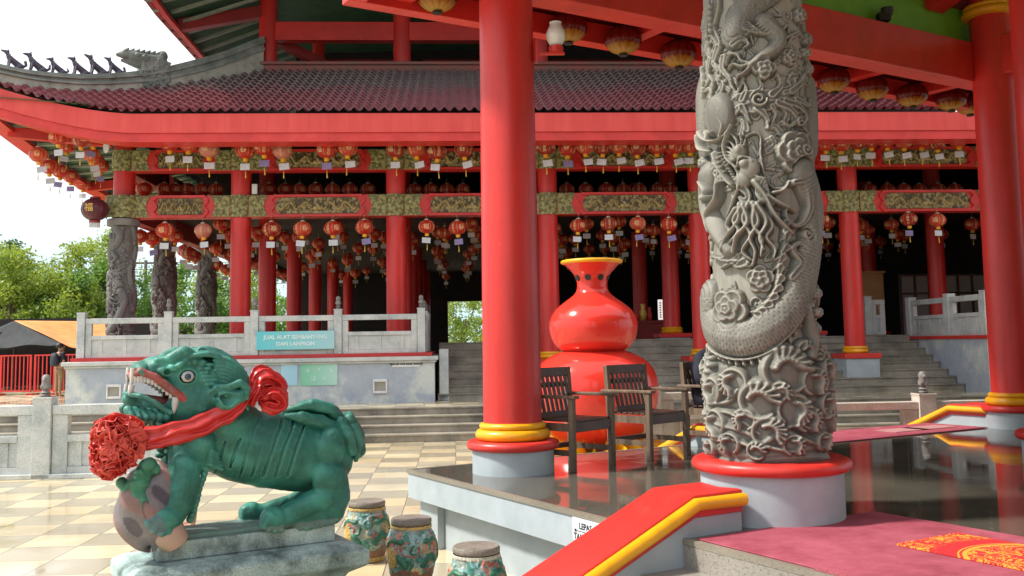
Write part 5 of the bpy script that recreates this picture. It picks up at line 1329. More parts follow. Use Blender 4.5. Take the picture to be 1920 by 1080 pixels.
Px = np.stack([rad*np.sin(ang), -rad*np.cos(ang), zv], -1)   # u=0 faces local -y
dp = grid_mesh('carved_shaft', Px, M['stonecarve'], None, 180, wrap=True, flip=True)
dragon_me = dp.data
dp.parent = pav; dp.name = 'dragon_pillar'; dp.location = (UB, VB, 0); dp.rotation_euler.z = faceang+math.pi/2-PA
zfoot = float(zv.min())
MB().lathe([(.33, ZP+.2), (.33, 7)], n=40).build('core', M['stonecarve'], dp, 40)
HD = .205
MB().lathe([(RB, ZP), (RB, ZP+.31)], n=96).build('drum', M['grey'], dp, 40)
MB().lathe([(RB*.7, ZP+.311)]+torus_prof(RB*1.035, .04, ZP+.351, 14)+[(RB*.7, ZP+.391)], n=96).build('rim', M['red'], dp, 50)
# the same carving on the stone columns of the hall
for i, (px, n) in enumerate(((230, N0), (302, 25.7), (381, 30.0), (430, 34.5), (466, 39.5))):
    o = bpy.data.objects.new('dragon_column', dragon_me); C.objects.link(o); o.parent = hall
    o.material_slots[0].link = 'OBJECT'; o.material_slots[0].material = M['stonecarve2']
    zb_, zt_ = 1.6, ZB[0][0] if i == 0 else 5.0
    s = .80; sz = (zt_-zb_)/(float(zv.max())-zfoot)
    o.scale = (s, s, sz); o.location = (DE, n, zb_-zfoot*sz); o.rotation_euler.z = rnd.uniform(-.8, .8)
    MB().lathe([(.25/s, zfoot), (.25/s, float(zv.max())+.6)], n=24).build('core', M['stonecarve2'], o, 40)
    MB().lathe([(.30/s, float(zv.max())-.2), (.36/s, float(zv.max())-.19), (.36/s, float(zv.max())-.02), (.3/s, float(zv.max()))], n=24).build('collar', M['stonecarve2'], o, 40)
# ------------------------------------------------------------------ SDF sculpting with surface nets
class Sculpt:
    def __init__(s, lo, hi, h):
        s.h = h; s.lo = np.array(lo, np.float32); s.n = np.ceil((np.array(hi)-lo)/h).astype(int)+1
        s.ax = [s.lo[i]+h*np.arange(s.n[i], dtype=np.float32) for i in range(3)]
        s.F = np.full(tuple(s.n), .2, np.float32)
    def _w(s, lo, hi, pad):
        sl = []
        for i in range(3):
            a = int(max(0, (lo[i]-pad-s.lo[i])/s.h)); b_ = int(min(s.n[i], (hi[i]+pad-s.lo[i])/s.h+2))
            if b_ <= a: return None, None
            sl.append(slice(a, b_))
        X, Y, Z = np.meshgrid(*[s.ax[i][sl[i]] for i in range(3)], indexing='ij', sparse=True); return tuple(sl), (X, Y, Z)
    def comb(s, w, d, k, op):
        A = s.F[w]
        if op == 'u':
            if k > 0: hq = np.clip(.5+.5*(A-d)/k, 0, 1); s.F[w] = A+(d-A)*hq-k*hq*(1-hq)
            else: s.F[w] = np.minimum(A, d)
        else:
            if k > 0: hq = np.clip(.5-.5*(A+d)/k, 0, 1); s.F[w] = A+(-d-A)*hq+k*hq*(1-hq)
            else: s.F[w] = np.maximum(A, -d)
    def ball(s, c, r, k=.02, op='u', rot=None):
        c = np.array(c, float); r = np.array([r]*3 if np.isscalar(r) else r, float); R_ = r.max()
        w, g_ = s._w(c-R_, c+R_, k+.03)
        if w is None: return
        X, Y, Z = g_[0]-c[0], g_[1]-c[1], g_[2]-c[2]
        if rot: ca, sa = math.cos(rot), math.sin(rot); X, Z = X*ca+Z*sa, -X*sa+Z*ca    # rotate in x-z
        q = np.sqrt((X/r[0])**2+(Y/r[1])**2+(Z/r[2])**2); q2 = np.sqrt((X/r[0]**2)**2+(Y/r[1]**2)**2+(Z/r[2]**2)**2)+1e-6
        s.comb(w, (q*(q-1)/q2).astype(np.float32), k, op)
    def limb(s, pts, rs, k=.02, op='u', sy=1.0):
        pts = [np.array(p, float) for p in pts]; rs = [rs]*len(pts) if np.isscalar(rs) else rs
        P = np.array(pts); R_ = max(rs)
        w, g_ = s._w(P.min(0)-R_/min(sy, 1), P.max(0)+R_/min(sy, 1), k+.03)
        if w is None: return
        X, Y, Z = g_; best = None
        for i in range(len(pts)-1):
            a, b_ = pts[i], pts[i+1]; d = b_-a; L2 = d.dot(d)+1e-9
            t = np.clip(((X-a[0])*d[0]+(Y-a[1])*d[1]+(Z-a[2])*d[2])/L2, 0, 1)
            q = np.sqrt((X-a[0]-t*d[0])**2+((Y-a[1]-t*d[1])*sy)**2+(Z-a[2]-t*d[2])**2)-(rs[i]+(rs[i+1]-rs[i])*t)
            best = q if best is None else np.minimum(best, q)
        s.comb(w, best.astype(np.float32), k, op)
    def box(s, lo, hi, k=.01, r=.01, op='u'):
        lo = np.array(lo, float); hi = np.array(hi, float); c = (lo+hi)/2; e = (hi-lo)/2-r
        w, (X, Y, Z) = s._w(lo, hi, k+.03)
        q = [np.abs(X-c[0])-e[0], np.abs(Y-c[1])-e[1], np.abs(Z-c[2])-e[2]]
        d = np.sqrt(sum(np.maximum(a, 0)**2 for a in q))+np.minimum(np.maximum(np.maximum(q[0], q[1]), q[2]), 0)-r
        s.comb(w, d.astype(np.float32), k, op)
    def mesh(s):
        F_ = s.F; S = F_ < 0; nx_, ny_, nz_ = F_.shape
        cs = np.zeros((nx_-1, ny_-1, nz_-1), np.int8)
        for i in (0, 1):
            for j in (0, 1):
                for k in (0, 1): cs += S[i:nx_-1+i, j:ny_-1+j, k:nz_-1+k]
        act = (cs > 0) & (cs < 8); idx = np.full(act.shape, -1, np.int64); I = np.argwhere(act); idx[act] = np.arange(len(I))
        acc = np.zeros((len(I), 3)); cnt = np.zeros(len(I))
        cn = [(i, j, k) for i in (0, 1) for j in (0, 1) for k in (0, 1)]
        for a in cn:
            for ax in range(3):
                if a[ax]: continue
                b_ = list(a); b_[ax] = 1
                fa = F_[I[:, 0]+a[0], I[:, 1]+a[1], I[:, 2]+a[2]]; fb = F_[I[:, 0]+b_[0], I[:, 1]+b_[1], I[:, 2]+b_[2]]
                m = (fa < 0) != (fb < 0); t = np.where(m, fa/(fa-fb+1e-12), 0)
                p = np.tile(np.array(a, float), (len(I), 1)); p[:, ax] = t; acc[m] += p[m]; cnt[m] += 1
        V = s.lo+s.h*(I+acc/np.maximum(cnt, 1)[:, None]); Q = []
        for ax in range(3):
            b1, b2 = [(1, 2), (2, 0), (0, 1)][ax]
            sl0 = [slice(None)]*3; sl1 = [slice(None)]*3; sl0[ax] = slice(0, -1); sl1[ax] = slice(1, None)
            ch = S[tuple(sl0)] != S[tuple(sl1)]; E_ = np.argwhere(ch)
            ok = (E_[:, b1] > 0) & (E_[:, b2] > 0) & (E_[:, b1] < F_.shape[b1]-1) & (E_[:, b2] < F_.shape[b2]-1); E_ = E_[ok]
            def g_(o1, o2):
                q = E_.copy(); q[:, b1] -= o1; q[:, b2] -= o2; return idx[q[:, 0], q[:, 1], q[:, 2]]
            q = np.stack([g_(0, 0), g_(1, 0), g_(1, 1), g_(0, 1)], 1)
            fl = S[E_[:, 0], E_[:, 1], E_[:, 2]]; q[~fl] = q[~fl][:, ::-1]; Q.append(q)
        return V, np.concatenate(Q)
# ------------------------------------------------------------------ green lion
L0 = onY(295, 1056, 6.5); LZ0 = L0.z
LMt = Matrix.Translation((L0.x, L0.y, 0)) @ Matrix.Rotation(PA, 4, 'Z'); LI = LMt.inverted()
LNr = LMt.to_3x3() @ Vector((0, 1, 0))
def lp(px, py, y=0.0):
    p = LI @ onN(px, py, LMt @ Vector((0, y, 0)), LNr); return np.array((p.x, y, p.z))
bl = LI @ onZ(268, 1035, LZ0); SW = bl.y                     # slab width
SX1 = lp(629, 1017, 0)[0]
ST = lp(296, 1020, 0)[2]                                      # slab top
KL = 6.75/1800                                                # metres per pixel near the statue
YM = .215
sc = Sculpt((-.36, -.17, ST-.06), (1.60, .60, 1.98), .0068)
def px_(r): return r*KL
def mir(p): return (p[0], 2*YM-p[1], p[2])
def ball(px, py, y, r, k=.02, op='u', rot=None, both=False):
    c = lp(px, py, y); r = [px_(a) for a in r] if not np.isscalar(r) else px_(r)
    sc.ball(c, r, k, op, rot)
    if both: sc.ball(mir(c), r, k, op, rot)
def limb(pts, rs, k=.02, op='u', both=False, sy=1.0):
    P = [lp(*p) for p in pts]; rs = [px_(a) for a in rs] if not np.isscalar(rs) else px_(rs)
    sc.limb(P, rs, k, op, sy)
    if both: sc.limb([mir(p) for p in P], rs, k, op, sy)
# torso
limb([(408, 826, YM), (450, 838, YM), (505, 842, YM), (560, 852, YM), (605, 858, YM)], [58, 66, 74, 72, 62], .05, sy=1.25)
ball(618, 822, YM, (46, 44, 44), .05)
# neck and chest
limb([(425, 800, YM), (385, 770, YM), (360, 750, YM)], [62, 62, 60], .05, sy=1.1)
ball(350, 850, YM, (46, 50, 48), .05)
# hind quarters
ball(620, 836, .045, (30, 20, 36), .03, both=True)
ball(612, 896, .03, (29, 20, 34), .012, both=True)
limb([(624, 895, .06), (632, 930, .07), (622, 960, .07)], [30, 26, 24], .03, both=True)
limb([(608, 932, .05), (570, 950, .04), (530, 972, .03)], [25, 23, 20], .02)
limb([(606, 945, .06), (600, 968, .05), (560, 985, .05)], [22, 20, 16], .03)
ball(512, 974, .02, (26, 22, 24), .02); 
for i, (dx, dy) in enumerate(((-16, 6), (-8, 14), (3, 18), (14, 16))): limb([(512+dx*.4, 966+dy*.2, .0-.02), (512+dx, 982+dy*.6, -.03)], [10, 8], .008)
for i in range(6): limb([(575+9*i, 990-2.0*i, .0), (585+9*i, 984-2*i, -.01)], [6, 4], .006)
limb([(600, 925, .36), (540, 945, .38), (490, 962, .38)], [22, 18, 18], .02); ball(470, 962, .39, (24, 22, 22), .02)
for dx in (-14, -4, 6): limb([(470+dx*.6, 955, .36), (468+dx, 978, .35)], [9, 7], .006)
# tail: tufts lying on the back and curl at the rump
for k_, pts in enumerate(([(640, 800, .2), (610, 775, .18), (570, 762, .16), (532, 772, .14)], [(645, 795, .16), (620, 768, .12), (585, 758, .1), (548, 766, .1)], [(640, 808, .12), (600, 790, .08), (565, 782, .08), (535, 780, .1)], [(650, 800, .25), (625, 772, .25), (590, 758, .22), (555, 765, .2)], [(640, 800, .3), (610, 775, .3), (570, 765, .28), (540, 772, .26)])):
    limb(pts, [10, 13, 12, 3], .006)
for pts in ([(646, 782, .14), (662, 800, .1), (672, 830, .1), (668, 862, .12)], [(654, 780, .2), (672, 812, .2), (676, 845, .2)], [(640, 790, .08), (652, 815, .05), (660, 845, .06)], [(650, 785, .26), (668, 812, .3), (672, 850, .3)]):
    limb(pts, [10, 12, 11, 5][:len(pts)], .006)
ball(655, 786, .12, (12, 14, 14), .008)
# forelegs: near one on the ball
ball(343, 848, .04, (26, 20, 24), .012); limb([(372, 830, .06), (362, 862, .06)], [30, 26], .03)
limb([(345, 872, .02), (342, 905, .0), (332, 945, -.02), (318, 972, -.03)], [28, 30, 27, 24], .02)
ball(305, 972, -.06, (32, 24, 24), .02)
for dx, dy in ((-26, 6), (-16, 18), (-2, 24), (12, 24)): limb([(306+dx*.5, 968+dy*.3, -.09), (305+dx, 974+dy, -.10)], [10, 8.5], .008)
ball(326, 918, -.07, 7, .006)
limb([(340, 850, .36), (318, 900, .38), (300, 950, .40), (292, 985, .4)], [24, 22, 20, 22], .03)
# tufts behind the elbow, serrated crest down the foreleg
for i in range(5): limb([(378, 850+5*i, .03), (395, 846+6*i, .0), (410+2*i, 852+7*i, .02)], [7, 6, 2], .006, both=True)
for i in range(11):
    t = i/10; ball(386-30*t, 880+95*t, .02-.02*t, (7, 6, 6.5), .006)
# ribs: slanted grooves on both flanks
for x0 in (437, 462, 485, 508, 530, 552, 574):
    for sgn in (0, 1):
        P = []
        for t in np.linspace(0, 1, 7):
            x, y = x0-36*t, 786+106*t
            # outer face depth of the squashed torso
            cy = np.interp(x, [408, 450, 505, 560, 605], [826, 838, 842, 852, 858]); rr = np.interp(x, [408, 450, 505, 560, 605], [58, 66, 74, 72, 62])
            dd = math.sqrt(max(.05, 1-((y-cy)/rr)**2))*px_(rr)/1.25
            c = lp(x, y, YM-dd); P.append(c if sgn == 0 else mir(c))
        sc.limb(P, .0105, .002, 's')
# chest scales
for i in range(5):
    for j in range(4): ball(300+10*j, 800+13*i, YM-.10+.07*(j % 2), (9, 9, 7), .006)
# ---------------- head
ball(388, 722, YM, (62, 52, 56), .04); ball(350, 712, YM, (52, 48, 44), .03)
limb([(345, 700, YM), (310, 694, YM), (272, 698, YM)], [36, 30, 22], .03, sy=.8)          # snout
ball(262, 694, YM, (16, 34, 15), .015)
ball(285, 684, YM, (16, 30, 14), .015)                                                      # nose bridge
ball(312, 696, .10, (15, 10, 12), .01, both=True); ball(314, 699, .07, (6, 8, 5), .006, 's', both=True)
for i in range(3): limb([(300-3*i, 690-7*i, .11), (322+2*i, 682-6*i, .08), (338, 696-5*i, .08)], [5, 5, 3], .005, both=True)
# upper lip roll
LIP = [(246, 704, .17), (262, 696, .09), (290, 706, .065), (318, 728, .055), (345, 748, .05), (368, 758, .06), (370, 775, .08)]
limb(LIP, [6, 7, 7, 7, 7, 7, 5], .006, both=True)
# mouth cut
limb([(250, 722, YM), (295, 736, YM), (345, 764, YM)], [12, 19, 17], .008, 's', sy=.62)
# lower jaw
limb([(243, 748, YM), (275, 764, YM), (320, 784, YM), (365, 786, YM)], [13, 19, 22, 22], .012, sy=.78)
limb([(240, 738, .16), (262, 742, .08), (290, 756, .06), (320, 774, .06)], [5, 5, 5, 5], .006, both=True)
for i in range(6):
    limb([(240+13*i, 768+2*i, .12), (248+13*i, 782, .09), (244+14*i, 795, .12)], [8, 8, 4], .005, both=True)
# cheeks, brows
ball(352, 705, .075, (22, 12, 18), .012, both=True)
ball(352, 706, .05, (15, 9, 12), .004, 's', both=True)
for i in range(5): ball(326+13*i, 690-6*math.sin(i*.75)-2*i, .06, (10, 9, 8), .006, both=True)
limb([(322, 672, .09), (345, 662, .07), (372, 672, .08)], [12, 13, 9], .008, both=True)
ball(345, 662, .09, (14, 9, 8), .008, both=True)
limb([(388, 745, .06), (378, 765, .05), (372, 785, .08)], [16, 16, 10], .02, both=True)
for i in range(4): ball(376+2*i, 690+14*i, .06, (8, 7, 6.5), .005, both=True)
# beads rolls at the temple
for c_ in range(3):
    for r_ in range(5): ball(392+14*c_-3*r_, 684+7.6*r_+2*c_, .055+.01*c_, (8.5, 10, 4.6), .003, both=True)
# mane: combed strands back over the head
for i in range(9):
    y = .035+.04*i
    s_ = abs(y-YM)/.2
    limb([(x, y0+12*s_, y+.008*math.sin(x/9.)) for x, y0 in cr_curve([(336, 674), (362, 657), (400, 655), (438, 676), (462, 710), (470, 735)], 16)], [5.2]*15+[3], .002)
for i in range(8): limb([(x, y0+7.4*i, yy) for x, y0, yy in [tuple(q)+(z_,) for q, z_ in zip(cr_curve([(402, 668), (430, 674), (452, 690), (466, 716)], 9), np.linspace(.055, .03, 9)-.03*np.sin(np.linspace(0, 3.1, 9)))]], [4.2]*8+[2.5], .002, both=True)
for i in range(7): ball(330+12*i, 662-3*math.sin(i*.6), YM-.05+.02*(i % 2), (8, 12, 7), .006)
# ear
limb([(400, 744, .02), (425, 750, -.02), (452, 742, -.04)], [14, 22, 12], .010, both=True, sy=1.5)
limb([(405, 728, .0), (430, 726, -.035), (450, 718, -.05), (464, 728, -.05), (462, 745, -.05)], [7, 7, 7, 6, 5], .006, both=True)
limb([(405, 742, -.02), (428, 750, -.065), (450, 742, -.085)], [4, 12, 6], .006, 's', both=True, sy=1.5)
limb([(392, 736, .02), (405, 728, -.01), (425, 740, -.03), (440, 728, -.02), (446, 742, -.02)], [7, 6, 6, 6, 4], .005, both=True)
rr_s = lp(400, 728, .02); ball(397, 726, .03, (10, 8, 10), .005, both=True); ball(397, 726, .005, (4, 6, 4), .004, 's', both=True)
def hs(px, py, off=0.0):
    best = YM
    for cx, cy, a, b_, c_ in ((388, 722, 62, 52, 56), (350, 712, 52, 48, 44)):
        q = 1-((px-cx)/a)**2-((py-cy)/c_)**2
        if q > 0: best = min(best, YM-px_(b_)*math.sqrt(q))
    return min(best, YM-.03)+off
for i in range(9):
    P_ = cr_curve([(372+2*i, 672+7.0*i), (398+1.2*i, 668+7.6*i), (424, 676+8.0*i), (444-.6*i, 694+7.6*i), (452-3*i, 714+6.2*i)], 12)
    limb([(x+2.2*math.sin(k_*.9+i), y, hs(x, y, .004)) for k_, (x, y) in enumerate(P_)], [3.9]*11+[2.2], .001, both=True)
for i in range(13):
    x, y = cr_curve([(448, 690), (460, 712), (462, 735), (452, 758), (430, 775), (400, 785)], 13)[i]
    P_ = [(x+7*(1-t)*math.cos(t*8), y+7*(1-t)*math.sin(t*8)) for t in np.linspace(0, 1, 14)]
    limb([(a_, b_, hs(a_, b_, -.004)) for a_, b_ in P_], [3]*14, .001, both=True)
# spiral curls over the crown and behind the jaw
def curl(px, py, y, r, fl=1, both=True):
    P = [(px+r*(1-t)**.8*math.cos(fl*t*8.5), py+r*(1-t)**.8*math.sin(fl*t*8.5), y-.012*t) for t in np.linspace(0, 1, 18)]
    limb(P, [max(2.6, r*.30)]*18, .002, both=both)
for i, (x, y, yy, r_) in enumerate(((340, 668, .10, 9), (358, 662, .085, 9), (378, 660, .08, 9), (330, 684, .08, 6), (372, 742, .045, 8), (384, 762, .045, 9), (372, 780, .06, 9), (398, 776, .04, 9), (410, 764, .03, 8), (296, 682, .11, 6), (452, 760, .02, 8), (300, 800, .08, 8), (318, 812, .06, 8), (338, 818, .05, 8))): curl(x, y, yy, r_, 1 if i % 2 else -1)
# lower mane curls behind the cheek
for i in range(4): limb([(380, 775+4*i, .05), (396, 768+5*i, .03), (404, 780+5*i, .05)], [7, 7, 3], .004, both=True)
# plinth lump under the belly
sc.box((.10, .03, ST-.06), (SX1-.02, SW-.03, ST+.035), .02, .015)
V_, Q_ = sc.mesh()
del sc.F
from mathutils import noise as mnoise
nzv = np.array([mnoise.noise_vector(Vector(v)*10)*.0065+mnoise.noise_vector(Vector(v)*28)*.0028 for v in V_.tolist()])
V_ = V_+nzv*(V_[:, 2] > ST+.03)[:, None]
def seg_dist(V, P):
    best = np.full(len(V), 9.)
    for a, b_ in zip(P[:-1], P[1:]):
        d = b_-a; t = np.clip(((V-a)@d)/(d@d+1e-9), 0, 1); best = np.minimum(best, np.linalg.norm(V-a-t[:, None]*d, axis=1))
    return best
colv = np.zeros((len(V_), 3)); colv[:] = (.015, .135, .102)
rg = np.random.RandomState(5)
ph_ = V_*np.array([9, 9, 11]); blot = np.sin(ph_[:, 0]*1.3+2*np.sin(ph_[:, 2]))*np.sin(ph_[:, 2]*1.7+ph_[:, 0]*.6)
colv += np.clip(blot, 0, 1)[:, None]*np.array([.02, .09, .07])
for sgn in (0, 1):
    P = np.array([lp(*p) if sgn == 0 else mir(lp(*p)) for p in LIP]); d = seg_dist(V_, P); m = (d < .0285) & (V_[:, 0] < lp(383, 750, 0)[0]); colv[m] = (.33, .03, .025)
P = np.array([lp(250, 722, YM), lp(295, 736, YM), lp(345, 764, YM)])
dm = np.sqrt((V_[:, 0][:, None]-P[None, :, 0])**2*1+(V_[:, 2][:, None]-P[None, :, 2])**2).min(1)
tt = seg_dist(V_*np.array([1, .5, 1]), P*np.array([1, .5, 1]))
inm = (tt < .062) & (V_[:, 1] > .075) & (V_[:, 1] < 2*YM-.075); colv[inm] = (.16, .015, .015)
low = (V_[:, 2] < ST+.04); colv[low] = (.10, .17, .15)
paw = (np.linalg.norm(V_-lp(290, 985, -.09), axis=1) < .085); colv[paw] = (.07, .14, .16)
def lionmat():
    m, t, b = nmat('green_painted_stone'); v = ocoord(t)
    a = t.nodes.new('ShaderNodeAttribute'); a.attribute_name = 'paint'
    n = tex(t, 'ShaderNodeTexNoise', 5, 8, v, .7); n2 = tex(t, 'ShaderNodeTexNoise', 85, 4, v, .6)
    c = mixc(t, .55, a.outputs['Color'], ramp(t, n.outputs['Fac'], [(.3, .15), (.7, .78)]), 'OVERLAY')
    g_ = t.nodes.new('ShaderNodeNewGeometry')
    c = mixc(t, ramp(t, g_.outputs['Pointiness'], [(.505, 0.), (.57, .75)]), c, (.11, .36, .29))  # lighter edges: painted highlights together with worn paint
    c = mixc(t, ramp(t, n2.outputs['Fac'], [(.60, 0.), (.78, .35)]), c, (.10, .28, .23))
    t.links.new(c, b.inputs['Base Color']); t.links.new(ramp(t, n.outputs['Fac'], [(.3, .62), (.7, .38)]), b.inputs['Roughness'])
    bump(t, b, n2.outputs['Fac'], .55, .006); return m
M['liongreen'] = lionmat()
lion = thing('lion_statue', 'large green guardian lion statue with open white toothed mouth standing over a ball', 'statue', (0, 0, 0)); lion.matrix_world = LMt
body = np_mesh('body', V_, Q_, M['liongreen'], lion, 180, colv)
M['tooth'] = pm('tooth_white', (.62, .60, .55), (.42, .42, .42), 14, .5)
b = MB()
TL = cr_curve([(254, 705), (276, 706), (300, 718), (324, 738), (346, 757)], 15)
for sgn in (0, 1):
    for i, (x, y) in enumerate(TL):
        yy = np.interp(i, [0, 4, 14], [.125, .085, .072]); c = lp(x, y+5, yy); c = c if sgn == 0 else np.array(mir(c))
        b.lathe([(.001, -px_(7)), (px_(3.4), -px_(6)), (px_(3.9), -px_(2)), (px_(3.7), px_(8)), (.001, px_(9))], tuple(c), 8)
    for (x, y0, y1, r_, yy) in ((330, 745, 775, 6.5, .06), (250, 690, 722, 5, .13), (247, 722, 742, 5.5, .13)):
        a = lp(x, y0, yy); c = lp(x-4, y1, yy); m_ = (a+c)/2
        if sgn: a, c, m_ = np.array(mir(a)), np.array(mir(c)), np.array(mir(m_))
        b.tube([tuple(a), tuple(m_), tuple(c)], [px_(r_), px_(r_*.95), px_(1.8)], 10)
b.build('teeth', M['tooth'], lion, 60)
b = MB()
b.tube([tuple(lp(268, 748, YM)), tuple(lp(300, 756, YM)), tuple(lp(335, 772, YM))], [px_(9), px_(13), px_(12)], 12)
b.build('tongue', pm('tongue_pink', (.30, .09, .085), None, 8, .45), lion, 60)
for sgn in (0, 1):
    c = lp(352, 706, .052); c = c if sgn == 0 else np.array(mir(c)); s_ = -1 if sgn == 0 else 1
    e_ = MB().lathe([(.0001, -px_(11)), (px_(8), -px_(8)), (px_(12), 0), (px_(8), px_(8)), (.0001, px_(11))], tuple(c), 20).build('eye', M['tooth'], lion, 80)
    o = MB().lathe([(0.0001, .0), (px_(6), .001), (px_(5), px_(2.4)), (.0001, px_(3.2))], (0, 0, 0), 16).build('iris', pm('iris_blue', (.05, .10, .16), (.02, .04, .07), 20, .25), e_, 60)
    o.location = (c[0]-px_(2), c[1]+s_*px_(10.4), c[2]); o.rotation_euler.x = R(90)*(1 if s_ < 0 else -1)
# brocade ball: painted stone with swirls
cb = lp(285, 948, .10); rb_ = px_(62)
th = np.linspace(0, 2*np.pi, 120, endpoint=False); ph = np.linspace(-1.56, 1.56, 80); T, Pp = np.meshgrid(th, ph)
hh = .015*np.sin(3*T+3*np.sin(1.6*Pp)+1)+.006*np.sin(4*Pp+2*np.cos(2*T)); rr_b = rb_*(1+.0*T)+hh
Pb = np.stack([cb[0]+rr_b*np.cos(Pp)*np.cos(T), cb[1]+rr_b*.95*np.cos(Pp)*np.sin(T), cb[2]+rr_b*1.22*np.sin(Pp)], -1)
f = (hh > .004)[..., None]; f2 = (hh < -.012)[..., None]
cb_c = np.where(f, np.array([.22, .13, .12]), np.array([.16, .145, .155])); cb_c = np.where(f2, np.array([.07, .06, .08]), cb_c)
grid_mesh('brocade_ball', Pb, paint_mat('painted_ball_stone', .5, .4, 60, .5), lion, 180, wrap=True, colors=cb_c.reshape(-1, 3))
o = MB().tube([tuple(lp(330, 1018, -.02)), tuple(lp(318, 1000, -.03)), tuple(lp(300, 985, 0))], [px_(24), px_(28), px_(22)], 16).build('rock_foot', pm('ochre_rock', (.36, .27, .19), (.42, .24, .22), 9, .6, .3, 40), lion, 80)
# small green cub clinging to the ball
cub = Sculpt(tuple(lp(215, 960, 0)*0+np.array([-.33, -.12, 1.0-.35])), (.12, .25, 1.35), .008)
def cl(pts, rs, k=.008, op='u'): cub.limb([lp(*p) for p in pts], [px_(a) for a in rs], k, op)
cl([(272, 880, -.02), (262, 905, -.04), (258, 925, -.05)], [15, 17, 12]); cl([(280, 870, -.02), (290, 880, -.03)], [12, 10])
cl([(262, 920, -.06), (272, 945, -.10), (278, 965, -.12)], [9, 7, 7]); cl([(250, 905, -.03), (235, 915, 0), (228, 905, .02)], [9, 8, 10])
for i in range(8): cl([(255+7*(i % 3), 885+9*(i//2), -.075), (262+7*(i % 3), 890+9*(i//2), -.08)], [5, 3], .003)
cub.ball(lp(276, 872, -.05), (px_(14), px_(10), px_(12)), .008)
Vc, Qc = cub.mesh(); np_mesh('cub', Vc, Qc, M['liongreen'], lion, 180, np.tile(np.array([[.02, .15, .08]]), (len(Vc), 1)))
# slab of the statue and the separate pedestal
M['slab'] = stone('weathered_teal_slab', (.40, .52, .49), (.27, .37, .36), (.06, .09, .09), 3.2, .7)
MB().box(0, 0, LZ0, SX1, SW, ST).build('slab', M['slab'], lion, bevel=.012)
ped = thing('pedestal', 'weathered grey green stepped stone pedestal under the green lion', 'pedestal', (0, 0, 0)); ped.matrix_world = LMt
x0 = lp(225, 1052, -.10)[0]; x1 = lp(673, 1040, -.10)[0]; zt1 = lp(230, 1056, -.10)[2]
b = MB()
prof_p = [(0, LZ0-.001), (.10, LZ0-.012), (.16, LZ0-.045), (.175, LZ0-.06), (.175, LZ0-.15), (.15, LZ0-.17), (.06, LZ0-.22), (.04, LZ0-.25), (.04, .12), (.14, .08), (.14, 0)]
mx0, mx1, my0, my1 = -.03, SX1+.02, 0.0, SW
vs = []; fs = []
for o_, z in prof_p: vs += [(mx0-o_, my0-o_, z), (mx1+o_, my0-o_, z), (mx1+o_, my1+o_, z), (mx0-o_, my1+o_, z)]
for i in range(len(prof_p)-1):
    for j in range(4): fs.append((i*4+j, (i+1)*4+j, (i+1)*4+(j+1) % 4, i*4+(j+1) % 4))
fs.append((0, 1, 2, 3)); b.add(vs, fs).build('base', M['slab'], ped, None, bevel=.006)
# ------------------------------------------------------------------ red sash, rosette and bow
M['satin'] = pm('red_satin', (.55, .02, .018), (.48, .018, .015), 3, .32, .04, 60, spec=.6)
M['satinlt'] = pm('coral_satin', (.62, .09, .065), (.52, .03, .025), 5, .38, .05, 60)
sash = thing('red_sash', 'red satin sash with ruffled rosette tied round the neck of the green lion', 'sash', (0, 0, 0)); sash.matrix_world = LMt
from mathutils import noise as mnoise
def ribbon(path, widths, name, folds=5, amp=.010, mat=M['satin'], drop=None):
    P = cr_curve([lp(*p) for p in path], 50); W = np.interp(np.linspace(0, 1, 50), np.linspace(0, 1, len(widths)), [px_(w_) for w_ in widths])
    m = 30; rows = []
    for i in range(50):
        d = P[min(i+1, 49)]-P[max(i-1, 0)]; d /= np.linalg.norm(d)
        nrm = np.array([0, -1, 0.]); upv = np.cross(d, nrm); upv /= np.linalg.norm(upv); nn_ = np.cross(upv, d)
        row = []
        for j in range(m):
            s = j/(m-1)-.5; t = i/49
            fo = amp*math.sin(folds*2*math.pi*s+2.5*math.sin(3*t)+1.3*t)+amp*.5*math.sin(11*s+7*t)
            edge = -.035*(2*s)**4
            q_ = Vector(P[i]+upv*s*2*W[i]); nv_ = mnoise.noise_vector(q_*11)*.016+mnoise.noise_vector(q_*27)*.007
            row.append(np.array(nv_)+P[i]+upv*s*2*W[i]+(-nn_ if nn_[1] > 0 else nn_)*(fo+edge))
        rows.append(row)
    o = grid_mesh(name, np.array(rows), mat, sash, 180); md = o.modifiers.new('thickness', 'SOLIDIFY'); md.thickness = .004; return o
ribbon([(238, 832, .02), (270, 826, -.03), (330, 815, -.06), (390, 795, -.06), (440, 768, -.05), (470, 735, -.03), (476, 715, .02)], [17, 20, 21, 20, 17, 12, 9], 'band', 2.6, .010)
ribbon([(232, 815, .10), (238, 790, .30), (250, 770, .40)], [6, 8, 8], 'band', 3, .006)
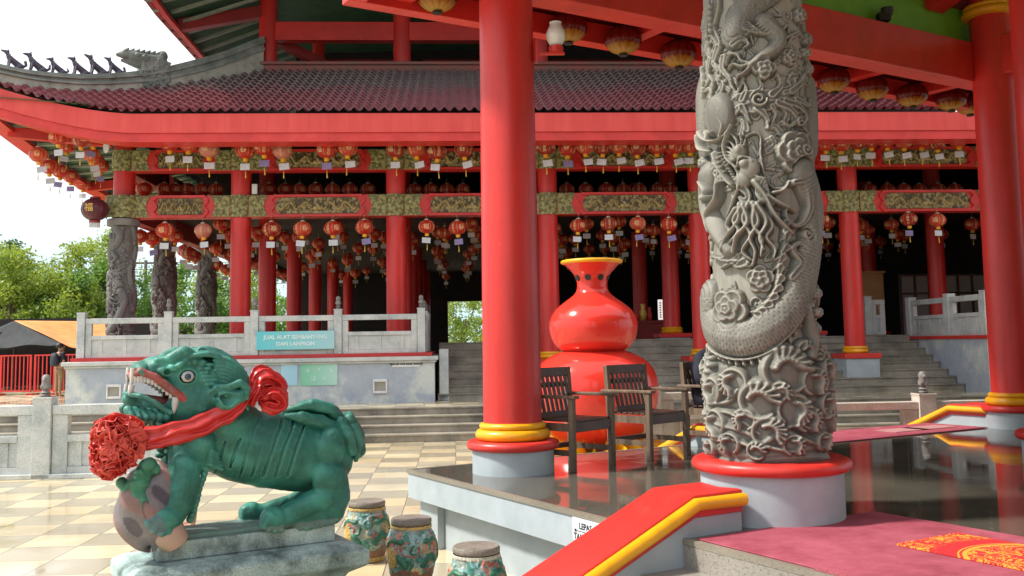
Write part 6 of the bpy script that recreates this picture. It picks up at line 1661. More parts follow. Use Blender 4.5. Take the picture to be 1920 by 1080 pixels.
def petals(c, rad, n, size, name, mat, seed, outward=.5):
    rg = np.random.RandomState(seed); c = np.array(c); Vs = []; Qs = []; nu, nv = 11, 8
    for q in range(n):
        z = 1-2*(q+.5)/n; a = q*2.39996+rg.uniform(-.3, .3); d = np.array([math.sqrt(1-z*z)*math.cos(a), math.sqrt(1-z*z)*math.sin(a), z])
        nr = d/np.array(rad); nr /= np.linalg.norm(nr)
        s1 = rg.normal(0, 1, 3); s1 -= s1.dot(nr)*nr; s1 /= np.linalg.norm(s1); s2 = np.cross(nr, s1)
        base = c+d*np.array(rad)*.55; sz = size*rg.uniform(.75, 1.3); fr = rg.uniform(1.6, 3.2); ph0 = rg.uniform(0, 6.3); cu = rg.uniform(.3, 1.1)
        L_ = np.linalg.norm(d*np.array(rad))*.5+sz*.35; rows = []
        for j in range(nv):
            t = j/(nv-1)
            for i in range(nu):
                u = i/(nu-1)*2-1; wv = math.sin(fr*u*2.2+ph0)*.42*t
                rows.append(base+nr*(L_*t-sz*.25*u*u*t-sz*cu*.35*t*t*t)+s1*(u*sz*(.35+.65*t))+s2*(sz*(wv+cu*.8*t*t-.3)))
        Vs.append(np.array(rows)); ix = np.arange(nu*nv).reshape(nv, nu)+q*nu*nv
        Qs.append(np.stack([ix[:-1, :-1], ix[:-1, 1:], ix[1:, 1:], ix[1:, :-1]], -1).reshape(-1, 4))
    o = np_mesh(name, np.concatenate(Vs), np.concatenate(Qs), mat, sash, 180)
    md = o.modifiers.new('thickness', 'SOLIDIFY'); md.thickness = .005; md = o.modifiers.new('smooth', 'SUBSURF'); md.levels = 1; md.render_levels = 1; return o
def bpx(px, py, y): return lp(px, py, y)
petals(bpx(211, 838, -.03), (px_(32), px_(34), px_(52)), 110, px_(19), 'rosette', M['satinlt'], 3)
petals(bpx(243, 828, -.05), (px_(20), px_(20), px_(40)), 34, px_(19), 'rosette', M['satinlt'], 5)
MB().lathe([(px_(r_), px_(z_)) for r_, z_ in ((.1, -52), (18, -44), (27, -20), (29, 0), (27, 22), (16, 46), (.1, 52))], tuple(bpx(212, 840, -.02)), 20).build('rosette_core', M['satin'], sash, 80)
for lo_, w_ in (([(484, 744, .02), (488, 716, -.01), (508, 708, .0), (524, 728, .01), (506, 748, .0), (484, 750, .02)], [5, 14, 17, 17, 14, 6]), ([(482, 738, .07), (478, 712, .06), (490, 698, .08), (506, 708, .10), (494, 732, .09), (482, 744, .08)], [5, 12, 15, 15, 12, 5]),
              ([(486, 748, -.01), (510, 736, -.05), (532, 748, -.04), (524, 764, -.03), (500, 762, -.02), (486, 752, 0)], [5, 11, 14, 13, 11, 5])):
    ribbon(lo_, w_, 'bow', 2.2, .012)

MB().lathe([(px_(r_), px_(z_)) for r_, z_ in ((.1, -17), (14, -12), (19, 0), (14, 12), (.1, 17))], tuple(bpx(496, 740, .05)), 18).build('bow_core', M['satin'], sash, 80)
ribbon([(470, 760, -.03), (484, 730, -.02), (500, 716, .02), (520, 735, .03), (536, 745, .04)], [9, 14, 16, 16, 12], 'bow_tail', 3, .014)

# ------------------------------------------------------------------ barrel stools
SCOL = [(.22, .27, .23), (.05, .20, .17), (.42, .30, .13), (.45, .17, .12), (.22, .35, .36), (.46, .30, .09), (.19, .095, .055), (.02, .12, .075), (.42, .40, .33), (.30, .08, .06)]
def stool_mesh(seed, band, hue):
    rl = Relief(-56, 55.6, 0, 46, .42); rg = np.random.RandomState(seed)
    for i in range(150):
        x, y = rg.uniform(-56, 56), rg.uniform(4, 34); a = rg.uniform(0, 6.3); l = rg.uniform(6, 15)
        rl.stroke([(x, y), (x+l*.5*math.cos(a), y+l*.5*math.sin(a)), (x+l*math.cos(a+.9), y+l*math.sin(a+.9))], rg.uniform(1.2, 2.8), .6, rg.uniform(.8, 1.8), 0, k=int(rg.choice([1, 2, 3, 4, 1, 4, 7, 9])), n=10, groove=.25)
    for i in range(10): rl.spiral(rg.uniform(-56, 56), rg.uniform(8, 32), rg.uniform(3, 5), 1.4, 1.8, 0, k=int(rg.choice([4, 2, 1])))
    for x0 in (-44, -14, 16, 44):
        s_ = 1 if x0 in (-44, 16) else -1
        rl.scaly([(x0-8*s_, 28), (x0-2*s_, 22), (x0+6*s_, 26), (x0+9*s_, 17), (x0+3*s_, 10), (x0-5*s_, 11)], 3, 1.8, 2.4, .5, 2.2, 7, n=30, dep=.5)
        rl.ell(x0-5*s_, 10.5, 3, 2.2, 2.6, .6, 7)
        for q in range(5): rl.stroke([(x0+3*s_, 12+2*q), (x0+10*s_, 9+3*q), (x0+15*s_, 12+3*q)], 1.6, .4, 2.2, .3, 3 if hue else 2, n=8, groove=.3)
    # wood staves near the foot
    w = rl.V > 33; wav = 33+2.2*np.sin(rl.U/4.2); m = rl.V > wav; rl.H[m] = .9-.5*(np.abs(((rl.U[m]/3.0) % 1)-.5) > .42); rl.K[m] = 6
    # medallion
    for xm in (-19, 36):
        w = rl.win(xm-8, 12, xm+8, 34); d = np.hypot(rl.U[w]-xm, (rl.V[w]-23)/1.12); mm = d < 7
        hh = 1.9-.5*((d > 2.6) & (d < 6) & ((((np.arctan2(rl.V[w]-23, rl.U[w]-xm)*8/6.283) % 1) > .55)))-.4*(np.abs(d-6.2) < .35)-.5*(d < 1)
        rl.H[w][mm] = hh[mm]; rl.K[w][mm] = 5
    for v0, v1 in ((.0, 2.4), (41.5, 45)):
        m = (rl.V >= v0) & (rl.V <= v1); rl.H[m] = 1.2-.5*((((rl.U[m]/2.6) % 1) < .12)); rl.K[m] = 8 if band else 5
    H = blur(np.clip(rl.H, 0, 4), 1); zz = (46-rl.V)/46
    rad = np.interp(zz, [0, .06, .2, .5, .75, .92, 1], [.138, .142, .163, .186, .180, .158, .148])+H/100*.8
    ang = rl.U/56.0*math.pi; P = np.stack([rad*np.sin(ang), -rad*np.cos(ang), zz*.46], -1)
    c = np.array(SCOL)[rl.K]; nz_ = blur(rg.rand(*rl.U.shape), 3); nz_ = (nz_-nz_.mean())/nz_.std(); c = c*(1+.15*nz_)[..., None]
    return P, np.clip(c, 0, 1)
M['stool'] = paint_mat('painted_ceramic_relief', .5, .2, 60, .35)
for i, (px, py, band, lab) in enumerate(((688, 938, 0, 'painted barrel stool farthest from the banister, beside the lion pedestal, with an orange coin medallion'), (771, 970, 0, 'middle painted barrel stool with pink flower and golden coin medallion'), (893, 1022, 1, 'nearest painted barrel stool with a white block band under its lid'))):
    p = onZ(px, py, .51); p.z = 0
    t_ = thing('barrel_stool', lab, 'stool', p, math.atan2(-p.x, p.y)*-1*0+(-math.atan2(p.x, p.y))+rnd.uniform(-.1, .1), 'painted barrel stools')
    P, c = stool_mesh(20+i, band, i)
    grid_mesh('body', P, M['stool'], t_, 180, wrap=True, colors=c.reshape(-1, 3), flip=True)
    MB().lathe([(.12, .455), (.148, .461), (.158, .47), (.160, .495), (.150, .508), (.0, .512)], n=48).build('lid', M['lidstone'] if 'lidstone' in M else M.setdefault('lidstone', stone('brown_lid_stone', (.24, .21, .18), (.19, .165, .14), (.13, .11, .095), 5, .7)), t_, 50)
    if i == 2: pass
# ------------------------------------------------------------------ trees
def leaf_mat(name, c1, c2, tr):
    m, t, b = nmat(name); v = ocoord(t); n = tex(t, 'ShaderNodeTexNoise', .55, 3, v); n2 = tex(t, 'ShaderNodeTexNoise', 9, 2, v)
    c = ramp(t, n.outputs['Fac'], [(.38, c2), (.62, c1)]); c = mixc(t, .4, c, ramp(t, n2.outputs['Fac'], [(.3, .2), (.7, .8)]), 'OVERLAY')
    t.links.new(c, b.inputs['Base Color']); b.inputs['Roughness'].default_value = .5
    tl = t.nodes.new('ShaderNodeBsdfTranslucent'); tl.inputs[0].default_value = (*tr, 1)
    mx = t.nodes.new('ShaderNodeMixShader'); mx.inputs[0].default_value = .35; o = [x for x in t.nodes if x.type == 'OUTPUT_MATERIAL'][0]
    t.links.new(b.outputs[0], mx.inputs[1]); t.links.new(tl.outputs[0], mx.inputs[2]); t.links.new(mx.outputs[0], o.inputs[0]); return m
LM_ = [leaf_mat('leaf_yellow_green', (.25, .33, .045), (.11, .21, .035), (.46, .56, .06)), leaf_mat('leaf_mid_green', (.14, .26, .05), (.05, .13, .03), (.28, .48, .07)), leaf_mat('leaf_dark_green', (.04, .10, .03), (.02, .05, .02), (.10, .22, .04))]
M['bark'] = pm('bark', (.16, .13, .10), (.08, .065, .05), 6, .9, .4, 30)
def tree(x, y, z0, H, Wd, mi, label, seed, leaves=9000, size=.17):
    rg = np.random.RandomState(seed); t_ = thing('tree', label, 'tree', (x, y, z0), 0, 'trees beyond the temple hall')
    b = MB(); b.tube([(0, 0, 0), (rg.uniform(-.2, .2), 0, H*.3), (rg.uniform(-.4, .4), 0, H*.62)], [.2, .16, .07], 8)
    cen = []
    nb = 16
    for i in range(nb):
        f = rg.uniform(.28, 1); a = rg.uniform(0, 6.28); r_ = Wd*math.sin(min(f*1.15, 1.0)*math.pi*.80)**.6*rg.uniform(.25, .95)
        c = np.array((r_*math.cos(a), r_*math.sin(a)*.9, H*f)); cen.append((c, rg.uniform(.38, .75)*Wd*.52))
        if i % 2 == 0: b.tube([(0, 0, H*f*.5), tuple(c*.6+np.array((0, 0, H*f*.15))), tuple(c)], [.07, .045, .02], 5)
    b.build('trunk', M['bark'], t_, 60)
    per = leaves//nb; Vs = []; 
    for c, r_ in cen:
        sub = rg.normal(0, 1, (26, 3)); sub /= np.linalg.norm(sub, axis=1)[:, None]; sub = c+sub*r_*rg.uniform(.3, 1.0, (26, 1))*np.array([1, 1, .75])
        k = rg.randint(0, 26, per); p = sub[k]+rg.normal(0, .16*r_+.06, (per, 3))
        u = rg.normal(0, 1, (per, 3)); u /= np.linalg.norm(u, axis=1)[:, None]; w_ = rg.normal(0, 1, (per, 3)); w_ -= (w_*u).sum(1)[:, None]*u; w_ /= np.linalg.norm(w_, axis=1)[:, None]
        s_ = size*rg.uniform(.6, 1.3, (per, 1))
        Vs.append(np.stack([p-u*s_*.5, p+w_*s_*.28, p+u*s_*.5, p-w_*s_*.28], 1))
    V = np.concatenate(Vs).reshape(-1, 3); Q = np.arange(len(V)).reshape(-1, 4)
    np_mesh('crown', V, Q, LM_[mi], t_, None)
TR = [(-60, 455, 44, 2.9, 1, 'yellow green tree at the left edge of the picture beyond the red fence'), (20, 478, 42, 2.4, 0, 'bright yellow green tree above the left end of the red fence'), (45, 462, 50, 2.4, 2, 'darker pointed tree rising behind the tent'),
      (82, 500, 42, 2.6, 0, 'low bright bushy tree above the peak of the orange tent'), (128, 462, 45, 2.3, 0, 'tall yellow topped tree above the orange tarpaulin'), (162, 500, 43, 2.0, 1, 'mid green tree behind the orange tarpaulin near the corner column'),
      (188, 458, 48, 2.2, 0, 'tall airy tree just left of the carved corner column'), (262, 520, 46, 2.4, 1, 'low green tree seen between the first two carved side columns'),
      (345, 480, 50, 3.0, 1, 'green tree seen between the second and third carved side columns'), (415, 500, 54, 3.2, 0, 'bright tree seen behind the third carved side column'), (870, 545, 62, 3.2, 0, 'sunlit tree seen through the opening deep in the hall')]
for i, (px, py, Y, W_, mi, lab) in enumerate(TR):
    p = onY(px, py, Y); tree(p.x, Y, .5, p.z-.5, W_, mi, lab, 100+i)
th_ = np.random.RandomState(77)
# hedge-like mass lower behind
n_ = 26000; X_ = th_.uniform(-32, -11, n_); Z_ = .6+np.abs(th_.normal(0, 1.9, n_)); Z_ = np.minimum(Z_, 4.2+.5*np.sin(X_*1.3)); Y_ = 52+th_.normal(0, 1.2, n_)
u = th_.normal(0, 1, (n_, 3)); u /= np.linalg.norm(u, axis=1)[:, None]; w_ = th_.normal(0, 1, (n_, 3)); w_ -= (w_*u).sum(1)[:, None]*u; w_ /= np.linalg.norm(w_, axis=1)[:, None]
p = np.stack([X_, Y_, Z_], 1); s_ = .3
V = np.stack([p-u*s_*.5, p+w_*s_*.3, p+u*s_*.5, p-w_*s_*.3], 1).reshape(-1, 3)
o = np_mesh('shrubbery', V, np.arange(len(V)).reshape(-1, 4), LM_[1], None, None); tag(o, 'dense green shrubbery behind the tent and the fence', 'shrubbery', kind='stuff')
# ------------------------------------------------------------------ tent, fence, pole
def q3(px, py, Y): return onY(px, py, Y)
tent = thing('market_tent', 'orange tarpaulin tent with dark shaded inside behind the red fence', 'tent', q3(80, 740, 33)*1); tz = tent.location.copy(); tz.z = .6; tent.location = tz
def tl(v): return tuple(v-tent.location)
A_, B_, C_, D_ = q3(27, 602, 33), q3(230, 604, 36), q3(230, 676, 31), q3(120, 646, 31)
def tarp(name, c4, mat, sag=.15, seed=0):
    n = 22; P = np.zeros((n, n, 3)); c4 = [np.array(tl(v)) for v in c4]
    for i in range(n):
        for j in range(n):
            s_, t = i/(n-1), j/(n-1); p = (c4[0]*(1-s_)+c4[1]*s_)*(1-t)+(c4[3]*(1-s_)+c4[2]*s_)*t
            p = p+np.array((0, 0, -sag*math.sin(math.pi*s_)*math.sin(math.pi*t)+.035*math.sin(14*s_+3*t+seed)*t)); P[j, i] = p
    o = grid_mesh(name, P, mat, tent, 180); md = o.modifiers.new('thickness', 'SOLIDIFY'); md.thickness = .02; return o
M['tarp'] = pm('orange_tarpaulin', (.80, .30, .07), (.62, .21, .04), 2.5, .6, .2, 12)
tarp('tarpaulin', (A_, B_, C_, D_), M['tarp'])
E_, F_ = q3(-70, 655, 31), q3(-120, 660, 33)
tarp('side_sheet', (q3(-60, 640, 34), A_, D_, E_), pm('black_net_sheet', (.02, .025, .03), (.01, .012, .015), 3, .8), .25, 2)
b = MB(); x0, x1 = -24, q3(150, 700, 36).x
p0 = tent.location
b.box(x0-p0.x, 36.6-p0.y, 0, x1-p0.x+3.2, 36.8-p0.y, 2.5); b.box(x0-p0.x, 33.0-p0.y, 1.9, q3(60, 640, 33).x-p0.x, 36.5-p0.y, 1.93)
b.build('tent_shade_sheet', M['darkwall'], tent)  # near-black sheets put in as the shade inside the tent
for px, Y in ((-30, 31), (120, 31), (225, 31.5), (27, 33)):
    p = q3(px, 640, Y); MB().tube([(p.x-p0.x, p.y-p0.y, 0), (p.x-p0.x, p.y-p0.y, q3(px, 646 if Y < 32 else 603, Y).z-.62)], .04, 8).build('pole', M['wooddk'], tent)
fen = []
fy = 28.0
zt1_ = onY(60, 665, fy).z
M['fencered'] = pm('bright_red_fence', (.75, .05, .04), (.6, .035, .03), 3, .45)
def fence_panel(px0, px1, label):
    a, b_ = onY(px0, 700, fy).x, onY(px1, 700, fy).x; t_ = thing('barrier_fence', label, 'fence', (a, fy, .6), 0, 'red barrier fence panels'); L_ = b_-a; H_ = zt1_-.6
    b = MB(); b.box(0, -.02, .08, .05, .02, H_); b.box(L_-.05, -.02, .08, L_, .02, H_); b.box(.051, -.02, H_-.04, L_-.051, .02, H_); b.box(.051, -.02, .10, L_-.051, .02, .14); b.box(.02, -.25, 0, .05, .25, .05); b.box(L_-.05, -.25, 0, L_-.02, .25, .05)
    b.build('frame', M['fencered'], t_)
    b = MB(); n = int(L_/.11)
    for i in range(1, n): x = L_*i/n; b.box(x-.014, -.012, .141, x+.014, .012, H_-.041)
    b.build('bars', M['fencered'], t_)
fence_panel(-60, -3, 'red metal barrier fence panel at the left edge of the picture')
fence_panel(0, 59, 'red metal barrier fence panel in front of the dark tent')
fence_panel(64, 103, 'red metal barrier fence panel next to the person with the backpack')
fence_panel(105, 150, 'red metal barrier fence panel behind the person with the backpack')
pole = thing('utility_pole', 'thin grey utility pole with wires seen between the carved side columns', 'pole', (onY(272, 560, 60).x, 60, 0))
MB().tube([(0, 0, 0), (0, 0, onY(272, 488, 60).z)], [.16, .10], 10).build('pole', M['stonecarve2'], pole, 60)
b = MB()
for k in range(4):
    z = onY(272, 492, 60).z-.45*k; b.tube([(x, 0, z+.0009*(x*x)-.02*x) for x in np.linspace(-6, 12, 14)], .02, 4)
b.build('wire', M['black'], pole)
MB().box(-.7, -.05, onY(272, 492, 60).z-.1, .7, .05, onY(272, 492, 60).z).build('crossarm', M['wooddk'], pole)
# ------------------------------------------------------------------ plaza balustrades
def plaza_bal(name_label, pts, Y, H=1.0, fin=True, bays=None, w=.26, mt=None):
    keep_ = M['stonebal']; M['stonebal'] = mt or keep_
    t_ = thing('balustrade', name_label, 'balustrade', rz=HA)
    es = [he(x, Y, 800) for x in pts]
    for i, e in enumerate(es): post(t_, e, Y, 0, H+.12, w, 1.15 if fin and i < len(es) else 0)
    for a, b_ in zip(es[:-1], es[1:]): balustrade_bay(t_, (a+w/2+.006, Y), (b_-w/2-.006, Y), .07, H-.07, .15, .22)
    MB().box(es[0]-.2, Y-.13, 0, es[-1]+.2, Y+.13, .07).build('kerb', M['stonebal'], t_, bevel=.01); M['stonebal'] = keep_
    return t_
HB = onY(100, 757, 14.6).z
plaza_bal('pale stone plaza balustrade at the lower left with a small stone beast on its post', [-170, 84, 332], 14.7, HB)
plaza_bal('beige stone plaza balustrade with a small stone beast, behind the wet granite floor', [1430, 1735, 2060], 14.2, onY(1650, 757, 14.2).z, mt=M['stonebeige'])
plaza_bal('beige stone balustrade right behind the gourd vase and the chairs', [1225, 1400], 17.0, onY(1270, 737, 17.0).z, False, mt=M['stonebeige'])
# ------------------------------------------------------------------ people
def skin_body(name, joints, edges, mat, parent, root=0, sub=2):
    me = bpy.data.meshes.new(name); me.from_pydata([j[0] for j in joints], edges, []); me.update()
    o = bpy.data.objects.new(name, me); C.objects.link(o); o.parent = parent; me.materials.append(mat)
    md = o.modifiers.new('skin', 'SKIN'); md.use_smooth_shade = True
    if not me.skin_vertices: 
        bpy.context.view_layer.objects.active = o; bpy.ops.mesh.customdata_skin_add()
    for i, j in enumerate(joints):
        r_ = j[1]; me.skin_vertices[0].data[i].radius = (r_, r_) if np.isscalar(r_) else r_
        me.skin_vertices[0].data[i].use_root = (i == root)
    s_ = o.modifiers.new('subdivision', 'SUBSURF'); s_.levels = sub; s_.render_levels = sub
    return o
M['skin'] = pm('skin', (.42, .23, .15), (.36, .19, .12), 8, .5); M['hair'] = pm('hair', (.012, .01, .009), None, 20, .5)
M['navy'] = pm('navy_cloth', (.012, .016, .035), (.008, .01, .02), 8, .85, .2, 40); M['tan'] = pm('tan_cloth', (.30, .20, .11), None, 8, .85)
M['bluebag'] = pm('dark_backpack', (.025, .03, .05), None, 8, .7)
def head_parts(p_, c, s=1.0, face=-1):
    """hair cap, eyes, nose and mouth on a head centred at c, looking along local y*face"""
    x, y, z = c
    MB().lathe([(.0001, -.03), (.098, -.02), (.104, .03), (.09, .08), (.05, .115), (.0001, .125)], (x, y-face*.016, z), 20).build('hair', M['hair'], p_, 80)
    b = MB()
    for q in (-1, 1): b.lathe([(.0001, -.010), (.012, -.004), (.012, .004), (.0001, .010)], (x+q*.032, y+face*.088, z-.005), 10)
    b.build('eye', M['white'], p_, 80)
def standing_person(loc, rz, label, h, shirt, trousers, bare_legs=False, pack=False):
    t_ = thing('person', label, 'person', loc, rz); k = h/1.7
    def J(x, y, z, r): return ((x*k, y*k, z*k), r*k if np.isscalar(r) else (r[0]*k, r[1]*k))
    j = [J(0, 0, .95, (.14, .10)), J(0, -.0, 1.15, (.13, .095)), J(0, 0, 1.36, (.15, .10)), J(0, 0, 1.44, .055), J(0, -.01, 1.50, .05), J(0, -.01, 1.60, .092), J(0, -.01, 1.64, .085)]
    e = [(0, 1), (1, 2), (2, 3), (3, 4), (4, 5), (5, 6)]
    for s in (-1, 1):
        n = len(j); j += [J(s*.18, 0, 1.37, .055), J(s*.23, .02, 1.12, .043), J(s*.24, -.05, .88, .033), J(s*.24, -.07, .82, .03)]; e += [(2, n), (n, n+1), (n+1, n+2), (n+2, n+3)]
        n = len(j); j += [J(s*.09, 0, .86, .085), J(s*.095, -.01, .48, .055), J(s*.095, .03, .28, .052), J(s*.1, .03, .09, .036), J(s*.10, .03, .04, .04), J(s*.105, -.12, .025, .032)]; e += [(0, n), (n, n+1), (n+1, n+2), (n+2, n+3), (n+3, n+4), (n+4, n+5)]
    skin_body('body', j, e, M['skin'], t_)
    j2 = [J(0, 0, .93, (.155, .115)), J(0, 0, 1.15, (.145, .11)), J(0, 0, 1.37, (.16, .11)), J(0, 0, 1.42, .075)]; e2 = [(0, 1), (1, 2), (2, 3)]
    for s in (-1, 1): n = len(j2); j2 += [J(s*.19, 0, 1.37, .068), J(s*.225, .015, 1.16, .06)]; e2 += [(2, n), (n, n+1)]
    skin_body('shirt', j2, e2, shirt, t_)
    j3 = [J(0, 0, .96, (.158, .118)), J(0, 0, .88, (.15, .11))]; e3 = [(0, 1)]
    for s in (-1, 1):
        n = len(j3); j3 += [J(s*.095, 0, .80, .095), J(s*.098, 0, .56, .08)]+([] if bare_legs else [J(s*.1, .03, .14, .06)]); e3 += [(1, n), (n, n+1)]+([] if bare_legs else [(n+1, n+2)])
    skin_body('trousers', j3, e3, trousers, t_)
    head_parts(t_, (0, -.01*k, 1.60*k))
    for s in (-1, 1):
        b = MB()
        for q in range(4): b.tube([(s*.24*k+(q-1.5)*.016*k, -.075*k, .80*k), (s*.238*k+(q-1.5)*.017*k, -.085*k, (.745-.005*abs(q-1.5))*k), (s*.235*k+(q-1.5)*.016*k, -.10*k, .715*k)], [.009*k, .008*k, .006*k], 6)
        b.tube([(s*.215*k, -.09*k, .81*k), (s*.205*k, -.11*k, .78*k), (s*.20*k, -.12*k, .755*k)], [.011*k, .009*k, .007*k], 6); b.build('hand', M['skin'], t_, 80)
    if pack:
        o = MB().lathe([(.0001, 0), (.13, .01), (.165, .08), (.16, .30), (.12, .42), (.0001, .45)], (0, 0, 0), 20).build('backpack', M['bluebag'], t_, 80); o.scale = (k, .65*k, k); o.location = (0, .19*k, .97*k)
    else:
        pass
    return t_
pl = onZ(374, 990, 0)
standing_person(pl+Vector((-.10, 0, 0)), R(-75), 'bare legged person standing behind the green lion, only one lower leg in view', 1.62, M['navy'], M['tan'], True)
pp = onY(110, 742, 26.8); standing_person(Vector((pp.x, 26.8, .6)), R(150), 'person with dark backpack and tan trousers walking near the red fence', 1.45, M['navy'], M['tan'], False, True)
# seated person behind the carved pillar, leaning on the chair arm
ch = [o for o in bpy.data.objects if o.name.startswith('wooden_armchair')][-1]
sp = thing('person', 'person in dark navy clothes with a wristwatch sitting mostly hidden behind the carved pillar', 'person', ch.location+Vector((-.08, 0, 0)), ch.rotation_euler.z)
def J(x, y, z, r): return ((x, y, z), r)
j = [J(0, .10, .52, (.16, .12)), J(0, .12, .74, (.15, .12)), J(0, .02, .98, (.17, .12)), J(0, -.05, 1.07, .06), J(0, -.09, 1.16, .095), J(0, -.10, 1.22, .09)]; e = [(0, 1), (1, 2), (2, 3), (3, 4), (4, 5)]
for s in (-1, 1):
    n = len(j); j += [J(s*.20, .0, .98, .065), J(s*.29, -.02, .73, .05), J(s*.24, -.25, .72, .035), J(s*.22, -.31, .72, .03)]; e += [(2, n), (n, n+1), (n+1, n+2), (n+2, n+3)]
    n = len(j); j += [J(s*.11, -.02, .52, .09), J(s*.13, -.38, .52, .065), J(s*.13, -.40, .10, .05), J(s*.13, -.40, .05, .045), J(s*.13, -.52, .035, .035)]; e += [(0, n), (n, n+1), (n+1, n+2), (n+2, n+3), (n+3, n+4)]
skin_body('body', j, e, M['skin'], sp)
j2 = [J(0, .10, .50, (.175, .135)), J(0, .12, .74, (.165, .135)), J(0, .02, .99, (.18, .13)), J(0, -.03, 1.05, .08)]; e2 = [(0, 1), (1, 2), (2, 3)]
for s in (-1, 1): n = len(j2); j2 += [J(s*.21, .0, .98, .085), J(s*.30, -.02, .74, .07), J(s*.27, -.14, .725, .058)]; e2 += [(2, n), (n, n+1), (n+1, n+2)]
skin_body('shirt', j2, e2, M['navy'], sp)
j3 = [J(0, .10, .54, (.17, .13))]; e3 = []
for s in (-1, 1): n = len(j3); j3 += [J(s*.11, -.02, .53, .105), J(s*.13, -.38, .53, .082), J(s*.13, -.41, .14, .062)]; e3 += [(0, n), (n, n+1), (n+1, n+2)]
skin_body('trousers', j3, e3, M['navy'], sp)
head_parts(sp, (0, -.10, 1.18))
for s in (-1, 1):
    b = MB()
    for q in range(4): b.tube([(s*(.245-.016*q), -.325, .725), (s*(.24-.017*q), -.375, .728), (s*(.232-.016*q), -.40, .712)], [.010, .009, .007], 6)
    b.tube([(s*.18, -.32, .725), (s*.165, -.345, .735), (s*.165, -.37, .73)], [.012, .010, .008], 6); b.build('hand', M['skin'], sp, 80)
MB().tube([(-.255+.0+.038*math.cos(a)*.9, -.225, .72+.038*math.sin(a)) for a in np.linspace(0, 5.8, 14)], .008, 6, True).lathe([(0, 0), (.018, 0), (.018, .01), (0, .01)], (-.255, -.225, .757), 14).build('wristwatch', M['white'], sp, 50)
# ------------------------------------------------------------------ ridge beasts and ridge dragon head
def hz_ridge(px):                             # point on the hip line for a picture column
    best = None
    for t in np.linspace(-.05, 1, 400):
        e, n = hip(t); w_ = HM @ Vector((e, n, 8)); x = PX+F*w_.x/w_.y-.0
        # allow for roll: use true projection
        v = RM.transposed() @ (w_-Vector((0, 0, CAMZ))); x = PX+F*v.x/-v.z
        if best is None or abs(x-px) < best[0]: best = (abs(x-px), t)
    t = best[1]; e, n = hip(t); return e, n, float(np.interp(t, ts, ZRT)), t
rdir = Vector((TE-KE, TN-KN, 0)).normalized()
def beast(px, kind, i):
    e, n, z, t = hz_ridge(px); s = 22.0/1800
    S_ = Sculpt((-.34, -.12, -.02), (.34, .12, .56), .014)
    def lb(pts, r, k=.02): S_.limb(pts, r, k)
    lb([(.14, 0, .10), (.02, 0, .20), (-.08, 0, .30)], [.085, .075, .06])          # trunk, leaning up towards the eave end
    lb([(-.08, 0, .30), (-.12, 0, .38), (-.14, 0, .42)], [.055, .04, .045])
    lb([(-.13, 0, .44), (-.20, 0, .43+.01*kind), (-.245, 0, .42+.02*kind)], [.05, .035, .022], .01)
    for q in (-1, 1):
        lb([(-.07, q*.04, .27), (-.09, q*.045, .12), (-.12, q*.045, .0)], [.035, .024, .03], .01)
        lb([(.13, q*.05, .09), (.07, q*.055, .05), (.03, q*.055, .01)], [.06, .04, .03], .01)
        lb([(-.12, q*.025, .46), (-.10, q*.03, .52+.01*(kind % 2))], [.016, .008], .006)
    lb([(.20, 0, .10), (.27, 0, .16), (.25+.03*(kind % 2), 0, .26)], [.035, .03, .012+.01*(kind % 3)], .01)
    for q in range(5): lb([(-.08+.045*q, 0, .37-.055*q), (-.05+.045*q, 0, .41-.055*q)], [.02, .006], .006)
    V, Q = S_.mesh(); o = np_mesh('ridge_beast', V, Q, M['ridgedk'], hall)
    o.location = (e, n, z-.01); o.rotation_euler.z = math.atan2(rdir.y, rdir.x); sc_ = (.82, .88, .76, .84, .92, .78)[i]; o.scale = (sc_*1.2, sc_*1.2, sc_*.98); return o
for i, px in enumerate((24, 67, 106, 147, 180, 213)): beast(px, (2, 1, 0, 1, 3, 2)[i], i)
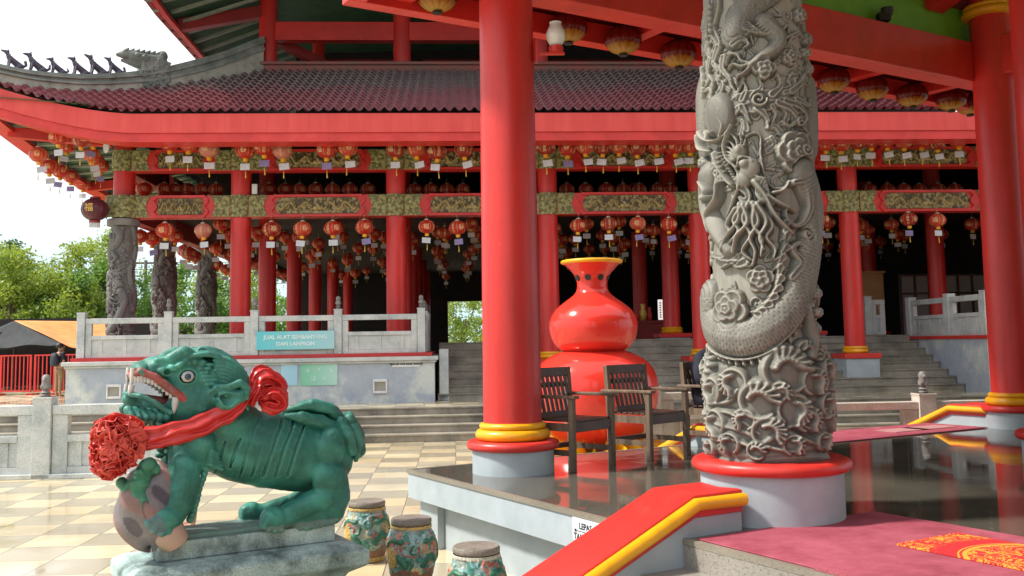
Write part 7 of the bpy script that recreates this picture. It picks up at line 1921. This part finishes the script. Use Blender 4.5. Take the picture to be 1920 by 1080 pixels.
# dragon head block on the ridge, profile built from strokes on both sides of a thick core
e, n, z, t = hz_ridge(268)
kx = 23.0/1800
hd = Sculpt((-.66, -.22, -.62), (.66, .22, .70), .0125)
def hq(px, py, y=0): return ((px-268)*kx*1.28, y, (132-py)*kx)
def hl(pts, r, k=.02, both=True):
    P = [hq(*p) for p in pts]; hd.limb(P, [a*kx for a in r], k)
    if both: hd.limb([(p[0], -p[1], p[2]) for p in P], [a*kx for a in r], k)
hd.box((hq(262, 0)[0], -.15, hq(0, 166)[2]), (hq(301, 0)[0], .15, hq(0, 112)[2]), .03, .04)
hl([(292, 112, 0), (270, 112, 0), (250, 110, 0)], [15, 13, 11], .03, False); hl([(250, 108, 0), (236, 110, 0), (230, 112, 0)], [9, 7, 4], .02, False)
hl([(258, 124, 0), (246, 122, 0), (236, 121, 0)], [7, 5, 3], .01, False); hl([(290, 108, 0), (296, 98, 0), (297, 94, 0)], [12, 10, 7], .02, False)
rg_ = np.random.RandomState(4)
for i in range(44):
    x, y = rg_.uniform(264, 298), rg_.uniform(110, 162); a = rg_.uniform(0, 6.3); l = rg_.uniform(4, 8)
    hl([(x, y, .155), (x+l*math.cos(a), y+l*math.sin(a), .175), (x+l*1.5*math.cos(a+1.2), y+l*1.5*math.sin(a+1.2), .15)], [2.6, 2.2, 1], .004)
for i in range(7): hl([(238+8*i, 104-1.0*i, .05), (244+8*i, 97-1.0*i, .04)], [3.6, 1.6], .006)
hl([(254, 108, .14), (257, 108, .15)], [4, 3.5], .004)
V, Q = hd.mesh(); o = np_mesh('ridge_dragon_head', V, Q, M['ridge'], hall); o.location = (e, n, z+.0); o.rotation_euler.z = math.atan2(rdir.y, rdir.x)
w0_ = RM.transposed() @ (HM @ Vector((e, n, z)) - Vector((0, 0, CAMZ))); ypix = PY+F*w0_.y/w0_.z
o.location.z = z+(ypix-132)*kx
# ------------------------------------------------------------------ unseen hall added behind the viewer to block light and fill reflections
nb = thing('added_shade_hall', 'unseen red hall shape added behind the viewer to block light and fill reflections', 'light blocker', (6, -16, 0))
MB().box(-3, -6, 0, 42, 0, 8.5).build('wall', M['reddk'], nb); b = MB()
b.add([(-5, 2, 8.3), (44, 2, 8.3), (44, -3, 12), (-5, -3, 12)], [(0, 1, 2, 3)]).add([(-5, -8, 8.3), (44, -8, 8.3), (44, -3, 12), (-5, -3, 12)], [(3, 2, 1, 0)]); b.build('roof', M['tile'], nb)
for x in range(0, 42, 5): MB().lathe([(.25, 0), (.25, 8.2)], (x, .9, 0), 20).build('column', M['redcol'], nb, 40)
# ------------------------------------------------------------------ keep labels within sixteen words
for o in bpy.data.objects:
    if o.get('label') and len(o['label'].split()) > 16: print('LONG', len(o['label'].split()), o.name, o['label'])
